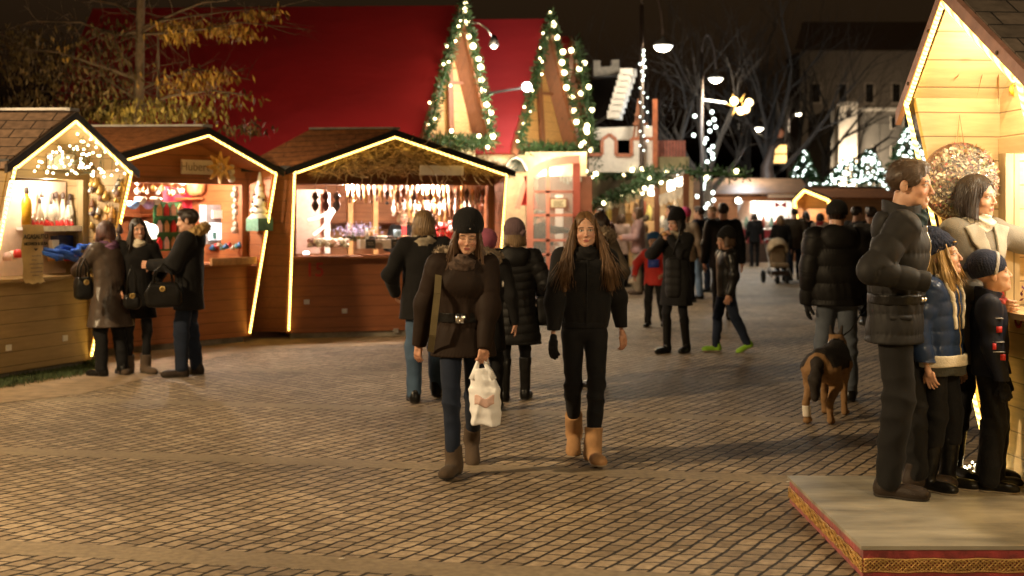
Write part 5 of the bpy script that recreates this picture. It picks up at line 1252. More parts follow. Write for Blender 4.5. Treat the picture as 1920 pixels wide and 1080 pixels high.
for z, x0, x1 in ((-.02, -.06, .07), (-.06, -.06, 0), (-.10, -.09, .10), (-.14, -.07, .07), (-.18, -.08, .08), (-.215, -.05, .03)):
    x = x0
    while x < x1: w2 = rg.uniform(.006, .02); sm_.box(x, x + w2, -.066, -.0635, z - .004, z + .004 + .003 * (rg.random() > .5)); x += w2 + .006
sm_.build('faded_writing', GINK, pp)
MB().prism([(-.03, -.066, .055), (.03, -.066, .055), (0, -.066, .03)], (0, .004, 0)).build('heart_mark', INK, pp)
cloth = MB()
rgc = np.random.RandomState(4)
for k in range(13):
    x0 = rgc.uniform(-.4, .3); z0 = rgc.uniform(0.02, .12); cloth.tube([(x0 + .1 * t, -.1 + .05 * math.sin(t * 2 + k) + .02 * k % .1, z0 + .03 * math.sin(t * 1.7 + k)) for t in range(5)], [.02, .032, .034, .03, .015], 7)
o = item(S1, 128, 487, .02, cloth, 'folded_cloths', BLUEG, 'heap of bright blue cloth straps on the counter of the pale stall', 'cloth')
item(S1, 116, 480, .19, MB().box(-.12, .12, -.05, .05, 0, .22), 'display_box', gl('navy_box', (.02, .03, .10), .5), 'dark blue box behind the blue cloths', 'box', None, False)
item(S1, 101, 482, .10, MB().cbox((0, 0, .09), .1, .05, .18), 'price_card', WHITE, 'white card leaning on the dark blue box', 'card', None, False)
for k in range(8): item(S1, 14 + k * 9.5 if k < 3 else 68 + k * 10, 489 - (k % 3) * 3, .02 + .05 * (k % 2), MB().lathe([(0, 0), (.045, 0), (.05, .03), (.035, .075), (.0, .09)], 9), 'trinket', (PINKW, IVORY, REDG, HONEY)[k % 4], 'small trinket among the goods on the pale counter', 'trinket', 'trinkets on the pale counter')
# ornaments hanging on the right wing
def wing_pt(S, px, py, xl): # point of the plane x = xl (local) at a pixel
    c0 = S.l((0, 0, CZ)); d = S.l(P(px, py, 1.0)) - c0; return c0 + d * ((xl - c0.x) / d.x)
wo = None; mm = (GOLDO, SILV, DKG, HONEY, GOLDO, BROWNG)
for k in range(34):
    px, py = rg.uniform(168, 238), rg.uniform(342, 452)
    if px > 250 - (py - 330) * .17: continue
    p = wing_pt(S1, px, py, 1.665)
    if p.y < -.46 or p.y > .02: p.y = rg.uniform(-.3, 0)
    h = empty('wall_ornament', S1.w(p), S1.a, 'small metallic gourd ornament hung on the inner wing of the pale stall', 'ornament', 'gourd ornaments on the pale wing')
    r_ = rg.uniform(.026, .042); MB().lathe([(.004, r_ * 1.9), (r_ * .45, r_ * 1.5), (r_ * .5, r_), (r_, 0), (r_ * .8, -r_ * .8), (.004, -r_)], 9).build('gourd', mm[k % 6], h, True); MB().tube([(0, 0, r_ * 1.9), (.015, .0, r_ * 1.9 + .03)], .003, 4).build('hook', DKG, h)
item(S1, 174, 399, .0, MB().lathe([(0, 0), (.05, .0), (.06, .02), (.0, .03)], 10), 'wall_ornament', REDG, 'flat red ornament low on the pale wing', 'ornament')
fl1 = empty('fairy_lights', S1.w((.83, -.12, 2.2)), S1.a, 'net of warm white fairy lights under the gable of the pale stall', 'fairy lights')
pts = []
while len(pts) < 92:
    px, py = rg.uniform(52, 258), rg.uniform(238, 335); u = (px - 50) / 210
    top = (312 - 82 * min(1, u / .55)) if u < .55 else 230 + (px - 166) * .86
    low = 322 + 14 * u
    if py < top + 6 or py > low: continue
    if rg.random() > math.exp(-((py - (275 + 40 * u)) / 44) ** 2) + .2: continue
    p = S1.pix(px, py, rg.uniform(-.42, -.06) if px < 150 else rg.uniform(-.50, -.44)); pts.append(p - S1.l(fl1.location))
bulbs(fl1, pts, .0115, emit('fairy_warm', (1, .86, .52), 11)); m = MB()
pts.sort(key=lambda p: p.x)
for i in range(0, len(pts) - 1, 2): m.tube([pts[i], (pts[i] + pts[i + 1]) / 2 + Vector((0, 0, -.02)), pts[i + 1]], .003, 3)
m.build('cable', mat('green_cable', (.03, .05, .02), .6), fl1); lamp('fairy_glow', S1.w((.85, -.38, 2.25)), 9, (1, .8, .45), .15)
board(S1, 90, 138, 290, 317, -.02, 'blank pale name board under the fairy lights of the pale stall', 'sign')
# ---------------------------------------------------------------- stall 2
board(S2, 340, 420, 302, 326, -.045, 'white name board half covered by the straw star', 'sign', [('Hubert Sol', -.02, 0, .15)], .14, GINK)
st = empty('straw_star', S2.w(S2.pix(413, 314, -.30)), S2.a, 'eight pointed straw star hanging before the orange stall gable', 'star'); m = MB()
for r0, r1, y in ((.085, .20, 0), (.06, .14, -.02)):
    pt = [(r1 * math.sin(math.pi * k / 8) if k % 2 == 0 else r0 * math.sin(math.pi * k / 8), y, (r1 if k % 2 == 0 else r0) * math.cos(math.pi * k / 8)) for k in range(16)]
    for k in range(16): m.bar(pt[k], pt[(k + 1) % 16], .02, .02, (0, 1, 0))
for k in range(8): a_ = math.pi / 4 * k; m.bar((0, -.01, 0), (.19 * math.sin(a_), -.01, .19 * math.cos(a_)), .008, .01, (0, 1, 0))
m.build('straw_rays', gl('straw', (.62, .36, .10), .6), st); MB().tube([(0, 0, .2), (0, .06, .5)], .003, 4).build('thread', DKG, st)
item(S2, 434, 322, -.2, MB().ball((0, 0, .06), .035, 8, 6).ball((0, 0, .0), .045, 8, 6).ball((0, 0, -.09), .05, 8, 6), 'bauble_string', IVORY, 'string of pearly baubles beside the straw star', 'ornament')
dr = empty('drape', S2.w(S2.pix(392, 470, 1.15)), S2.a, 'crimson cloth draped over the back wall of the orange stall', 'drape')
pv, pf = [], []
for i in range(11):
    for j in range(41): x = (j / 40 - .5) * 1.5; pv.append((x, -.03 * math.sin(j * .9 + .3 * math.sin(i * .5)) - .04 * abs(math.sin(j * .16)) * i / 10, .85 - i * .085 + .02 * math.cos(j * .32)))
for i in range(10):
    for j in range(40): k = i * 41 + j; pf.append((k, k + 1, k + 42, k + 41))
MB().add(pv, pf).build('cloth', mat('crimson_cloth', (.62, .03, .07), .6, var=.25, ns=5), dr, True)
tr = empty('advent_board', S2.w(S2.pix(316, 470, .35)), S2.a, 'green shelf board with rows of little red and white houses, in the orange stall', 'display board')
bw_, bh_ = (S2.pix(342, 400, .35).x - S2.pix(290, 400, .35).x), (S2.pix(316, 384, .35).z - S2.pix(316, 476, .35).z)
m = MB().box(-bw_ / 2, bw_ / 2, 0, .03, 0, bh_)
for z in (0, .33, .66): m.box(-bw_ / 2, bw_ / 2, -.06, -.0005, z * bh_, z * bh_ + .02)
m.build('shelves', mat('dark_green_board', (.02, .12, .035), .6), tr)
for r_ in range(3):
    for c in range(4):
        h = MB(); w2 = .032; h.prism([(-w2, 0, 0), (w2, 0, 0), (w2, 0, .09), (0, 0, .15), (-w2, 0, .09)], (0, .03, 0)); o = h.build('toy_house', (REDG, PINKW, HONEY)[(r_ + c) % 3], None); o.location = S2.w(S2.pix(316, 470, .35) + Vector((-bw_ / 2 + bw_ * (c + .5) / 4, -.045, (.02, .345, .675)[r_] * bh_ + (.022 if r_ else .012)))); o.rotation_euler = (0, 0, S2.a); tag(o, 'tiny steep roofed toy house on the green display board', 'toy house', 'toy houses on the green board')
cb = empty('cabinet', S2.w(S2.pix(415, 458, .55)), S2.a, 'little white and grey toy shop cabinet on the counter of the orange stall', 'cabinet'); q = .24
MB().box(-q, q, 0, .15, 0, .52).build('cabinet_body', mat('grey_blue_paint', (.30, .34, .36), .5), cb); MB().box(-q + .03, q - .03, -.012, -.001, .06, .28).build('window', emit('toy_window', (.85, .97, 1), 1.6), cb); MB().box(-q + .08, q - .08, -.03, -.002, .34, .45).build('sign_plate', WHITE, cb)
for x in (-.12, .1): MB().box(x - .03, x + .03, -.016, -.0125, .07, .16).build('figure', gl('teal_toy', (.1, .3, .3), .5), cb)
for k in range(7): item(S2, 392 + k * 9, 333 + 37, 1.02, MB().lathe([(0, 0), (.045, 0), (.045, .1), (.03, .13), (.035, .16), (.0, .17)], 10), 'lidded_jar', (DKG, IVORY, IVORY, gl('slate_jar', (.12, .14, .2), .3))[k % 4], 'lidded jar on the high shelf of the orange stall', 'jar', 'jars on the high shelf')
m_ = S2.pix(395, 371, 1.0); MB().box(m_.x - .5, min(2.45, m_.x + .75), .85, 1.1, m_.z - .03, m_.z - .002).build('shelf', W(ORANGE, 'X', 'orange'), S2.root)
item(S2, 367, 366, .9, MB().lathe([(.08, 0), (.12, .05), (.13, .16), (.1, .22), (.03, .25)], 12), 'basket', HONEY, 'round yellow basket with white flowers on the high shelf', 'basket')
for k in range(20):
    px, py = 258 + (k % 10) * 9.2 + rg.uniform(-2, 2), 338 + (k // 10) * 20 + rg.uniform(-5, 5); r_ = rg.uniform(.025, .042)
    item(S2, px, py, .25 + .1 * (k % 3), MB().lathe([(.003, r_ * 2.6), (.004, r_ * 1.3), (r_ * .8, r_ * .8), (r_, 0), (r_ * .7, -r_ * .7), (.003, -r_)], 10), 'glass_bauble', (IVORY, GOLDO, SILV, HONEY)[k % 4], 'shiny bauble hanging in the left half of the orange stall', 'bauble', 'baubles hanging in the orange stall')
for k in range(9): item(S2, 441 + (k % 2) * 2 - 1, 343 + k * 11, .12, MB().ball((0, 0, 0), .032 + .008 * (k % 3), 10, 8), 'glass_bauble', IVORY, 'pearly bauble in the vertical string by the right post of the orange stall', 'bauble', 'pearly baubles by the right post')
for k in range(4): item(S2, 250 + k * 14, 392 - (k % 2) * 8, .3, MB().lathe([(.03, 0), (.07, .04), (.075, .08), (.06, .1)], 12), 'bowl', (gl('blue_bowl', (.15, .3, .6), .3), IVORY, gl('lilac_bowl', (.4, .3, .6), .3), IVORY)[k], 'glazed bowl on the left side of the orange stall, ' + ('light blue', 'cream beside the light blue one', 'lilac', 'cream beside the lilac one')[k], 'bowl')
for k in range(3): item(S2, 258 + k * 13, 440 + k * 4, .15, MB().ball((0, 0, .1), .085, 12, 8).lathe([(.05, 0), (.07, .02), (.02, .04)], 10), 'paper_lantern', emit('paper_lantern_glow', (1, .88, .72), 2.5), 'glowing white paper lantern on the counter of the orange stall', 'lantern', 'paper lanterns on the counter')
for k in range(12): item(S2, 398 + k * 6.4, 469 - (k % 3) * 3, .05 + .04 * (k % 2), MB().lathe([(0, 0), (.035, 0), (.04, .02), (.015, .06), (0, .07)], 8), 'trinket', (gl('blue_toy', (.05, .2, .5), .4), REDG, IVORY, gl('teal_toy', (.1, .3, .3), .5))[k % 4], 'little coloured trinket on the counter edge of the orange stall', 'trinket', 'trinkets on the orange counter')
a, b = S2.pix(396, 498, -.2), S2.pix(480, 481, -.2); m = MB(); n = 26
for k in range(n): x = a.x + (b.x - a.x) * k / n; m.box(x, x + (b.x - a.x) / n * .7, -.22, -.2, a.z, b.z)
m.box(a.x, b.x, -.195, -.165, a.z, b.z - .01); m.build('slat_tray', HONEY, S2.root)
tp2 = empty('ornament_tree', S2.w(wing_pt(S2, 487, 424, 2.50)), S2.a, 'white frosted tree ornament in a green tub, fixed to the wing of the orange stall', 'ornament')
FRO = gl('frosted_white', (.72, .72, .62), .6); m = MB()
for k in range(6): z = .1 + k * .09; r_ = .15 * (1 - k / 6.6); m.lathe([(.01, z + .14), (r_, z + .01), (r_ * .92, z - .02), (.01, z)], 10)
m.build('tree_tiers', FRO, tp2, True); MB().box(-.14, .10, -.14, .10, -.06, .1).build('tub', gl('mint_green', (.12, .28, .18), .6), tp2); MB().lathe([(.03, .72), (.035, .76), (.01, .8)], 8).build('finial', gl('mint_green', (.12, .28, .18), .6), tp2, True)
for k in range(10): a_ = rg.uniform(2.5, 5.5); z = rg.uniform(.12, .55); r_ = .15 * (1 - z / .75) + .01; MB().ball((r_ * math.cos(a_), r_ * math.sin(a_), z), .018, 6, 5).build('bead', (DKG, GOLDO)[k % 2], tp2, True)
# ---------------------------------------------------------------- stall 3
th = empty('straw_garland', S3.w(S3.pix(760, 300, -.2)), S3.a, 'thick bundle of dry straw and twigs filling the gable of the brown stall', 'straw'); o_ = S3.l(th.location); m, m2 = MB(), MB()
for i in range(3600):
    px = rg.uniform(592, 955); t_ = (px - 582) / (972 - 582); top = 313 - 60 * (t_ / .45) if t_ < .45 else 253 + (px - 757) * .315; bot = 322 - 6 * math.sin(t_ * math.pi) + rg.gauss(0, 5)
    py = rg.uniform(top + 7, max(top + 10, bot)); p = S3.pix(px, py, rg.uniform(-.46, -.12)) - o_; a_ = rg.gauss(0, .6) + (.25 if px > 757 else -.2) * -1; L = rg.uniform(.12, .40); d = Vector((math.cos(a_), rg.gauss(0, .3), math.sin(a_)))
    (m if i % 2 else m2).leaf(p - d * L / 2, d, L, rg.uniform(.004, .011), rg)
for i in range(220):
    p = S3.pix(rg.uniform(640, 900), rg.uniform(282, 318), rg.uniform(-.5, -.3)) - o_; pts = [p]; d = Vector((rg.gauss(.6, .5), rg.gauss(0, .3), rg.gauss(0, .4))).normalized()
    for k in range(6): d = (d + Vector((rg.gauss(0, .35), rg.gauss(0, .2), rg.gauss(0, .4)))).normalized(); pts.append(pts[-1] + d * .06)
    m.tube(pts, .004, 3, False)
m.build('straw', gl('pale_straw', (.66, .47, .22), .8), th); m2.build('dark_straw', gl('dark_straw', (.27, .18, .09), .85), th)
MB().ball((S3.pix(760, 284, -.48) - o_), .05, 10, 8).build('straw_ball', gl('pale_straw', (.66, .47, .22), .8), th, True)
board(S3, 787, 869, 311, 328, -.50, 'pale name board under the straw of the brown stall', 'sign')
text_mesh('15', .26, RINK, S3.root, S3.pix(590, 507, -.0045), bold=.004)
def orn(kind):
    m = MB()
    if kind == 0: m.lathe([(.003, .02), (.012, .01), (.022, -.02), (.012, -.05), (.03, -.09), (.034, -.13), (.012, -.17), (.02, -.2), (.003, -.22)], 9)
    elif kind == 1: m.prism([(0, 0, -.02), (.035, 0, -.07), (.0, 0, -.17), (-.035, 0, -.07)], (0, .02, 0)).ball((0, .01, -.2), .025, 8, 6)
    elif kind == 2: m.lathe([(.003, .0), (.024, -.03), (.028, -.08), (.01, -.11), (.026, -.14), (.003, -.19)], 8)
    elif kind == 3: m.lathe([(.004, 0), (.03, -.015), (.032, -.14), (.014, -.17), (.014, -.25), (.004, -.26)], 9)
    m.tube([(0, 0, .0), (0, 0, .09)], .002, 3); return m
protos = {}
def hang(px, py, yl, kind, mt, lab, grp, sc=1):
    key = (kind, mt.name)
    if key not in protos:
        o = orn(kind).build('carved_ornament', mt, None, True); protos[key] = o
    else: o = link(protos[key].copy())
    o.location = S3.w(S3.pix(px, py, yl)); o.rotation_euler = (0, 0, S3.a); o.scale = (sc,) * 3; return tag(o, lab, 'ornament', grp)
for k in range(26): hang(656 + k * 10, 352 + rg.uniform(-3, 3), .20 + .02 * (k % 3), k % 3, (BROWNG, HONEY, DKG, HONEY, BROWNG)[k % 5], 'carved wooden ornament in the front hanging row of the brown stall', 'front row of carved ornaments')
for k in range(26): hang(652 + k * 10, 339 + rg.uniform(-2, 2), .45, 3, (HONEY, PINKW, IVORY)[k % 3], 'pale turned ornament in the upper hanging row of the brown stall', 'upper row of turned ornaments', .8)
for k in range(18): hang(738 + k * 9.6, 374 + rg.uniform(-3, 3), .5, k % 4, (IVORY, BROWNG, PINKW, HONEY, IVORY)[k % 5], 'carved ornament in the second hanging row behind the stall keeper', 'second row of carved ornaments')
for k in range(14): hang(775 + k * 10, 398 + rg.uniform(-3, 3), .75, k % 3, (HONEY, BROWNG, GOLDO)[k % 3], 'carved ornament in the lowest hanging row of the brown stall', 'lowest row of carved ornaments')
for k in range(9): hang(842 + k * 8, 344, .30, 3, IVORY, 'white candle shaped ornament hanging at the right of the brown stall', 'white candle ornaments', 1.15)
for k, (px, mt) in enumerate(((591, DKG), (611, gl('wine_carved', (.12, .03, .03), .6)), (631, DKG))):
    e = empty('hanging_heart', S3.w(S3.pix(px, 362, .1)), S3.a, ('dark carved bird ornament, the one nearest the left post of the brown stall', 'wine red carved ornament between two dark ones in the brown stall', 'dark carved ornament with a ring, right of the wine red one')[k], 'ornament')
    MB().tube([(0, 0, .2), (0, 0, .02)], .003, 4).build('thread', DKG, e); MB().lathe([(.004, .02), (.03, 0), (.05, -.05), (.02, -.1), (.05, -.15), (.045, -.2), (.004, -.25)], 10).build('ornament_body', mt, e, True)
rb = empty('ribbon_lights', S3.w(S3.pix(600, 410, .25)), S3.a, 'white ribbons looped in the left corner of the brown stall', 'ribbon'); o_ = S3.l(rb.location)
for k, ps in enumerate((((578, 412), (596, 408), (618, 398), (632, 386)), ((588, 440), (604, 428), (618, 410), (628, 392)))): MB().tube([S3.pix(x, y, .25) - o_ for x, y in ps], .022, 6).build('ribbon', emit('ribbon_glow', (1, .92, .82), 1.6), rb, True)
MB().box(.06, .62, 1.0, 1.03, 1.1, 2.0).build('white_backing', mat('peach_backing', (.50, .33, .27), .7, var=.15), S3.root); MB().box(.62, .70, .9, 1.02, 1.1, 1.95).build('white_post', WHITE, S3.root)
for x in (1.05, 1.42): MB().box(x, x + .07, 1.4, 1.5, .13, 1.97).build('inner_post', HONEY, S3.root)
for k in range(26): item(S3, 582 + (k % 13) * 5.6, 464 - (k // 13) * 7 - (k % 3), .06 + .06 * (k % 3), MB().lathe([(0, 0), (.035, .0), (.045, .03), (.03, .06), (0, .07)], 8), 'soap_piece', (IVORY, PINKW, IVORY, gl('cream_piece', (.7, .62, .45), .6))[k % 4], 'pale small piece in the pile at the left of the brown stall counter', 'trinket', 'pale pieces piled on the brown counter')
lv_ = empty('lavender_bunch', S3.w(S3.pix(668, 452, .25)), S3.a, 'bunch of pale lavender flowers on the counter of the brown stall', 'flowers'); m, m2 = MB(), MB()
for i in range(420):
    p = Vector((rg.gauss(0, .13), rg.gauss(0, .06), .05 + abs(rg.gauss(.07, .05)))); m.leaf(p, (rg.gauss(0, .6), rg.gauss(0, .5), 1), .035, .008, rg)
    if i % 4 == 0: m2.tube([(p.x * .4, p.y * .4, 0), p], .002, 3, False)
m.build('flower_heads', gl('lavender', (.50, .42, .66), .8), lv_)['kind'] = 'stuff'; m2.build('stems', gl('stem_green', (.12, .16, .06), .8), lv_)
for k, (px, w2) in enumerate(((695, .06), (744, .07))):
    e = empty('price_board', S3.w(S3.pix(px, 466, -.10)), S3.a, ('left', 'right')[k] + ' one of the two small black price boards on the brown counter', 'price board'); MB().box(-w2 * 1.1, w2 * 1.1, 0, .012, 0, .125).build('slate', INK, e); MB().box(-w2 * 1.1, w2 * 1.1, .012, .05, 0, .015).build('foot', BROWNG, e)
    MB().box(-.045, .03, -.004, -.001, .075, .082).box(-.04, .045, -.004, -.001, .05, .056).build('chalk_marks', GINK, e)
a, b = S3.pix(676, 466, .0), S3.pix(800, 448, .0); item(S3, 738, 466, .02, MB().box((a.x - b.x) / 2, (b.x - a.x) / 2, 0, .25, 0, b.z - a.z), 'crate', gl('pale_crate', (.50, .42, .36), .7), 'pale low display crate behind the black price boards', 'crate', None, False)
for k, (px, mt, h_) in enumerate(((688, IVORY, .16), (697, HONEY, .18), (690, GOLDO, .1))): item(S3, px, 449 - k, .22 + .05 * k, MB().lathe([(0, 0), (.025, 0), (.027, h_ * .6), (.011, h_ * .75), (.012, h_), (0, h_)], 10), 'bottle', mt, ('small ivory bottle beside the lavender', 'tall honey coloured bottle beside the lavender', 'short golden bottle beside the lavender')[k], 'bottle')
item(S3, 745, 444, .2, MB().lathe([(.05, 0), (.055, .09), (.05, .1)], 12), 'cup', gl('pale_blue_cup', (.35, .5, .65), .4), 'pale blue cup in front of the stall keeper', 'cup')
for k in range(8): item(S3, 655 + k * 20, 448, .3, MB().lathe([(.0, 0), (.07, 0), (.09, .03), (.08, .045)], 12), 'dish', (DKG, HONEY, DKG, IVORY)[k % 4], 'shallow dish in the row on the brown stall counter', 'dish', 'dishes on the brown counter')
for k in range(46):
    px = rg.uniform(805, 868); py = rg.uniform(418, 447)
    item(S3, px, py, rg.uniform(.22, .45), MB().ball((0, 0, 0), rg.uniform(.03, .045), 9, 7), 'felt_ball', (REDG, REDG, PINKW, gl('scarlet', (.6, .05, .04), .6))[k % 4], 'red felt ball in the heap at the right of the brown stall counter', 'felt ball', 'heap of red felt balls')
a, b = S3.pix(800, 466, .2), S3.pix(880, 448, .2); item(S3, 840, 466, .2, MB().box((a.x - b.x) / 2, (b.x - a.x) / 2, 0, .28, 0, b.z - a.z), 'crate', gl('pale_crate', (.50, .42, .36), .7), 'pale crate holding the heap of red felt balls', 'crate', None, False)
lp = empty('counter_lamp', S3.w(S3.pix(574, 474, -.19)), S3.a, 'small white lamp at the left end of the brown stall counter', 'lamp'); MB().lathe([(.0, -.02), (.04, -.018), (.045, 0), (.03, .02), (0, .025)], 12).build('globe', emit('counter_glow', (1, .95, .85), 6), lp, True); MB().lathe([(.03, -.03), (.03, -.02)], 8).build('base', STEEL, lp)
item(S3, 800, 415, 1.0, MB().ball((0, 0, 0), .13, 14, 10).lathe([(.04, .12), (.02, .3)], 8), 'globe_lamp', emit('globe_glow', (1, .85, .68), 4), 'glowing globe lamp behind the stall keeper', 'lamp')
# ---------------------------------------------------------------- stall 4
wq = wing_pt(S4, 1834, 342, .035); wq.y = min(wq.y, -.245); wr = empty('dried_flower_disc', S4.w(wq), S4.a, 'large round disc of dried leaves and petals in clear film on the pine wing', 'wreath')
kinds = [gl('petal_cream', (.72, .60, .40), .7), gl('petal_tan', (.40, .25, .10), .7), gl('petal_rose', (.50, .16, .12), .7), gl('petal_green', (.20, .22, .06), .7), gl('petal_brown', (.14, .07, .03), .7)]
mbs = [MB() for _ in kinds]; RW = .23
for i in range(3600):
    rr = RW * .93 * math.sqrt(rg.random()); a_ = rg.uniform(0, 6.283); p = Vector((rg.uniform(-.0, .035) + .03 * (1 - (rr / RW) ** 2), rr * math.cos(a_), rr * math.sin(a_)))
    mbs[rg.choices(range(5), (5, 4, 1.2, 1.2, 2))[0]].leaf(p, (rg.gauss(.1, .22), rg.gauss(0, 1), rg.gauss(0, 1)), rg.uniform(.016, .034), rg.uniform(.005, .012), rg)
for k, (mb_, mt) in enumerate(zip(mbs, kinds)): mb_.build(('cream_petals', 'tan_petals', 'rose_petals', 'green_leaves', 'brown_leaves')[k], mt, wr)
MB().lathe([(.004, .075), (RW * .5, .065), (RW * .9, .04), (RW * 1.02, .0), (RW * .98, -.02)], 40, axis='X').build('clear_film', glass('film', alpha=.10, rough=.06), wr, True)
MB().lathe([(RW * .97, -.025), (RW * 1.0, -.02), (RW * 1.0, .01), (RW * .97, .02)], 40, axis='X').build('rim', BROWNG, wr, True)
MB().tube([(.0, -.02, RW), (-.01, .0, RW + .16), (.0, .02, RW)], .003, 4).build('hanging_cord', gl('jute', (.35, .22, .1), .9), wr)
dl_ = empty('dried_palm', S4.w(wing_pt(S4, 1866, 112, .10)), S4.a, 'dry drooping palm leaves hanging under the pine gable', 'dried leaves'); m = MB()
for dy, dz, L in ((.20, -.06, 1), (.12, -.22, 1), (-.01, -.26, 1), (-.14, -.2, 1), (-.17, -.1, 1), (.26, -.13, 1)):
    pts = [Vector((0, 0, 0)), Vector((.0, -dy * .35, .03)), Vector((.02, -dy * .75, dz * .45)), Vector((.02, -dy, dz))]
    for i in range(3): a_, b_ = pts[i], pts[i + 1]; w0, w1 = (.006, .014, .012, .001)[i], (.006, .014, .012, .001)[i + 1]; m.add([a_ + Vector((w0, 0, w0)), b_ + Vector((w1, 0, w1)), b_ - Vector((w1, 0, w1)), a_ - Vector((w0, 0, w0))], [(0, 1, 2, 3)])
m.build('fronds', gl('dry_frond', (.30, .16, .05), .7), dl_); MB().ball((0, 0, 0), .018, 8, 6).build('knot', BROWNG, dl_, True)
q = wing_pt(S4, 1903, 168, .16); e = empty('citrus_slices', S4.w(q), S4.a, 'dried orange citrus slices hanging beside the palm leaves', 'citrus')
for k in range(3): MB().lathe([(.004, -.006), (.034, -.005), (.036, 0), (.034, .005), (.004, .006)], 16, (.01 * k, .02 * k, -.03 * k), 'X').build('slice', gl('citrus', (.70, .36, .02), .5), e, True)
MB().tube([(0, 0, .02), (0, 0, .14)], .003, 4).build('cord', DKG, e)
lamp('porch_fill', S4.w((.62, -.22, 2.48)), 24, (1, .85, .60), .06)  # added fill under the roof to brighten the wing, no lamp is fitted here
f4 = empty('fairy_lights', S4.w((.02, -.05, .0)), S4.a, 'tangle of warm fairy lights heaped on the ground at the pine stall corner', 'fairy lights'); bulbs(f4, [Vector((rg.gauss(0, .05), -.03 - abs(rg.gauss(0, .06)), .16 + abs(rg.gauss(0, .03)))) for _ in range(34)], .007, emit('fairy_warm', (1, .86, .52), 11))
m = MB(); m.tube([(rg.gauss(0, .05), -.03 - abs(rg.gauss(0, .05)), .155 + .02 * rg.random()) for _ in range(40)], .003, 3); m.build('cable', gl('clear_cable', (.5, .4, .2), .4), f4)
text_mesh('O', .155, RINK, S4.root, S4.pix(1909, 599, -.004), bold=.002).scale = (.75, 1, 1)
pp_ = empty('potpourri_bunch', S4.w((.45, .12, 1.12)), S4.a, 'bunch of dark purple dried flowers on the pine counter', 'flowers'); m = MB()
for i in range(300): m.leaf((rg.gauss(0, .1), rg.gauss(0, .06), abs(rg.gauss(.05, .05))), (rg.gauss(0, .6), rg.gauss(0, .6), 1), .03, .008, rg)
m.build('flower_heads', gl('dark_purple', (.09, .02, .06), .8), pp_)['kind'] = 'stuff'; MB().lathe([(.06, -.005), (.08, .03), (.075, .04)], 10).build('bowl', HONEY, pp_, True)
for k in range(6): 
    o = MB().lathe([(0, 0), (.04, 0), (.045, .03), (.02, .12), (.022, .15), (0, .155)], 10).build('bottle', (AMBER, HONEY, IVORY)[k % 3], None, True); o.location = S4.w((.25 + .17 * k, 1.62, 1.58)); tag(o, 'small bottle on the back shelf of the pine stall', 'bottle', 'bottles on the pine shelf')
# ================================================================= PEOPLE
def cl(name, c, rough=.75, **k): return mat(name, c, rough, **{**dict(var=.22, ns=7, bump=.35, bs=150, sheen=.04, spec=.22), **k})
NY = dict(var=.2, ns=5, bump=.14, bs=24, sheen=0, spec=.18)
BROWNNY = cl('brown_nylon', (.017, .0095, .006), .72, **NY); BLACKNY = cl('black_nylon', (.0065, .006, .006), .55, **NY); GREYNY = cl('charcoal_nylon', (.017, .0165, .017), .62, **NY)
NAVYSH = cl('shiny_navy', (.022, .038, .085), .26, **NY); NAVYM = cl('navy_shell', (.010, .012, .022), .6, **NY); BLK = cl('black_wool', (.0065, .006, .006), .85); BLKT = cl('black_cotton', (.006, .006, .007), .8)
DEN = cl('dark_denim', (.011, .017, .034), .85, bs=260); JEAN = cl('blue_denim', (.05, .085, .14), .85, bs=260, var=.35, ns=4); FADE = cl('faded_denim', (.085, .10, .125), .85, bs=260, var=.35, ns=4); LJEAN = cl('light_denim', (.18, .28, .42), .85)
LEATH = cl('taupe_leather', (.065, .048, .038), .30, var=.3, ns=6, bump=.3, bs=30, sheen=0); BLEATH = cl('black_leather', (.008, .0075, .007), .3, var=.2, bump=.25, bs=50, sheen=0)
SUEDE = cl('taupe_suede', (.085, .06, .042), .9); CAMEL = cl('camel_suede', (.37, .21, .10), .9); BRLEA = cl('brown_boot_leather', (.030, .020, .014), .45)
FUR = cl('grey_brown_fur', (.26, .20, .14), .9, var=.5, ns=30); TANFUR = cl('tan_fur', (.36, .23, .09), .9, var=.4, ns=30); KHAKI = cl('khaki_cotton', (.30, .25, .17), .85)
WOOLG = cl('grey_wool', (.20, .18, .145), .9, bs=220, bump=.4); CREAMK = cl('cream_knit', (.66, .60, .48), .9, bs=120, bump=.5); MAUVE = cl('mauve_nylon', (.34, .22, .22), .5, **NY)
REDJ = cl('red_jacket', (.42, .03, .025), .6); NAVYK = cl('navy_knit', (.016, .021, .043), .9, bs=100, bump=.6); BLUEK = cl('blue_knit', (.03, .10, .26), .9); PURK = cl('mauve_knit', (.13, .085, .095), .9, bs=100, bump=.6); PINKK = cl('pink_knit', (.65, .08, .22), .9); ROSEK = cl('rose_knit', (.28, .08, .13), .9)
PURS = cl('purple_scarf', (.15, .07, .14), .85); TEAL = cl('dark_teal_scarf', (.015, .03, .034), .85); BRS = cl('brown_print_scarf', (.075, .05, .038), .85, var=.7, ns=26); BEIGES = cl('beige_scarf', (.32, .27, .20), .9, var=.3, ns=12)
SOLE = cl('pale_sole', (.40, .33, .24), .7); DSOLE = cl('dark_sole', (.03, .025, .02), .7); GREENS = cl('lime_shoe', (.25, .48, .04), .5)
def hairm(n, c): return mat(n, c, .42, var=.35, ns=70, stretch=(1, 1, .08), bump=.3, bs=160)
HBR = hairm('hair_brown', (.085, .045, .022)); HDK = hairm('hair_dark', (.022, .013, .009)); HBL = hairm('hair_blond', (.42, .27, .10)); HDB = hairm('hair_dark_blond', (.20, .125, .06)); HAU = hairm('hair_auburn', (.09, .03, .018))
CHROME = mat('chrome', (.7, .7, .7), .2, 1.0); GOLDZ = mat('brass_zip', (.55, .38, .14), .35, .8)
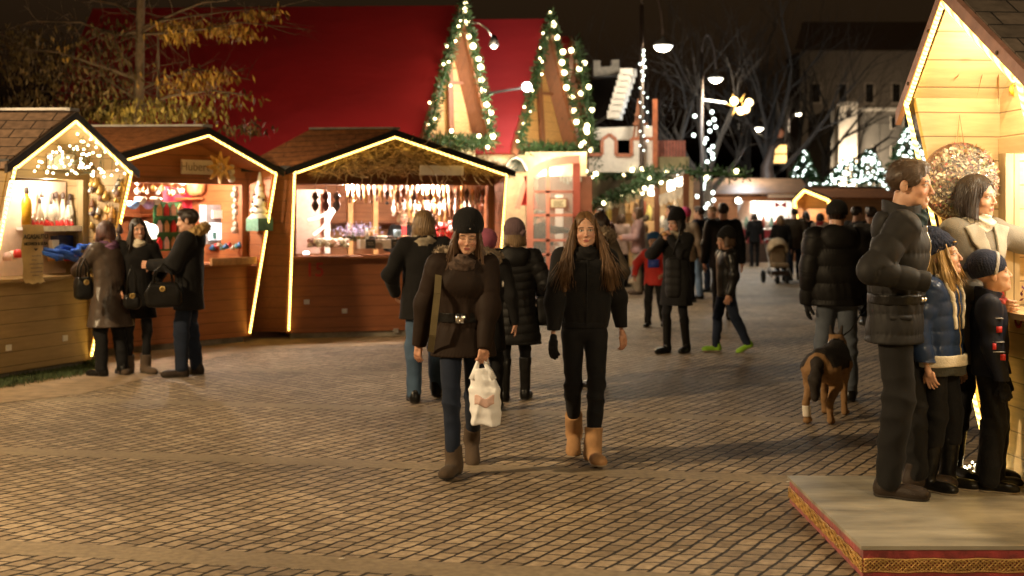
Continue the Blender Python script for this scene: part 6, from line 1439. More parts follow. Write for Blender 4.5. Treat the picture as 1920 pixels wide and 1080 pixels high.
def at(px, py, z=0): g_ = G(px, py, z); return (g_.x, g_.y, z)
FG = 'people walking across the cobbles'
# --- woman in black beanie walking to the camera
p1 = human(dict(label='woman in black beanie and belted brown puffer jacket walking with a white plastic bag', loc=at(868, 884), yaw=-2, h=1.625, lod=0, head=(4, 15, 3), down=True, hx=.035, lean=.05, w=1.0,
    twist=5, feet={'R': (.045, -.18, 0, 0, -6), 'L': (-.055, .34, .09, 42, 0)}, hands={'R': (-.315, .03, .845, .5), 'L': (.16, -.20, .86, 1.35)}, elb={'R': (-.9, .6, -.1), 'L': (1, .7, .15)}, palm={'L': (-.4, .8, 0), 'R': (.6, .6, 0)}, hdir={'L': (-.15, -.15, -1)},
    top=dict(m=BROWNNY, hem=.80, loose=.042, cuffl=.3, quilt=.20, qa=.007, belt=(1.07, .033, BLEATH), rhem=.20, waist=.85, fur=(FUR, .155, .07), furt=-6, furcut=-.035, collar=(.03, .085)), legs=dict(m=DEN, fit=.004), shoes=dict(m=SUEDE, sm=DSOLE, h=.105, wide=1.18, top=.06), hair=dict(st='long', m=HBR, len=.36, wide=.13, mid=.088, fy=-.06, fw=.006, n=260, sw=.75, wave=.01), hat=dict(m=BLK, slouch=.05, low=.028, tilt=.12, cuff=.055, rib=60), scarf=(BRS, .088, -.03)))
J = p1; r = J['root']; s = J['s']
stick(J, 'buckle', MB().box(-.032, .032, -.008, .012, -.03, .03).box(-.028, -.008, -.014, -.008, -.024, .024).box(.01, .024, -.014, -.008, -.024, .024), CHROME, -3, 1.07, .006)
q = J['HC'] + J['M'] @ (A(.015, -.105, .075) * J['k']); MB().ball((0, 0, 0), .009, 8, 6, .5).build('hat_pin', CHROME, r, True).location = q
MB().lathe([(.02, -.008), (.02, .0), (.012, .004)], 10, axis='X').build('sleeve_patch', mat('patch_white', (.6, .56, .5), .6), r).location = (.262, -.06, 1.30 * s)
st = [A(-.135, -.02, 1.455), A(-.155, -.14, 1.38), A(-.16, -.19, 1.24), A(-.175, -.205, 1.10), A(-.19, -.2, .96), A(-.215, -.1, .84)]
m = MB()
for i in range(len(st) - 1): m.bar(st[i] * s, st[i + 1] * s, .042, .01, (0, -1, .2))
m.build('bag_strap', cl('olive_strap', (.11, .085, .04), .8), r)
# --- white carrier bag in her hand
hp = Vector((Matrix.Rotation(R(-2), 3, 'Z') @ Vector(J['L']['palm'])) + Vector(r.location)); bg_ = empty('plastic_bag', hp, 0, 'crumpled white plastic carrier bag with faint red print, held by the woman in the beanie', 'plastic bag')
def bagf(p):
    z = -p[:, 2]; w_ = np.interp(z, [.02, .10, .2, .34, .43], [.02, .065, .10, .115, .10]); d_ = np.interp(z, [.02, .1, .25, .43], [.012, .03, .055, .045])
    e = (np.sqrt(((p[:, 0] - .03 * z / .4) / w_) ** 2 + (p[:, 1] / d_) ** 2) - 1) * np.minimum(w_, d_)
    e = np.maximum(e, np.maximum(.07 - z, z - .425)); return e * .8 + (np.abs(fold(p * A(1, 1, .3), 40, 3)) - .4) * .010 + fold(p, 70, 5) * .002
sdf_obj('bag_body', bagf, (-.17, -.12, -.47), (.2, .12, 0), .008, mat('white_plastic', (.82, .83, .86), .3, var=.05, bump=.3, bs=25), bg_)
m = MB()
for sx in (-1, 1): m.tube([(sx * .012, 0, .015), (sx * .022, .0, -.03), (sx * .045 + .008, .0, -.09), (sx * .06 + .01, 0, -.14)], [.008, .012, .022, .03], 7)
m.build('handles', mat('white_plastic', (.74, .72, .68), .35), bg_, True)
def bprint(p): return np.maximum(np.abs(bagf(p) - .001) - .003, np.maximum(np.maximum(np.abs(p[:, 2] + .27 + .012 * np.sin(p[:, 0] * 60)) - .03, np.abs(p[:, 0] - .02) - .062), p[:, 1] + .005))
sdf_obj('print', bprint, (-.12, -.1, -.34), (.16, .03, -.2), .005, mat('faded_red_print', (.66, .45, .40), .4), bg_)
# --- long haired girl walking to the camera
p2 = human(dict(label='girl with long loose brown hair in black jacket, black trousers and camel boots', loc=at(1096, 862), yaw=3, h=1.655, lod=0, head=(-4, 2, -2), hx=.0, w=.96,
    twist=-6, lean=.03, feet={'L': (-.055, -.18, 0, 0, 2), 'R': (.05, .30, .07, 34, 0)}, hands={'R': (-.235, -.14, .87, .5), 'L': (.30, .12, .82, .6)}, elb={'R': (-.7, .9, 0), 'L': (.8, 1, 0)}, palm={'R': (.7, .5, 0), 'L': (-.6, .6, 0)}, hideR=True,
    top=dict(m=BLK, hem=.945, loose=.034, cuffl=.1, rhem=.128, waist=1.08, trim=(.965, .022, BLKT), gather=.99, zip=(BLKT, .0, .006), collar=(.05, .08), bust=1), legs=dict(m=BLKT, fit=.002, cut=-.05), shoes=dict(m=CAMEL, sm=SOLE, h=.155, wide=1.2, top=.066, wr=1.6), hair=dict(st='long', m=hairm('hair_golden_brown', (.13, .068, .028)), len=.41, wide=.165, mid=.115, fy=-.06, fh=.034, fw=.008, n=620, spr=.04, sw=.62, wave=.012), scarf=(BLK, .078)))
j = p2['R']; pr = j['pr']; ps = np.array([x[0] for x in pr] + [x[1] for x in pr]); sdf_obj('glove', prims_f(pr, .008, .004), ps.min(0) - .04, ps.max(0) + .04, .005, BLK, p2['root'])
# --- backs, centre
human(dict(label='woman seen from behind with blond bob, beige scarf, black coat and blue jeans', loc=at(795, 752), yaw=188, h=1.68, lod=0, w=1.08, head=(-10, 8, 0), feet={'L': (0, .1, 0, 0, 0), 'R': (-.03, -.12, .03, 10, 0)}, hands={'L': (.26, -.14, 1.0, .6), 'R': (-.26, -.14, 1.0, .6)},
    top=dict(m=BLK, hem=.76, loose=.04, rhem=.18, collar=(.03, .09)), legs=dict(m=JEAN, fit=.02), shoes=dict(m=BLEATH, sm=DSOLE, h=.05), hair=dict(st='bob', m=HDB, len=.135), scarf=(BEIGES, .095)))
p4 = human(dict(label='woman seen from behind in mauve bobble beanie and long black quilted coat', loc=at(966, 752), yaw=176, h=1.56, lod=0, w=1.08, head=(-14, 4, 0), feet={'L': (0.01, .02, 0, 0, 0), 'R': (0, -.1, .0, 0, 0)}, hands={'R': (-.25, -.16, 1.0, .9), 'L': (.24, -.12, .95, .6)}, hideL=True,
    top=dict(m=BLACKNY, hem=.57, loose=.045, quilt=.085, qa=.013, rhem=.205, hood=(BLACKNY, 1.0), waist=1.02), legs=dict(m=BLKT, fit=.0), shoes=dict(m=BLEATH, sm=DSOLE, h=.34, wide=1.0, top=.064), hair=dict(st='bob', m=HDB, len=.1), hat=dict(m=PURK, slouch=.05, low=-.035, tilt=.35, cuff=.05, rib=34, pom=(-.09, .07, .03), pm=PURK)))
human(dict(label='person in rose knit hat almost hidden behind the woman in the black beanie', loc=at(912, 772), yaw=178, h=1.49, lod=1, feet={'L': (0, .05, 0, 0, 0), 'R': (0, -.06, 0, 0, 0)}, top=dict(m=BLK, hem=.6, loose=.03, rhem=.17, fur=(FUR, .12, .03)), legs=dict(m=BLKT, fit=.015), shoes=dict(m=BLEATH, h=.05), hat=dict(m=ROSEK, slouch=.03, low=-.02, tilt=.2)))
human(dict(label='dark haired woman in fur trimmed brown coat half hidden behind the long haired girl', loc=at(1116, 728), yaw=196, h=1.655, lod=1, hx=-.06, head=(-25, 0, 0), hands={'L': (.2, -.2, 1.05, .6), 'R': (-.2, -.2, 1.05, .6)}, feet={'L': (-.05, .05, 0, 0, 0), 'R': (.03, -.06, 0, 0, 0)}, top=dict(m=cl('olive_brown', (.09, .07, .05), .8), hem=.78, loose=.03, fur=(FUR, .15, .04)), legs=dict(m=BLKT), shoes=dict(m=BLEATH, h=.1), hair=dict(st='long', m=HDK, len=.25, wide=.08, mid=.08)))
b = empty('shoulder_bag', Vector(p4['root'].location) + Vector((.25, .06, .80)), 0, 'black quilted shoulder bag hanging at the arm of the woman in the mauve beanie', 'bag')
sdf_obj('bag_body', lambda p: boxd(p, (0, 0, 0), (.06, .12, .13), .04) + fold(p, 30, 2) * .006, (-.1, -.16, -.17), (.1, .16, .17), .01, BLACKNY, b); MB().tube([(-.05, -.03, .12), (-.075, -.02, .28), (-.09, 0, .42)], .011, 5).build('strap', BLEATH, b, True)
# --- group at the left stalls
L1 = human(dict(label='woman in long taupe leather coat and purple scarf leaning to the pale stall counter', loc=at(208, 704), yaw=-128, h=1.575, lod=0, lean=.06, head=(-14, 12, 0), feet={'L': (.02, .0, 0, 0, 10), 'R': (-.03, .05, 0, 0, -10)}, hands={'L': (.12, -.40, 1.20, .5), 'R': (-.24, -.16, 1.02, .6)}, elb={'L': (.8, .3, -.6), 'R': (-.7, .6, -.3)},
    top=dict(m=LEATH, hem=.56, loose=.045, rhem=.245, waist=1.0, collar=(.02, .095)), legs=dict(m=BLKT, fit=.02), shoes=dict(m=BLEATH, sm=DSOLE, h=.06), hair=dict(st='bob', m=HAU, len=.10), scarf=(PURS, .1)))
L2 = human(dict(label='smiling dark haired woman in black coat with white turtleneck standing between two shoppers', loc=at(258, 700), yaw=22, h=1.60, lod=0, head=(10, 2, -4), smile=True, feet={'L': (0, 0, 0, 0, 15), 'R': (0, .03, 0, 0, -10)}, hands={'L': (.16, -.2, .98, .9), 'R': (-.2, -.14, .95, .7)}, hideL=False,
    top=dict(m=BLK, hem=.63, loose=.03, rhem=.185, waist=.95), legs=dict(m=BLKT), shoes=dict(m=SUEDE, sm=DSOLE, h=.13, wide=1.15, top=.062, wr=2), hair=dict(st='long', m=HDK, len=.26, wide=.105, mid=.095, fy=-.02, fh=.014, fw=.012), scarf=(CREAMK, .07)))
L3 = human(dict(label='man in black parka with tan fur hood and jeans, in profile facing the stalls', loc=at(355, 704), yaw=-86, h=1.70, fem=False, lod=0, head=(-4, 6, 0), feet={'L': (0, -.06, 0, 0, 8), 'R': (-.02, .06, 0, 0, -5)}, hands={'L': (.10, -.37, 1.17, .8), 'R': (-.14, -.34, 1.15, .9)}, elb={'L': (.5, .5, -.9)}, gloves=None,
    top=dict(m=BLK, hem=.70, loose=.045, rhem=.185, fur=(TANFUR, .125, .045), hood=(BLK, 1.0)), legs=dict(m=DEN, fit=.02), shoes=dict(m=BRLEA, sm=DSOLE, h=.08, wide=1.08), hair=dict(st='short', m=HDK)))
def handbag(label, loc, rz, w_, hgt, strap, m_=None):
    e = empty('handbag', loc, R(rz), label, 'handbag'); m_ = m_ or BLEATH
    def f(p):
        wz = np.interp(p[:, 2], [-hgt / 2, 0, hgt / 2], [w_ * .5, w_ * .5, w_ * .34]); e_ = boxd(p * A(1, 1, 1), (0, 0, 0), (w_ * .5, .075, hgt / 2), .05)
        e_ = np.maximum(e_, np.abs(p[:, 0]) - wz); return e_ + fold(p, 26, 4) * .007
    sdf_obj('bag_body', f, (-w_ / 2 - .02, -.1, -hgt / 2 - .02), (w_ / 2 + .02, .1, hgt / 2 + .02), .009, m_, e)
    for y in (-.04, .04): MB().tube([(-w_ * .25, y, hgt * .42), (-w_ * .22, y, hgt * .42 + strap * .6), (0, y, hgt * .42 + strap), (w_ * .22, y, hgt * .42 + strap * .6), (w_ * .25, y, hgt * .42)], .009, 6).build('handle', m_, e, True)
    MB().lathe([(.028, 0), (.028, -.01), (.02, -.012), (.02, 0)], 12, (0, -.078, .06), 'Y').build('ring', GOLDZ, e); return e
handbag('shiny black leather handbag with brass ring, held between the smiling woman and the man', P(306, 552, 12.75), 10, .36, .25, .20)
handbag('small dark bag hanging from the arm of the woman in the leather coat', P(156, 540, 12.6), 40, .18, .22, .2)
handbag('little black shoulder bag at the hip of the smiling woman', P(247, 565, 12.95), 20, .18, .15, .3)
# --- stall keeper behind the carved ornaments
q = S3.w(S3.pix(757, 405, 1.35)); human(dict(label='stall keeper with glasses, dark cardigan and red scarf behind the ornament counter', loc=(q.x, q.y, .13), yaw=8, h=1.60, lod=1, head=(5, 12, 0), hands={'L': (.16, -.28, 1.06, .6), 'R': (-.16, -.28, 1.06, .6)}, top=dict(m=BLK, hem=.8, loose=.02, zip=(mat('red_ribbon', (.55, .02, .02), .6), 0, .04)), legs=dict(m=BLKT), shoes=dict(m=BLEATH), hair=dict(st='bob', m=HDB, len=.10)))
# --- middle distance
human(dict(label='woman in mauve coat with fur hood and khaki trousers in profile', loc=at(1197, 552), yaw=-88, h=1.78, lod=1, hands={'L': (.1, -.3, 1.15, .8), 'R': (-.12, -.3, 1.15, .8)}, top=dict(m=MAUVE, hem=.84, loose=.045, quilt=.12, qa=.01, fur=(FUR, .12, .05)), legs=dict(m=KHAKI, fit=.02), shoes=dict(m=SUEDE, h=.1), hair=dict(st='bob', m=HBR, len=.1)))
M2 = human(dict(label='child in red jacket and blue beanie walking across the cobbles', loc=at(1226, 612), yaw=-14, h=1.36, hs=1.2, lod=1, feet={'L': (.06, .16, .05, 25, 0), 'R': (0, -.1, 0, 0, 0)}, hands={'R': (-.36, -.06, .98, .6), 'L': (.2, -.2, 1.0, .6)}, top=dict(m=REDJ, hem=.78, loose=.04, rhem=.16), legs=dict(m=BLKT, fit=.02), shoes=dict(m=BLEATH, h=.06, wide=1.15), hat=dict(m=BLUEK, low=.02, slouch=.02), scarf=(BEIGES, .08)))
stick(M2, 'jacket_patch', MB().box(-.08, .08, -.008, .03, -.06, .06), mat('cobalt_print', (.03, .06, .35), .6), 5, 1.2)
M3 = human(dict(label='woman in black beanie and long dark coat eating with both hands at her mouth', loc=at(1268, 662), yaw=-38, h=1.665, lod=0, head=(-10, 8, 0), feet={'L': (-.02, .12, 0, 0, 0), 'R': (0, -.08, 0, 0, 0)}, hands={'R': (-.06, -.22, 1.42, 1.2), 'L': (.05, -.22, 1.44, 1.2)}, elb={'R': (-.8, 0, -.9), 'L': (.8, 0, -.9)}, palm={'R': (.6, .8, 0), 'L': (-.6, .8, 0)},
    top=dict(m=BLK, hem=.60, loose=.035, rhem=.195, collar=(.03, .09)), legs=dict(m=BLKT), shoes=dict(m=BLEATH, sm=DSOLE, h=.34, top=.06), hair=dict(st='bob', m=HDK, len=.1), hat=dict(m=BLK, slouch=.06, low=.02, tilt=.15), scarf=(BEIGES, .085)))
q = Vector(M3['root'].location) + Matrix.Rotation(R(-38), 3, 'Z') @ Vector((0, -.27, 1.49 * M3['s']))
o = MB().ball((0, 0, 0), .035, 10, 8, .7).build('bread_roll', mat('bread_crust', (.45, .24, .09), .7), None, True); o.location = q; tag(o, 'bread roll held to the mouth of the woman in the long coat', 'food')
b = empty('shoulder_bag', at(1228, 640)[0:2] + (.92,), 0, 'grey quilted bag hanging beside the eating woman', 'bag'); b.location.y = 14.75
sdf_obj('bag_body', lambda p: boxd(p, (0, 0, 0), (.09, .07, .23), .06) - .012 * np.sqrt(np.abs(np.sin(p[:, 2] * 36)) + .02) + .008, (-.17, -.11, -.3), (.17, .11, .3), .012, GREYNY, b); MB().tube([(.0, 0, .26), (.06, .02, .45), (.11, .04, .62)], .012, 5).build('strap', BLEATH, b, True)
human(dict(label='boy in black leather jacket and dark cap with lime green shoes striding left', loc=at(1362, 660), yaw=-78, h=1.45, hs=1.12, lod=0, head=(0, 4, 0), fem=False, feet={'R': (0, -.12, 0, 0, 0), 'L': (0, .28, .05, 22, 0)}, hands={'L': (.25, -.05, .86, .5), 'R': (-.25, .06, .85, .5)}, top=dict(m=BLEATH, hem=.80, loose=.03, rhem=.155, hood=(BLK, .85), collar=(.04, .085)), legs=dict(m=DEN, fit=.014), shoes=dict(m=GREENS, sm=SOLE, h=.0, wide=1.05), hair=dict(st='bob', m=HBR, len=.07), hat=dict(m=BLK, slouch=.05, low=-.01, tilt=.5)))
FAR = 'shoppers in the far crowd'
def far(label, px, d, yaw, h, fem, top, legs, hair=None, hat=None, lod=2, hem=.78, extra=None):
    human(dict(dict(label=label, loc=(P(px, HZ, d).x, d, 0), yaw=yaw, h=h, fem=fem, lod=lod, top=dict(m=top, hem=hem, loose=.035), legs=dict(m=legs, fit=.015), shoes=dict(m=BLEATH, h=.05), hair=hair, hat=hat, group=FAR, feet={'L': (0, .05, 0, 0, 0), 'R': (0, -.05, 0, 0, 0)}), **(extra or {})))
sh_ = lambda m: dict(st='short', m=m); bo_ = lambda m, l=.1: dict(st='bob', m=m, len=l)
far('broad man in dark jacket seen from behind, above the boy with lime shoes', 1356, 20, 172, 1.82, False, BLACKNY, BLKT, sh_(HDK), lod=1)
far('man in dark jacket and light blue jeans in the crowd', 1312, 25, -120, 1.80, False, NAVYM, LJEAN, sh_(HDK))
far('fair haired man facing left in the far crowd', 1336, 27, -60, 1.82, False, BLK, DEN, sh_(HDB))
far('woman in bright pink hat in the far crowd', 1286, 24, 160, 1.74, True, cl('beige_coat', (.3, .24, .17), .8), BLKT, None, dict(m=PINKK, slouch=.03, low=0))
far('dark haired man looking left under the scalloped valance', 1260, 25.5, -80, 1.83, False, cl('print_coat', (.2, .2, .19), .8, var=.8, ns=30), BLKT, sh_(HDK))
far('woman in dark coat with red bows in her fair hair behind the pushchair', 1464, 31.5, 180, 1.62, True, BLK, BLKT, bo_(HDB, .14))
far('man in brown leather jacket and jeans beside the pushchair', 1490, 32, 172, 1.80, False, cl('brown_leather_far', (.06, .045, .03), .45), DEN, sh_(HDK))
far('shopper in black coat before the rope lit far stall', 1512, 34, 200, 1.72, True, BLK, BLKT, bo_(HDK))
far('shopper in red scarf and pale coat before the rope lit far stall', 1538, 33, 150, 1.68, True, cl('pale_coat', (.35, .26, .2), .8), BLKT, bo_(HDK), None, 2, .6, dict(scarf=(REDJ, .1)))
far('dark figure at the counter of the far brown stall', 1415, 40.5, 180, 1.7, True, BLK, BLKT, bo_(HDK))
far('man in dark clothes passing behind the tall man of the family', 1606, 22, 120, 1.78, False, BLK, BLKT, sh_(HDK))
far('grey jacketed man behind the tall man of the family', 1634, 19, 180, 1.76, False, cl('grey_coat', (.14, .14, .13), .8), BLKT, sh_(HDK))
far('shopper with round glasses looking over the long haired girl', 1126, 24, -30, 1.75, False, cl('plum_coat', (.1, .05, .05), .8), BLKT, sh_(HDK))
far('person in dark coat reaching out behind the glazed red door', 1012, 25.2, 100, 1.72, False, BLK, JEAN, sh_(HDK), None, 2, .7, dict(hands={'R': (-.1, -.55, 1.35, .3), 'L': (.2, -.3, 1.1, .5)}))
far('shopper in pale jacket browsing the long garlanded stall', 1165, 29, 150, 1.66, True, cl('pale_pink_coat', (.5, .36, .3), .8), BLKT, bo_(HBR))
far('child in grey coat near the long garlanded stall', 1208, 27.5, 200, 1.45, True, cl('grey_coat', (.14, .14, .13), .8), BLKT, bo_(HDB))
q = P(1464, 387, 31.3)
for sx in (-1, 1):
    o = MB().prism([(0, 0, 0), (sx * .13, 0, .08), (sx * .13, 0, -.06)], (0, .05, 0)).build('hair_bow', mat('bow_red', (.6, .01, .02), .5)); o.location = q + Vector((0, -.0, .03)); tag(o, f'red bow in the fair hair behind the pushchair, {"right" if sx > 0 else "left"} one of the pair', 'hair bow')
# --- pushchair
pc = empty('pushchair', at(1460, 531), R(4), 'beige hooded pushchair with dark wheels standing on the cobbles', 'pushchair')
BE = cl('beige_canvas', (.50, .39, .26), .85)
def hoodf(p): return np.maximum(np.maximum(ell(p, (0, .1, .82), (.25, .30, .27)), -ell(p, (0, .02, .72), (.21, .33, .26))), .76 - p[:, 2] - .3 * p[:, 1])
sdf_obj('hood', hoodf, (-.3, -.3, .5), (.3, .45, 1.15), .02, BE, pc)
sdf_obj('seat', lambda p: np.minimum(boxd(p, (0, .12, .62), (.19, .05, .25), .04), boxd(p, (0, -.05, .43), (.19, .22, .06), .05)), (-.25, -.35, .3), (.25, .25, .95), .02, cl('tan_canvas', (.28, .20, .12), .85), pc)
m = MB()
for sx in (-1, 1): m.tube([(sx * .25, -.3, .14), (sx * .22, 0, .42), (sx * .22, .35, .9), (sx * .2, .5, 1.05)], .016, 6); m.tube([(sx * .26, .32, .16), (sx * .22, 0, .42)], .016, 6)
m.tube([(-.2, .5, 1.05), (.2, .5, 1.05)], .02, 6); m.tube([(-.26, .32, .16), (.26, .32, .16)], .012, 6); m.build('frame', STEEL, pc, True)
MB().box(-.2, .2, -.18, .25, .2, .3).build('basket', DARKW, pc)
for sx, y, r_ in ((-.29, .32, .15), (.29, .32, .15), (-.12, -.32, .09), (.12, -.32, .09)): MB().lathe([(r_ * .5, -.03), (r_, -.025), (r_, .025), (r_ * .5, .03)], 16, (sx, y, r_), 'X').build('wheel', BLKT, pc, True)
# --- dog walker and dog
R1 = human(dict(label='man seen from behind in black puffer jacket and faded jeans walking the dog', loc=at(1570, 750), yaw=176, h=1.755, fem=False, lod=0, head=(-3, 4, 0), feet={'L': (.02, -.1, 0, 0, 0), 'R': (0, .08, 0, 0, 0)}, hands={'L': (.255, -.04, .84, .6), 'R': (-.27, -.1, .86, 1.0)}, gloves=BLKT,
    top=dict(m=BLACKNY, hem=.84, loose=.06, quilt=.15, qa=.016, rhem=.16, waist=1.08, hood=(BLACKNY, 1.15)), legs=dict(m=FADE, fit=.024), shoes=dict(m=BLEATH, sm=DSOLE, h=.05), hair=dict(st='short', m=HDK), hat=dict(m=BLK, low=.005, slouch=.0, tilt=.0, cuff=0)))
dg = empty('dog', at(1552, 785), R(153), 'black and tan shepherd dog on a leash with one hind leg bandaged white', 'dog')
DL = {}
def dogf(p):
    d = smin(ell(p, (0, -.20, .455), (.115, .20, .15)), ell(p, (0, .06, .475), (.10, .25, .115)), .08)
    d = smin(d, ell(p, (0, .24, .46), (.105, .14, .13)), .06)
    d = smin(d, cap(p, (0, -.32, .50), (.03, -.47, .56), .095, .075), .06); d = smin(d, ell(p, (.045, -.53, .57), (.07, .09, .07)), .03)
    d = smin(d, cap(p, (.06, -.58, .55), (.11, -.70, .50), .042, .028), .02)
    for sx, hf in ((-1, .04), (1, -.02)):
        d = smin(d, cap(p, (sx * .035 + .045, -.49, .62), (sx * .05 + .04, -.48, .71), .028, .008), .012)
        d = smin(d, cap(p, (sx * .08, -.25, .42), (sx * .085, -.20, .29), .068, .036), .04); d = smin(d, cap(p, (sx * .085, -.2, .29), (sx * .08, -.23, .12), .033, .023), .02); d = smin(d, cap(p, (sx * .08, -.23, .12), (sx * .08, -.25, .035), .026, .026), .015); d = smin(d, ell(p, (sx * .08, -.275, .025), (.034, .05, .027)), .015)
        d = smin(d, cap(p, (sx * .07, .24, .43), (sx * .092, .16 - hf, .29), .09, .052), .05); d = smin(d, cap(p, (sx * .092, .16 - hf, .29), (sx * .085, .34 - hf, .175), .048, .025), .03)
        d = smin(d, cap(p, (sx * .085, .34 - hf, .175), (sx * .085, .31 - hf, .04), .027, .024), .015); d = smin(d, ell(p, (sx * .085, .285 - hf, .026), (.034, .052, .027)), .015)
    d = smin(d, cap(p, (0, .34, .50), (.0, .43, .36), .04, .05), .03); d = smin(d, cap(p, (0, .43, .36), (.0, .42, .22), .05, .03), .02)
    return d + fold(p, 70, 3) * .003 + fold(p * A(1, 1, .5), 160, 4) * .0025
def dogc(V):
    p = V.astype(f32); c = np.tile(np.array((.27, .155, .065)), (len(p), 1)); n = fold(p, 40, 7)
    sad = (p[:, 2] > .43 + .02 * n + .06 * np.abs(p[:, 1] - .05)) & (p[:, 1] > -.36) & (p[:, 1] < .32); c[sad] = (.018, .013, .01)
    sd = (np.abs(p[:, 0]) > .06) & (p[:, 2] > .40 + .02 * n) & (p[:, 1] > -.2) & (p[:, 1] < .16); c[sd] = (.02, .014, .01)
    tail = (np.abs(p[:, 0]) < .055) & (p[:, 1] > .36) & (p[:, 2] > .16); c[tail] = (.02, .014, .01)
    c[(p[:, 1] < -.58)] = (.03, .02, .015); c[(p[:, 1] < -.44) & (p[:, 2] > .64)] = (.03, .02, .014)
    light = (p[:, 1] > .2) & (p[:, 2] < .4) & (np.abs(p[:, 0]) < .06) & ~tail; c[light] = (.40, .24, .10)
    return c
sdf_obj('body', dogf, (-.2, -.75, 0), (.22, .52, .75), .009, attr_mat('dog_fur', .8, 0, .5, 130), dg, dogc)
def bandf(p): return np.maximum(cap(p, (.085, .36, .175), (.085, .33, .04), .034, .031), np.abs(p[:, 2] - .105) - .045)
sdf_obj('bandage', bandf, (.02, .26, .03), (.15, .42, .2), .006, mat('white_bandage', (.75, .70, .62), .8), dg)
MB().lathe([(.088, -.02), (.092, 0), (.088, .02)], 14).build('collar', BLEATH, dg).matrix_local = Matrix.Translation((.015, -.39, .53)) @ Matrix.Rotation(R(65), 4, 'X')
hw = Vector(R1['root'].location) + Matrix.Rotation(R(176), 3, 'Z') @ Vector(R1['R']['palm']); dc = dg.matrix_basis if False else (Matrix.Translation(dg.location) @ Matrix.Rotation(R(153), 4, 'Z')); ce = dc @ Vector((0, -.38, .61))
tag(MB().tube([hw, hw.lerp(ce, .5) + Vector((0, 0, -.05)), ce], .007, 5).build('leash', BLEATH, None, True), 'black leash running from the hand of the man in faded jeans to the dog', 'leash')
# --- family on the platform
Z0 = .15
F1 = human(dict(label='tall man in charcoal puffer jacket with leather belt, smiling in profile on the platform', loc=at(1676, 925, Z0), yaw=74, lean=.05, h=1.785, hs=1.06, fem=False, lod=0, head=(-16, 4, 0), smile=True, w=1.04, skin=(.50, .29, .195), feet={'R': (.0, .03, 0, 0, -8), 'L': (.02, -.12, 0, 0, 6)}, hands={'R': (-.225, -.135, 1.13, .9), 'L': (.2, -.14, 1.12, .9)}, elb={'R': (-.45, 1, -.35), 'L': (.5, 1, -.35)}, hideR=True, hideL=True, hx=0,
    top=dict(m=GREYNY, hem=.80, loose=.022, quilt=.105, qa=.010, belt=(1.03, .026, BLEATH), rhem=.178, waist=1.0, sy=1.34, collar=(.07, .10), hood=(GREYNY, .72), zip=(CHROME, 0, .006)), legs=dict(m=cl('charcoal_denim', (.010, .0095, .0095), .85, bs=260), fit=.022), shoes=dict(m=BRLEA, sm=DSOLE, h=.06, wide=1.0, top=.05), hair=dict(st='short', m=HDB if False else hairm('hair_mid_brown', (.055, .032, .018))), scarf=(TEAL, .083)))
for k in (-38, -30): stick(F1, 'belt_stud', MB().lathe([(.013, .01), (.013, -.008), (.006, -.012)], 8, axis='Y'), CHROME, k, 1.03, .008)
stick(F1, 'pocket_flap', MB().box(-.055, .055, -.004, .03, -.012, .012), GREYNY, -80, .94, .001)
F5 = human(dict(label='dark haired woman in grey wool coat pointing into the pine stall', loc=at(1828, 899, Z0), yaw=24, h=1.715, lod=0, head=(20, 3, -4), w=.98, feet={'L': (0, 0, 0, 0, 0), 'R': (0, .06, 0, 0, 0)}, hands={'L': (.62, -.24, 1.44, .35), 'R': (-.06, -.2, 1.05, .8)}, elb={'L': (.3, .3, -.8), 'R': (-.25, .8, -.6)}, skin=(.55, .33, .22),
    top=dict(m=WOOLG, hem=.68, loose=.03, rhem=.18), legs=dict(m=BLKT), shoes=dict(m=BLEATH, h=.25), hair=dict(st='bob', m=HDK, len=.135, fw=.010, fh=.014), scarf=(CREAMK, .072)))
r5_, s5 = F5['root'], F5['s']
def lap5(p):
    z = p[:, 2] / s5; u = np.clip((z - 1.20) / .26, 0, 1); c_ = .02 + .085 * u; w_ = .012 + .05 * u
    return np.maximum(np.abs(F5['jack'](p) - .010) - .009, np.maximum(np.abs(np.abs(p[:, 0]) - c_ * s5) - w_ * s5, np.maximum(p[:, 1] + .0, np.maximum(1.20 * s5 - p[:, 2] , p[:, 2] - (1.50 - .25 * np.abs(p[:, 0]) ) * s5))))
sdf_obj('collar', lap5, (-.25, -.3, 1.15 * s5), (.25, .1, 1.56 * s5), .007, cl('collar_wool', (.36, .33, .27), .9, bs=220), r5_)
MB().lathe([(.014, 0), (.014, -.008), (.008, -.012)], 10, axis='Y').build('button', BLEATH, r5_).location = (-.115, -.172, 1.31 * s5)
MB().ball((0, 0, 0), .007, 8, 6).build('earring', CHROME, r5_, True).location = F5['HC'] + F5['M'] @ (A(-.083, .005, -.05) * F5['k'])
F3 = human(dict(label='girl with blond hair in navy cable beanie and shiny navy jacket looking up', loc=at(1761, 917, Z0), yaw=48, h=1.375, hs=1.16, lod=0, head=(10, -12, 0), skin=(.55, .33, .22), brow=(.2, .12, .06), feet={'L': (.0, -.03, 0, 0, 0), 'R': (.0, .03, 0, 0, 0)}, hands={'R': (-.235, -.02, .86, .6), 'L': (.235, -.04, .86, .6)},
    top=dict(m=NAVYSH, hem=.92, loose=.055, quilt=.10, qa=.012, rhem=.165, waist=1.05, zip=(GOLDZ, 0, .007), collar=(.05, .095), bust=0), legs=dict(m=BLKT, fit=.012), shoes=dict(m=BLEATH, sm=SOLE, h=.27, wide=1.15, top=.068, wr=1.5), hair=dict(st='long', m=HBL, len=.20, wide=.074, mid=.073, fy=-.035, fh=.012, fw=.012, n=60, spr=.008), hat=dict(m=NAVYK, cable=1, slouch=.06, low=.03, tilt=.25, cuff=.035)))
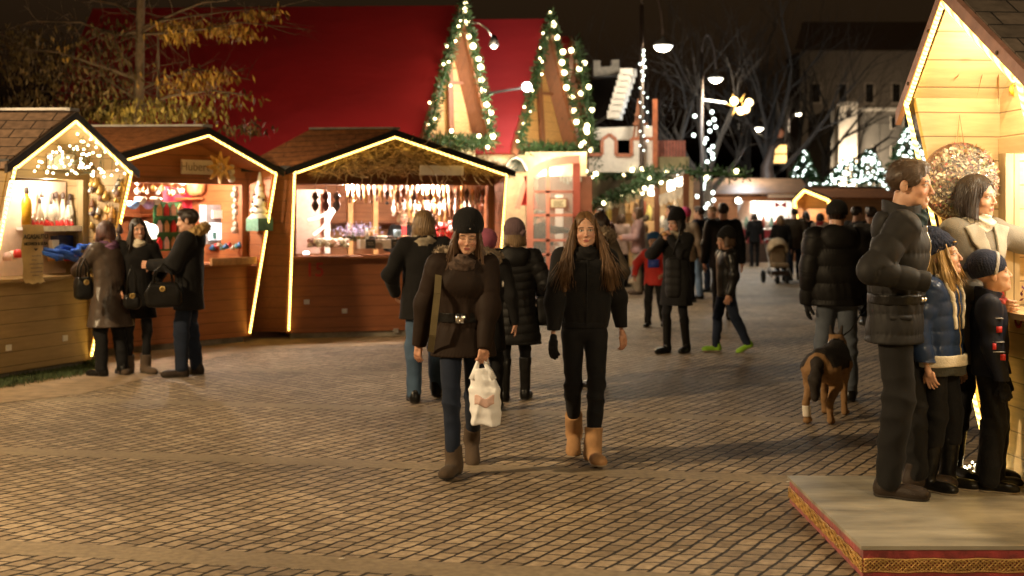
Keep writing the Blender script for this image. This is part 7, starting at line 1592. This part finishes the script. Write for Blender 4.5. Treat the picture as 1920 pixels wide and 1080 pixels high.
def bandpart(J, name, z0, z1, rr, m_, v=.008):
    s_ = J['s']
    def f(p): t = p * A(1, 1.25, 1); rad = np.sqrt(t[:, 0] ** 2 + t[:, 1] ** 2) - rr * s_; return np.maximum(np.maximum(np.abs(rad) - .014, z0 * s_ - p[:, 2]), p[:, 2] - z1 * s_) + fold(p, 40, 3) * .003
    sdf_obj(name, f, (-.3, -.3, z0 * s_ - .02), (.3, .3, z1 * s_ + .02), v, m_, J['root'])
bandpart(F3, 'fleece_hem', .865, .945, .205, CREAMK); bandpart(F3, 'knit_band', .80, .87, .195, cl('dark_green_knit', (.045, .045, .035), .9, bump=.6, bs=90))
F3b = MB().ball((0, 0, 0), .011, 8, 6, .5).build('hat_button', GOLDZ, F3['root'], True); F3b.location = F3['HC'] + F3['M'] @ (A(-.04, -.10, .07) * F3['k'])
def lapelf(p): s_ = F3['s']; return np.maximum(np.abs(F3['jack'](p) - .004) - .012, np.maximum(np.abs(np.abs(p[:, 0]) - .045 * s_ - .16 * np.maximum(p[:, 2] - 1.1 * s_, 0)) - .012, np.maximum(p[:, 1] + .02, np.maximum(1.12 * s_ - p[:, 2], p[:, 2] - 1.5 * s_))))
sdf_obj('fleece_edge', lapelf, (-.2, -.3, .8), (.2, .05, 1.25), .007, CREAMK, F3['root'])
F4 = human(dict(label='boy in navy striped bobble hat and black jacket with red tags looking into the stall', loc=at(1855, 917, Z0), yaw=68, h=1.275, hs=1.2, lod=0, fem=True, head=(14, -14, 0), skin=(.57, .35, .24), brow=(.22, .14, .08), feet={'R': (.0, .0, 0, 0, 6), 'L': (.02, -.03, 0, 0, 6)}, hands={'R': (-.24, -.10, .80, .6), 'L': (.24, -.1, .82, .6)}, gloves=BLKT,
    top=dict(m=NAVYM, hem=.86, loose=.04, rhem=.155, waist=1.05, quilt=.2, qa=.006, crease=.012, collar=(.07, .095), bust=0), legs=dict(m=BLKT, fit=.03), shoes=dict(m=BLEATH, sm=SOLE, h=.03, wide=1.08), hat=dict(m=NAVYK, low=.008, tilt=.1, slouch=.03, cuff=.0, stripe=mat('grey_stripe', (.35, .34, .32), .9), pom=(0, .125, .075), pm=NAVYK, rib=40), scarf=(cl('red_white_collar', (.45, .07, .06), .8, var=.8, ns=14), .075)))
r4, s4 = F4['root'], F4['s']
for a_, z, w_ in ((-74, 1.22, .015), (-70, 1.02, .014), (-82, 1.10, .009)): stick(F4, 'red_tag', MB().box(-w_, w_, -.006, .015, -.016, .016), mat('tag_red', (.6, .03, .03), .5), a_, z)
for z in (1.30, 1.13, 1.06): stick(F4, 'piping', MB().box(-.03, .03, -.003, .03, -.0025, .0025), mat('piping_grey', (.35, .34, .33), .6), -76, z)

# --- scraps lying on the cobbles
rg = random.Random(5)
for px, py in ((1276, 1034), (1478, 905), (1545, 1010), (566, 935), (640, 1050), (1340, 900), (300, 980), (120, 905), (905, 1000), (1130, 960), (760, 880), (1040, 1055)):
    b_ = G(px, py); m = MB(); k = rg.uniform(.010, .02); a_ = rg.uniform(0, 3)
    m.add([(k * math.cos(a_ + t), .6 * k * math.sin(a_ + t), .004 + .004 * (t > 2)) for t in (0, 1.5, 3.1, 4.6)], [(0, 1, 2, 3)])
    o = m.build('litter_scrap', (mat('paper_scrap', (.7, .66, .58), .8), mat('dry_leaf_scrap', (.30, .17, .06), .8))[px % 2], None); o.location = (b_.x, b_.y, .002); tag(o, 'tiny scrap of paper or dry leaf lying on the cobbles', 'litter', 'scraps scattered on the cobbles')
# ================================================================= CAMERA, SKY, LAMPS OF THE SQUARE
cam = bpy.data.cameras.new('camera'); co = link(bpy.data.objects.new('camera', cam))
co.location = (0, 0, CZ); co.rotation_euler = (R(90), 0, 0)
cam.sensor_width = 36; cam.lens = F / 1920 * 36; cam.shift_y = -(540 - HZ) / 1920; cam.clip_end = 900; cam.clip_start = .05
cam.dof.use_dof = True; cam.dof.focus_distance = 7.6; cam.dof.aperture_fstop = 2.2
SC.camera = co
wd = bpy.data.worlds.new('World'); SC.world = wd; wd.use_nodes = True; nt = wd.node_tree
bg = nt.nodes['Background']; sky = nt.nodes.new('ShaderNodeTexSky'); sky.sky_type = 'NISHITA'; sky.sun_disc = False
sky.sun_elevation = R(-2.5); sky.sun_rotation = R(150)
hs = nt.nodes.new('ShaderNodeHueSaturation'); hs.inputs['Saturation'].default_value = .25
nt.links.new(sky.outputs[0], hs.inputs['Color']); nt.links.new(_mix(nt, 1.0, hs.outputs[0], (1.0, .62, .30), 'MULTIPLY'), bg.inputs[0]); bg.inputs[1].default_value = .15
# street lamps of the square that stand outside the frame
for p_, w_, c_ in (((-8.4, 5.0, 5.6), 4700, (1, .71, .385)), ((4.5, -3.5, 6.0), 1950, (1, .73, .41)), ((7.5, 14.0, 6.5), 120, (1, .72, .42))):
    l_ = lamp('street_lamp_light', p_, w_, c_, .15, 'SPOT'); l_.data.spot_size = R(157); l_.data.spot_blend = .12
SC.view_settings.view_transform = 'Standard'; SC.view_settings.look = 'None'; SC.view_settings.exposure = 0.0; SC.view_settings.gamma = 1
SC.cycles.use_denoising = True; SC.cycles.max_bounces = 6; SC.cycles.sample_clamp_indirect = 6; SC.cycles.sample_clamp_direct = 0
SC.cycles.use_adaptive_sampling = True; SC.cycles.adaptive_threshold = .012; SC.cycles.use_light_tree = True; SC.cycles.transparent_max_bounces = 16
